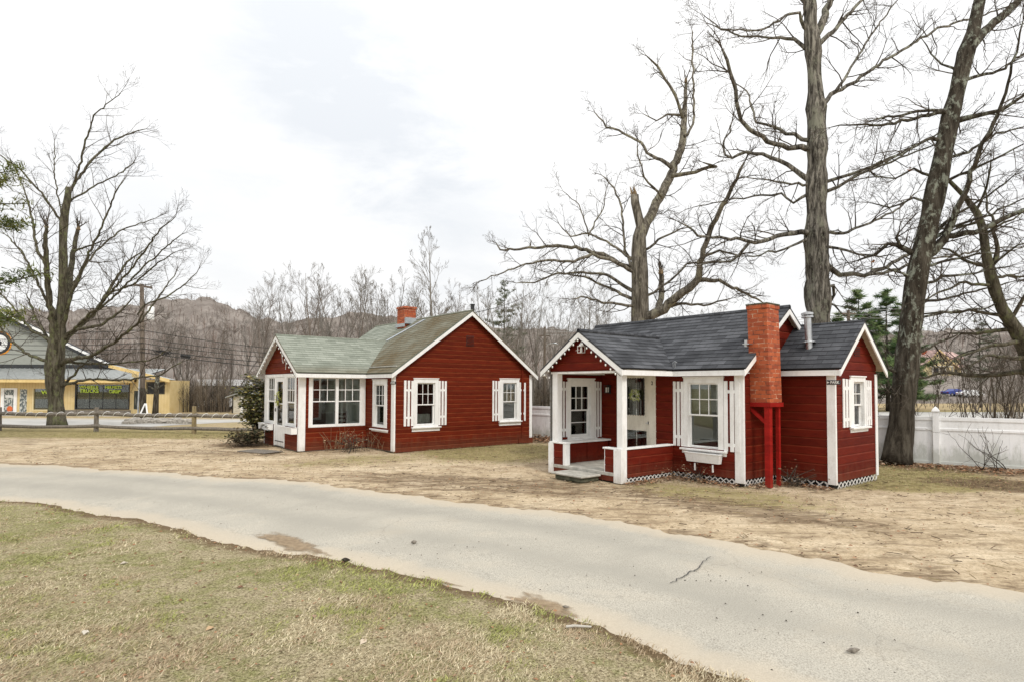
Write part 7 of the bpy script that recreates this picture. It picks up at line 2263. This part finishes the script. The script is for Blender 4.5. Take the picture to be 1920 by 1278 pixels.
# ------------------------------------------------------------------ shop across the street
def bx_px(mb, x0, x1, y0, y1, Y, dep, mi=0):
    """box whose front face spans the surveyed bearings at distance Y"""
    a = at(x0, y1, Y); b = at(x1, y0, Y); mb.box(a.x, b.x, Y, Y + dep, a.z, b.z, mi)
def store():
    Y = 50.0; k = Y / FPX; X = lambda px: (px - 960) * k; Z = lambda py: at(120, py, Y).z
    root = thing('skate_shop', 'yellow shop with grey gable, metal lower roof and lettered display windows', 'shop', (X(100), Y, -.8))
    ox, oy, oz = X(100), Y, -.8
    def add(mb, name, mat, parent=root, bevel=0):
        mb.v = [(a - ox, b - oy, c - oz) for a, b, c in mb.v]
        return mb.build(name, M[mat] if isinstance(mat, str) else [M[m_] for m_ in mat], parent, bevel=bevel)
    zb, ze = -.85, Z(716)
    # facade with openings
    mb = MB(); x0, x1 = X(-330), X(247)
    ops = [(X(4), X(34), zb, Z(727)), (X(39), X(52), Z(772), Z(729)), (X(64.5), X(119), Z(767), Z(728)), (X(144), X(242.5), Z(764.5), Z(719.5))]
    T = lambda s, z, d: (s, Y - d, z)
    rows(mb, T, [(x0, zb), (x1, zb), (x1, ze + .25), (x0, ze + .25)], ops, 3.0, ((0, 0), (1, 0)))
    mb.face([(x1, Y, zb), (x1, Y + 9, zb), (x1, Y + 9, ze + .25), (x1, Y, ze + .25)])
    mb.face([(x0, Y + 9, zb), (x0, Y, zb), (x0, Y, ze + .25), (x0, Y + 9, ze + .25)]); mb.face([(x1, Y + 9, zb), (x0, Y + 9, zb), (x0, Y + 9, ze + .25), (x1, Y + 9, ze + .25)])
    add(mb, 'wall', 'yellow')
    mb = MB(); mb.box(X(120), X(247) + .02, Y - .05, Y - .002, zb, Z(767.5)); add(mb, 'plinth', 'wood_grey')
    mb = MB(); mb.box(x0, x1, Y + .75, Y + .8, zb, ze); add(mb, 'shop_interior', 'shopstock')
    # eaves board and soffit
    mb = MB(); mb.box(x0, X(266), Y - 1.02, Y - .98, Z(716.5) , Z(709)); mb.box(x0, X(266), Y - .98, Y, Z(716.5) + .03, Z(716.5) + .06); add(mb, 'eaves_board', 'yellow_trim')
    # lower roof, dark band, upper gable
    Y2 = Y + 4.0; zr = at(120, 690, Y2).z; zl = Z(708.5) - .02
    mb = MB(); xr = X(268)
    a, b, c, d_ = (x0, Y - 1.05, zl), (xr, Y - 1.05, zl), (xr - .4, Y2, zr), (x0, Y2, zr)
    mb.face([a, b, c, d_]); mb.face([(p[0], p[1], p[2] - .08) for p in (d_, c, b, a)]); mb.face([a, (a[0], a[1], a[2] - .08), (b[0], b[1], b[2] - .08), b])
    n = 60
    for i in range(n):
        x = x0 + (xr - .4 - x0) * i / n
        mb.hexa((x, Y - 1.05, zl), (.03, 0, 0), (0, Y2 - Y + 1.05, zr - zl), (0, 0, .035))
    add(mb, 'lower_roof', 'roof_metal')
    zt = at(120, 683, Y2).z
    mb = MB(); mb.box(x0, at(206, 685, Y2).x, Y2 - .05, Y2 + .1, zr - .05, zt); add(mb, 'dark_band', 'roof_black')
    ap = at(-110, 528, Y2); rt = at(268, 709, Y2); lt = (2 * ap.x - rt.x, rt.z)
    f = lambda x: ap.z + (rt.z - ap.z) * abs(x - ap.x) / (rt.x - ap.x)
    xs_r = at(206, 685, Y2).x
    mb = MB(); mb.face([(x0 * .5 + lt[0] * .5, Y2, zt), (xs_r, Y2, zt), (xs_r, Y2, f(xs_r) - .05), (ap.x, Y2, ap.z), (x0 * .5 + lt[0] * .5, Y2, f(x0 * .5 + lt[0] * .5))]); add(mb, 'gable_wall', 'grey_siding')
    mb = MB()
    for q in (rt, Vector((lt[0], Y2, lt[1]))):
        A = Vector((ap.x, Y2 - .6, ap.z)); Bq = Vector((q.x, Y2 - .6, q.z))
        sg = 1 if q.x > ap.x else -1
        mb.face([A, Bq, Bq + Vector((0, .7, 0)), A + Vector((0, .7, 0))] if sg > 0 else [Bq, A, A + Vector((0, .7, 0)), Bq + Vector((0, .7, 0))], mi=0)
        mb.hexa(A + Vector((0, 0, .06)), Bq - A, (0, .06, 0), (0, 0, -.22), 1)
        mb.hexa(A + Vector((0, .07, -.16)), Bq - A, (0, .53, 0), (0, 0, -.30), 0)
    add(mb, 'upper_roof', ('roof_black', 'white'))
    # round emblem on the gable
    c = at(0, 643, Y2); r = 20 * Y2 / FPX
    em = None
    for nm, rr, dd, mt in (('emblem', r * 1.12, .03, 'orange'), ('emblem_ring', r * 1.0, .05, 'black'), ('emblem_face', r * .76, .07, 'signwhite'), ('emblem_mark', r * .22, .09, 'black')):
        mb = MB(); mb.tube([(c.x, Y2, c.z), (c.x, Y2 - dd, c.z)], [rr, rr], 32); o = add(mb, nm, mt, root if em is None else em); em = em or o
    # right wing with its own low gable
    Yw = 48.2; kw = Yw / FPX
    wl, wr, wt, wbm = at(270, 715, Yw), at(318, 715, Yw), at(270, 714, Yw).z, -.8
    apx = at(216, 684, Yw); rake = lambda x: apx.z + (at(328, 711, Yw).z - apx.z) * (x - apx.x) / (at(328, 711, Yw).x - apx.x)
    mb = MB()
    w0, w1, wz0, wz1 = at(276, 736, Yw).x, at(307, 736, Yw).x, at(276, 736, Yw).z, at(276, 715, Yw).z
    Tw = lambda s, z, d: (s, Yw - d, z)
    rows(mb, Tw, [(wl.x, wbm), (wr.x, wbm), (wr.x, rake(wr.x) - .1), (wl.x, rake(wl.x) - .1)], [(w0, w1, wz0, wz1)], 4.0, ((0, 0), (1, 0)))
    mb.face([(wr.x, Yw, wbm), (wr.x, Yw + .12, wbm), (wr.x, Yw + .12, rake(wr.x) - .1), (wr.x, Yw, rake(wr.x) - .1)])
    mb.face([(X(247), Y, wbm), (wl.x, Yw, wbm), (wl.x, Yw, rake(wl.x) - .1), (X(247), Y, rake(wl.x) - .1)])
    add(mb, 'wing_wall', 'yellow')
    mb = MB(); mb.box(w0, w1, Yw + .03, Yw + .05, wz0, wz1); wn = add(mb, 'window', 'dark_inner')
    mb = MB(); mb.box(w0 - .08, w0, Yw - .02, Yw + .02, wz0 - .08, wz1); mb.box(w1, w1 + .08, Yw - .02, Yw + .02, wz0 - .08, wz1); mb.box(w0, w1, Yw - .0202, Yw + .02, wz0 - .08, wz0); add(mb, 'frame', 'bark_lichen', wn)
    mb = MB(); A = Vector((apx.x, Yw - .8, apx.z)); B = at(328, 711, Yw); B = Vector((B.x, Yw - .8, B.z))
    mb.face([A, B, B + Vector((0, .95, 0)), A + Vector((0, .95, 0))], mi=0)
    mb.hexa(A + Vector((0, 0, .04)), B - A, (0, .06, 0), (0, 0, -.26), 1); mb.hexa(A + Vector((0, .06, -.08)), B - A, (0, .85, 0), (0, 0, -.05), 2)
    add(mb, 'wing_roof', ('roof_metal', 'yellow_trim', 'yellow_trim'))
    mb = MB(); a_ = (X(250), Y - .45, 0); q0 = Vector((X(247), Y, 0)).lerp(Vector((wl.x, Yw, 0)), .25); q1 = Vector((X(247), Y, 0)).lerp(Vector((wl.x, Yw, 0)), .6)
    mb.hexa((q0.x + .01, q0.y - .03, Z(765)), (q1.x - q0.x, q1.y - q0.y, 0), (.02, .02, 0), (0, 0, Z(731) - Z(765))); add(mb, 'side_window', 'shopstock')
    # door, posters, windows
    mb = MB(); d0, d1 = X(4), X(34)
    for s0, s1, z0, z1 in ((d0, X(10), zb, Z(727)), (X(28), d1, zb, Z(727)), (X(10), X(28), Z(730), Z(727)), (X(10), X(28), zb, Z(772))): mb.box(s0, s1, Y - .06, Y + .02, z0, z1)
    dr = add(mb, 'door', 'white')
    mb = MB(); mb.box(X(10), X(28), Y - .02, Y - .01, Z(772), Z(730)); add(mb, 'pane', 'poster', dr)
    mb = MB(); mb.box(X(12), X(26), Y - .03, Y - .021, Z(745), Z(740)); add(mb, 'notice', 'signwhite', dr)
    mb = MB(); mb.tube([(X(21), Y - .021, Z(766)), (X(21), Y - .035, Z(766))], [.25, .25], 14); add(mb, 'sticker', 'orange_red', dr)
    mb = MB(); mb.box(X(39), X(52), Y - .02, Y, Z(772), Z(729)); add(mb, 'poster_panel', 'poster')
    for s0, s1, z0, z1, mul in ((X(64.5), X(119), Z(767), Z(728), 2), (X(144), X(242.5), Z(764.5), Z(719.5), 4)):
        mb = MB(); w = .09
        mb.box(s0 - w, s0, Y - .04, Y + .06, z0 - w, z1 + w); mb.box(s1, s1 + w, Y - .04, Y + .06, z0 - w, z1 + w); mb.box(s0, s1, Y - .0398, Y + .06, z0 - w, z0)
        for i in range(1, mul): x = s0 + (s1 - s0) * i / mul; mb.box(x - .02, x + .02, Y + .04, Y + .06, z0, z1)
        wn = add(mb, 'display_window', 'yellow_pale' if mul == 2 else 'black')
        mb = MB(); mb.box(s0, s1, Y + .062, Y + .066, z0, z1); add(mb, 'pane', 'glass', wn)
        mb = MB(); mb.box(s0, s1, Y + .075, Y + .09, Z(737.5), z1); add(mb, 'header_panel', 'dark_inner', wn)
        L = (('WHEELS', 149, 185, 724.8, 5.4), ('TRUCKS', 150, 186, 732, 6.4), ('HELMETS', 198, 229, 724.8, 5.0), ('GRIP', 205, 227, 733, 6.2)) if mul == 4 else (('VO', 78, 96, 735, 6.5),)
        for tx, a0, a1, yc, hp in L:
            Mt = Matrix(((1, 0, 0, (X(a0) + X(a1)) / 2 - ox), (0, 0, -1, Y - .005 - oy), (0, 1, 0, Z(yc) - oz), (0, 0, 0, 1)))
            text_mesh('lettering', tx, hp * k * 1.38, M['neon'], Mt, wn, .01, .012, X(a1) - X(a0))
store()
def stump_tree():
    p = at(291, 778, 45.5); z0 = gz(p.x, 45.5); t = at(293, 702, 45.5)
    root = thing('tree_trunk', 'dark topped tree trunk standing before the yellow shop wing', 'tree trunk', (p.x, 45.5, z0))
    h = t.z - z0; mb = MB(); mb.tube([(0, 0, 0), (.02, 0, h * .3), (.06, 0, h * .7), (.12, 0, h)], [.24, .2, .17, .15], 10); mb.build('trunk', M['bark_lichen'], root, smooth=True)
    mb = MB(); mb.tube([(.05, 0, h * .62), (-.35, -.1, h * .72), (-.6, -.1, h * .74)], [.07, .05, .03], 6); mb.tube([(.08, 0, h * .66), (.5, .1, h * .78), (.75, .1, h * .8)], [.07, .05, .03], 6); mb.tube([(.1, 0, h * .95), (.3, 0, h * 1.02)], [.08, .04], 6); mb.build('limbs', M['bark_lichen'], root)
stump_tree()

# ------------------------------------------------------------------ stones round the pole, white easel, pole guard
def rocks():
    rg = random.Random(14); n = 0
    place = []
    for i in range(30):
        u = i / 29; px = 241 + 108 * u; place.append((px + rg.uniform(-2, 2), 796 - 2.5 * math.sin(u * 3.1) + rg.uniform(-2, 1.5)))
    for i in range(12): place.append((246 + 8.4 * i + rg.uniform(-2, 2), 789.5 + rg.uniform(-1.5, 1.5)))
    place.sort()
    protos = []
    for i, (px, py) in enumerate(place):
        p = onground(px, py, -.10); z = gz(p.x, p.y); s = rg.uniform(.16, .34)
        mb = MB()
        bm = bmesh.new(); bmesh.ops.create_icosphere(bm, subdivisions=2, radius=1)
        a1, a2, a3 = rg.random() * 9, rg.random() * 9, rg.random() * 9
        for v in bm.verts:
            c = v.co; k = 1 + .22 * math.sin(c.x * 2.3 + a1) + .2 * math.sin(c.y * 2.9 + a2) + .12 * math.sin(c.z * 4 + a3)
            v.co = Vector((max(-.8, min(.85, c.x * k)), max(-.75, min(.8, c.y * k)), max(-.45, min(.5, c.z * k * .7))))
        me = bpy.data.meshes.new('field_stone'); bm.to_mesh(me); bm.free(); me.materials.append(M['stone'])
        o = bpy.data.objects.new('field_stone', me); COL.objects.link(o)
        o.location = (p.x, p.y, z + s * .3); o.scale = (s * rg.uniform(.9, 1.5), s, s * .85); o.rotation_euler = (0, 0, rg.random() * 3)
        tag(o, 'grey field stone in the low border round the street pole', 'stone', 'stones bordering the street pole')
rocks()
p = at(268, 787, 35.2); z = gz(p.x, 35.2)
es = thing('easel', 'white A-shaped trestle leaning by the street pole among the stones', 'trestle', (p.x, 35.2, z))
for x0, x1 in ((-.32, .0), (.34, .05)):
    mb = MB(); mb.hexa((x0 - .04, -.05, 0), (.08, 0, 0), (0, .04, 0), (x1 - x0, .2, 1.02)); mb.build('leg', M['white'], es)
mb = MB(); mb.box(-.2, .24, .02, .05, .36, .43); mb.build('crossbar', M['white'], es)

# ------------------------------------------------------------------ utility poles and wires
def cable(name, A, B, sag, r, label, mat='cable', group=None, n=24):
    A, B = Vector(A), Vector(B); mb = MB()
    mb.tube([tuple(A.lerp(B, i / n) - Vector((0, 0, sag * 4 * (i / n) * (1 - i / n)))) for i in range(n + 1)], [r] * (n + 1), 5, cap=False)
    o = mb.build(name, M[mat]); tag(o, label, 'wire', group); return o
def pole_left():
    Y = 36; b = at(268, 786, Y); z = gz(b.x, Y); t = at(266, 533, Y); h = t.z - z
    root = thing('utility_pole', 'wooden street pole with crossarm and transformer before the yellow shop', 'utility pole', (b.x, Y, z))
    dx = t.x - b.x
    mb = MB(); mb.tube([(0, 0, -.2), (dx * .5, 0, h * .5), (dx, 0, h)], [.16, .14, .11], 10); mb.build('pole', M['pole'], root, smooth=True)
    mb = MB(); mb.hexa((dx - .42, -.12, h - .10), (.92, .35, -.14), (-.04, .09, 0), (0, 0, .12)); mb.build('crossarm', M['pole'], root)
    for k in range(4):
        mb = MB(); q = Vector((dx - .40 + .28 * k, -.1 + .11 * k, h + .01 - .043 * k)); mb.tube([tuple(q), tuple(q + Vector((0, 0, .07))), tuple(q + Vector((0, 0, .12)))], [.03, .045, .02], 7); mb.build('insulator', M['greycable'], root)
    mb = MB(); c = at(284.5, 597, Y); q = Vector((c.x - b.x, -.1, 0)); z0, z1 = at(285, 600, Y).z - z, at(285, 576, Y).z - z
    mb.tube([(q.x, q.y, z0), (q.x, q.y, z0 + .04), (q.x, q.y, z1 - .05), (q.x, q.y, z1), (q.x, q.y, z1 + .04)], [.16, .19, .19, .17, .06], 14); tr = mb.build('transformer', M['vinyl'], root, smooth=True)
    mb = MB(); mb.box(.06, q.x, -.13, -.08, z0 + .2, z0 + .28); mb.box(.06, q.x, -.13, -.08, z1 - .25, z1 - .18); mb.build('bracket', M['galv'], tr)
    mb = MB(); c = at(262, 740, Y); mb.tube([(c.x - b.x, -.12, 0), (c.x - b.x + .05, -.12, 2.9)], [.055, .05], 8); mb.build('cable_guard', M['galv'], root)
    mb = MB(); mb.tube([(0, -.02, .05), (0, -.02, 1.5), (dx * .2, -.02, 1.95)], [.167, .165, .16], 10); mb.build('guard_band', M['bark_lichen'], root)
pole_left()
def pole_mid():
    Y = 60; b = at(1021, 790, Y); z = gz(b.x, Y); t = at(1021, 613, Y); h = t.z - z
    root = thing('utility_pole', 'slim wooden pole with street lamp seen in the gap between the cottages', 'utility pole', (b.x, Y, z))
    mb = MB(); mb.tube([(0, 0, -.2), (0, 0, h)], [.17, .12], 10); mb.build('pole', M['pole'], root)
    mb = MB(); mb.box(-.62, .5, -.07, .05, h - .95, h - .83); mb.hexa((-.5, -.05, h - .86), (.05, 0, 0), (0, .04, 0), (.45, 0, -.6)); mb.build('crossarm', M['pole'], root)
    mb = MB(); mb.tube([(.1, 0, h - 2.0), (.45, -.1, h - 1.72), (.9, -.2, h - 1.66), (1.15, -.25, h - 1.72)], [.035, .03, .03, .03], 7); ar = mb.build('lamp_arm', M['galv'], root)
    mb = MB(); mb.tube([(.85, -.2, h - 1.66), (1.05, -.24, h - 1.69), (1.3, -.3, h - 1.78)], [.05, .12, .06], 10); mb.build('lamp_head', M['galv'], ar, smooth=True)
pole_mid()
def pole_plain(px, ytop, Y, label):
    b = at(px, 790, Y); z = gz(b.x, Y); h = at(px, ytop, Y).z - z
    root = thing('utility_pole', label, 'utility pole', (b.x, Y, z))
    mb = MB(); mb.tube([(0, 0, -.2), (0, 0, h)], [.15, .11], 10); mb.build('pole', M['pole'], root)
    mb = MB(); mb.box(-.55, .55, -.06, .05, h - .3, h - .2); mb.build('crossarm', M['pole'], root)
pole_plain(1594, 582, 45, 'pole top showing just above the annexe roof before the pines')
G4 = 'street wires on the left'
for i, (ya, yp, yb, lab) in enumerate(((614, 619, 655, 'top thin wire across the left street'), (627, 634, 661, 'second wire from the top across the left street'), (638, 643, 668, 'middle wire across the left street'), (646, 653, 677, 'fourth wire from the top across the left street'), (655, 660, 686, 'lowest wire across the left street'))):
    A = at(-160, ya, 34); P = at(267, yp, 35.86); B = at(660, yb + 8, 43)
    cable('overhead_wire', A, P, .22, .018, lab + ', left of the pole', group=G4)
    cable('overhead_wire', P, B, .25, .018 if i < 3 else .024, lab + ', right of the pole', group=G4)
pole_plain(668, 650, 43.2, 'pole behind the green roof carrying the left street wires')
p0, p1 = at(286, 656, 36.1), at(330, 664, 36.9)
rg = random.Random(3); mb = MB()
for k in range(26):
    t0 = rg.random() * .6; a = p0.lerp(p1, t0); b = p0.lerp(p1, t0 + rg.uniform(.2, .4)); j = lambda: Vector((rg.gauss(0, .05), rg.gauss(0, .05), rg.gauss(0, .10)))
    mb.tube([tuple(a + j()), tuple(a.lerp(b, .5) + j()), tuple(b + j())], [.015] * 3, 5)
tag(mb.build('cable_coil', M['cable']), 'black tangle of spare cable hung on the street wires', 'cable')
mb = MB(); a = at(338, 666, 37.1); b = at(358, 669, 37.6); mb.tube([tuple(a), tuple(a.lerp(b, .1)), tuple(a.lerp(b, .9)), tuple(b)], [.02, .1, .1, .02], 9)
tag(mb.build('splice_case', M['cable']), 'black splice case hung on the wires right of the tangle', 'splice case')
G5 = 'service wires behind the near cottage'
for i, (ya, yb) in enumerate(((616, 584), (621, 589), (628, 593))):
    cable('overhead_wire', at(1021, ya, 60), at(1594, yb, 44.9), .5, .016, '%s pale wire between the far poles above the charcoal roof' % ('highest', 'middle', 'lowest')[i], 'palewire', G5)
for i, (ya, yb) in enumerate(((583, 530), (590, 543), (596, 566))):
    cable('overhead_wire', at(1594, ya, 44.9), at(2120, yb, 24), .25, .012, '%s pale wire passing in front of the leaning trunk' % ('highest', 'middle', 'lowest')[i], 'palewire', G5)
cable('overhead_wire', wpF(.1, 2.42, 3.9), at(1000, 545, 40), .2, .012, 'thin service wire rising from the green roof peak')

# ------------------------------------------------------------------ shed, far white roof, parked cars
def shed():
    Y = 55; p = at(444, 784, Y); z = gz(p.x, Y) - .3
    w0, w1 = at(436, 780, Y).x - p.x, at(480, 780, Y).x - p.x; h = at(440, 742, Y).z - z
    root = thing('shed', 'small beige shed with low grey roof half hidden by the evergreen bush', 'shed', (p.x, Y, z))
    mb = MB(); mb.box(w0, w1, 0, 2.4, 0, h); mb.build('wall', M['beige'], root)
    mb = MB(); e = .55; mid = (w0 + w1) / 2; rz = h + .5
    A = [(w0 - e, -.4, h - .06), (mid, -.4, rz), (mid, 2.7, rz), (w0 - e, 2.7, h - .06)]; B = [(mid, -.4, rz), (w1 + e, -.4, h - .06), (w1 + e, 2.7, h - .06), (mid, 2.7, rz)]
    for q in (A, B):
        mb.face(q); mb.face([(x, y, zz_ - .08) for x, y, zz_ in q[::-1]])
        for a, b in zip(q, q[1:] + q[:1]): mb.face([(a[0], a[1], a[2] - .08), (b[0], b[1], b[2] - .08), b, a])
    mb.face([(w0, -.01, h), (w1, -.01, h), (mid, -.01, rz - .1)])
    mb.build('roof', M['roof_metal'], root)
    mb = MB(); mb.box(w0 - .05, w0 + .05, -.05, -.001, 0, h); mb.build('corner_post', M['bark_lichen'], root)
    mb = MB(); mb.box(w0 + .75, w0 + 1.0, -.03, -.001, .2, h - .15); mb.build('shutter_door', M['white'], root)
shed()
def far_building():
    Y = 78; a, b = at(376, 722, Y), at(428, 708, Y); z = gz(a.x, Y) - .4
    root = thing('low_building', 'low far building with white roof edge behind the bare trees', 'building', (a.x, Y, z))
    w = b.x - a.x + .8; h = a.z - z
    mb = MB(); mb.box(0, w, 0, 5, 0, h); mb.build('wall', M['bark_grey'], root)
    mb = MB(); mb.hexa((-.4, -.4, h), (w + .8, 0, 0), (0, 5.8, .0), (0, 0, .12)); mb.hexa((-.3, -.3, h + .12), (w + .6, 0, 0), (0, 5.4, .0), (0, 0, (b.z - a.z) * .7)); mb.build('roof', M['carwhite'], root)
far_building()
def car(name, label, loc, rz, body, L=4.5):
    root = thing(name, label, 'car', loc, rz); H = 1.45; W = 1.75
    prof = [(-.5, .28), (-.5, .62), (-.46, .70), (-.24, .74), (-.10, 1.0), (.14, 1.0), (.30, .72), (.47, .64), (.5, .5), (.5, .28)]
    mb = MB(); P = [(x * L, z * H) for x, z in prof]
    ins = [0 if z < .75 else .17 for x, z in prof]
    l = [(x, -W / 2 + i, z) for (x, z), i in zip(P, ins)]; r = [(x, W / 2 - i, z) for (x, z), i in zip(P, ins)]
    mb.face(l); mb.face(r[::-1])
    for i in range(len(P)): j = (i + 1) % len(P); mb.face([l[j], l[i], r[i], r[j]])
    mb.build('body', M[body], root, bevel=.0, weld=True)
    mb = MB()
    for s in (-1, 1):
        y = s * (W / 2 - .10); y2 = s * (W / 2 - .165)
        q = [(-.21 * L, s * (W / 2 - .02), .765 * H), (.24 * L, s * (W / 2 - .02), .765 * H), (.135 * L, y2, .965 * H), (-.10 * L, y2, .965 * H)]
        mb.face(q if s < 0 else q[::-1])
    mb.build('side_glass', M['carglass'], root)
    for s in (-1, 1):
        for x in (-.31 * L, .31 * L):
            mb = MB(); mb.tube([(x, s * (W / 2 - .2), .32), (x, s * (W / 2 + .01), .32)], [.32, .32], 18); w = mb.build('wheel', M['rubber'], root)
            mb = MB(); mb.tube([(x, s * (W / 2 - .0), .32), (x, s * (W / 2 + .02), .32)], [.2, .2], 14); mb.build('rim', M['galv'], w)
    for y in (-.6, .6):
        mb = MB(); mb.box(.485 * L, .503 * L, y - .16, y + .16, .5 * H, .58 * H); mb.build('headlight', M['signwhite'], root)
        mb = MB(); mb.box(-.503 * L, -.495 * L, y - .16, y + .16, .5 * H, .6 * H); mb.build('tail_light', M['red_post'], root)
    mb = MB(); mb.box(.48 * L, .508 * L, -.8, .8, .30 * H, .40 * H); mb.box(-.508 * L, -.48 * L, -.8, .8, .30 * H, .40 * H); mb.build('bumper', M['rubber'], root)
    return root
def yellow_house():
    px = 1768; 
    best = None
    for r in np.arange(120, 300, 2):
        x = (px - 960) / FPX * r; z = hillz(x, r); y = 724.6 + .004 * 808 - (z - CAM_H) / r * FPX
        if best is None or abs(y - 701) < best[0]: best = (abs(y - 701), r, z)
    Y, z = best[1], best[2]
    S = Y / FPX; X = lambda p: (p - 960) * S; Zp = lambda p: at(px, p, Y).z - z
    root = thing('yellow_house', 'distant yellow house with faded red roofs on the rise beyond the white fence', 'house', (X(px), Y, z)); o = X(px)
    g0, g1, gm = X(1733) - o, X(1791) - o, X(1760) - o; he, hp = Zp(686), Zp(657)
    mb = MB(); 
    P = [(g0, -2), (g1, -2), (g1, he), (gm, hp), (g0, he)]
    mb.face([(x, 0, zz_) for x, zz_ in P]); mb.face([(g1, 0, -2), (g1, 9, -2), (g1, 9, he), (g1, 0, he)]); mb.face([(g0, 9, -2), (g0, 0, -2), (g0, 0, he), (g0, 9, he)])
    w1 = X(1817) - o; hw = Zp(671)
    mb.face([(g1, 3, -2), (w1, 3, -2), (w1, 3, hw), (g1, 3, hw)]); mb.face([(w1, 3, -2), (w1, 10, -2), (w1, 10, hw), (w1, 3, hw)])
    mb.face([(X(1718) - o, 3, -2), (g0, 3, -2), (g0, 3, he), (X(1718) - o, 3, he)])
    mb.build('wall', M['yellow_pale'], root)
    mb = MB()
    for a, b in (((g0 - .6, he - .45), (gm, hp)), ((g1 + .6, he - .45), (gm, hp))):
        mb.hexa((a[0], -.6, a[1]), (b[0] - a[0], 0, b[1] - a[1]), (0, 10.5, 0), (0, 0, .35), 0)
        mb.hexa((a[0], -.66, a[1] - .1), (b[0] - a[0], 0, b[1] - a[1]), (0, .06, 0), (0, 0, .42), 1)
    mb.hexa((g1 - 2.5, 2.4, hw - .1), (w1 - g1 + 3.2, 0, 0), (0, 5, Zp(657) - hw), (0, 0, .3), 0)
    mb.hexa((g1 + .3, 1.2, Zp(688)), (w1 - g1 + .4, 0, 0), (0, 2.0, .9), (0, 0, .22), 0)
    mb.hexa((X(1716) - o, 1.2, he - .3), (g0 - X(1716) + o, 0, 0), (0, 5, 1.6), (0, 0, .22), 0)
    mb.build('roof', [M['roof_red'], M['yellow_trim']], root)
    for xa, xb, ya, yb in ((1745.5, 1748.5, 673, 680), (1751, 1754, 673, 680), (1762, 1765, 673, 680), (1768, 1771, 673, 680), (1757, 1760, 664, 668)):
        mb = MB(); mb.box(X(xa) - o, X(xb) - o, -.08, -.01, Zp(yb), Zp(ya)); mb.build('window', M['carglass'], root)
    for xa, xb, ya, yb in ((1793, 1797, 674, 681), (1802, 1806, 674, 681), (1795, 1800, 691, 698), (1804, 1809, 691, 698)):
        mb = MB(); mb.box(X(xa) - o, X(xb) - o, 2.9, 2.98, Zp(yb), Zp(ya)); mb.build('window', M['carglass'], root)
    mb = MB(); mb.box(X(1742) - o, X(1780) - o, -1.6, -.0, Zp(687.5), Zp(685.5)); 
    for q in (1743, 1755, 1767, 1779): mb.box(X(q) - o - .15, X(q) - o + .15, -1.55, -1.25, -1, Zp(687.5))
    mb.build('porch', M['cream'], root)
    mb = MB(); mb.box(X(1747) - o, X(1775) - o, -.07, -.01, Zp(697), Zp(689)); mb.build('porch_window', M['carglass'], root)
    mb = MB(); mb.box(X(1752) - o, X(1757) - o, 4, 5, hp - 1.6, hp + 1.4); mb.build('chimney', M['brick'], root)
yellow_house()
def on_rise(px, py, lo=60, hi=320):
    best = (9e9, 0, 0)
    for r in np.arange(lo, hi, 1.0):
        x = (px - 960) / FPX * r; z = terrain(x, r); y = 724.6 + .004 * (px - 960) - (z - CAM_H) / r * FPX
        if abs(y - py) < best[0]: best = (abs(y - py), r, z)
    return Vector(((px - 960) / FPX * best[1], best[1], best[2]))
p = on_rise(1787, 742, 60, 140); car('parked_car', 'blue car parked by the road below the distant yellow house', p, .25, 'carblue', 4.4)
p = on_rise(1818, 744, 60, 140); car('parked_car', 'silver-white car parked right of the blue car far beyond the fence', p, .15, 'carwhite', 4.6)
p = at(417, 756, 66); car('parked_car', 'white car behind the brush left of the beige shed', (p.x, 66, gz(p.x, 66)), .2, 'carwhite', 4.6)
# grey retaining wall below the distant house
A, B = on_rise(1712, 749, 60, 150), on_rise(1778, 747, 60, 150)
mb = MB(); mb.hexa(A, B - A, (0, .4, 0), (0, 0, .85)); tag(mb.build('retaining_wall', M['bark_grey']), 'low grey wall across the dry verge beyond the leaning trunk', 'wall')
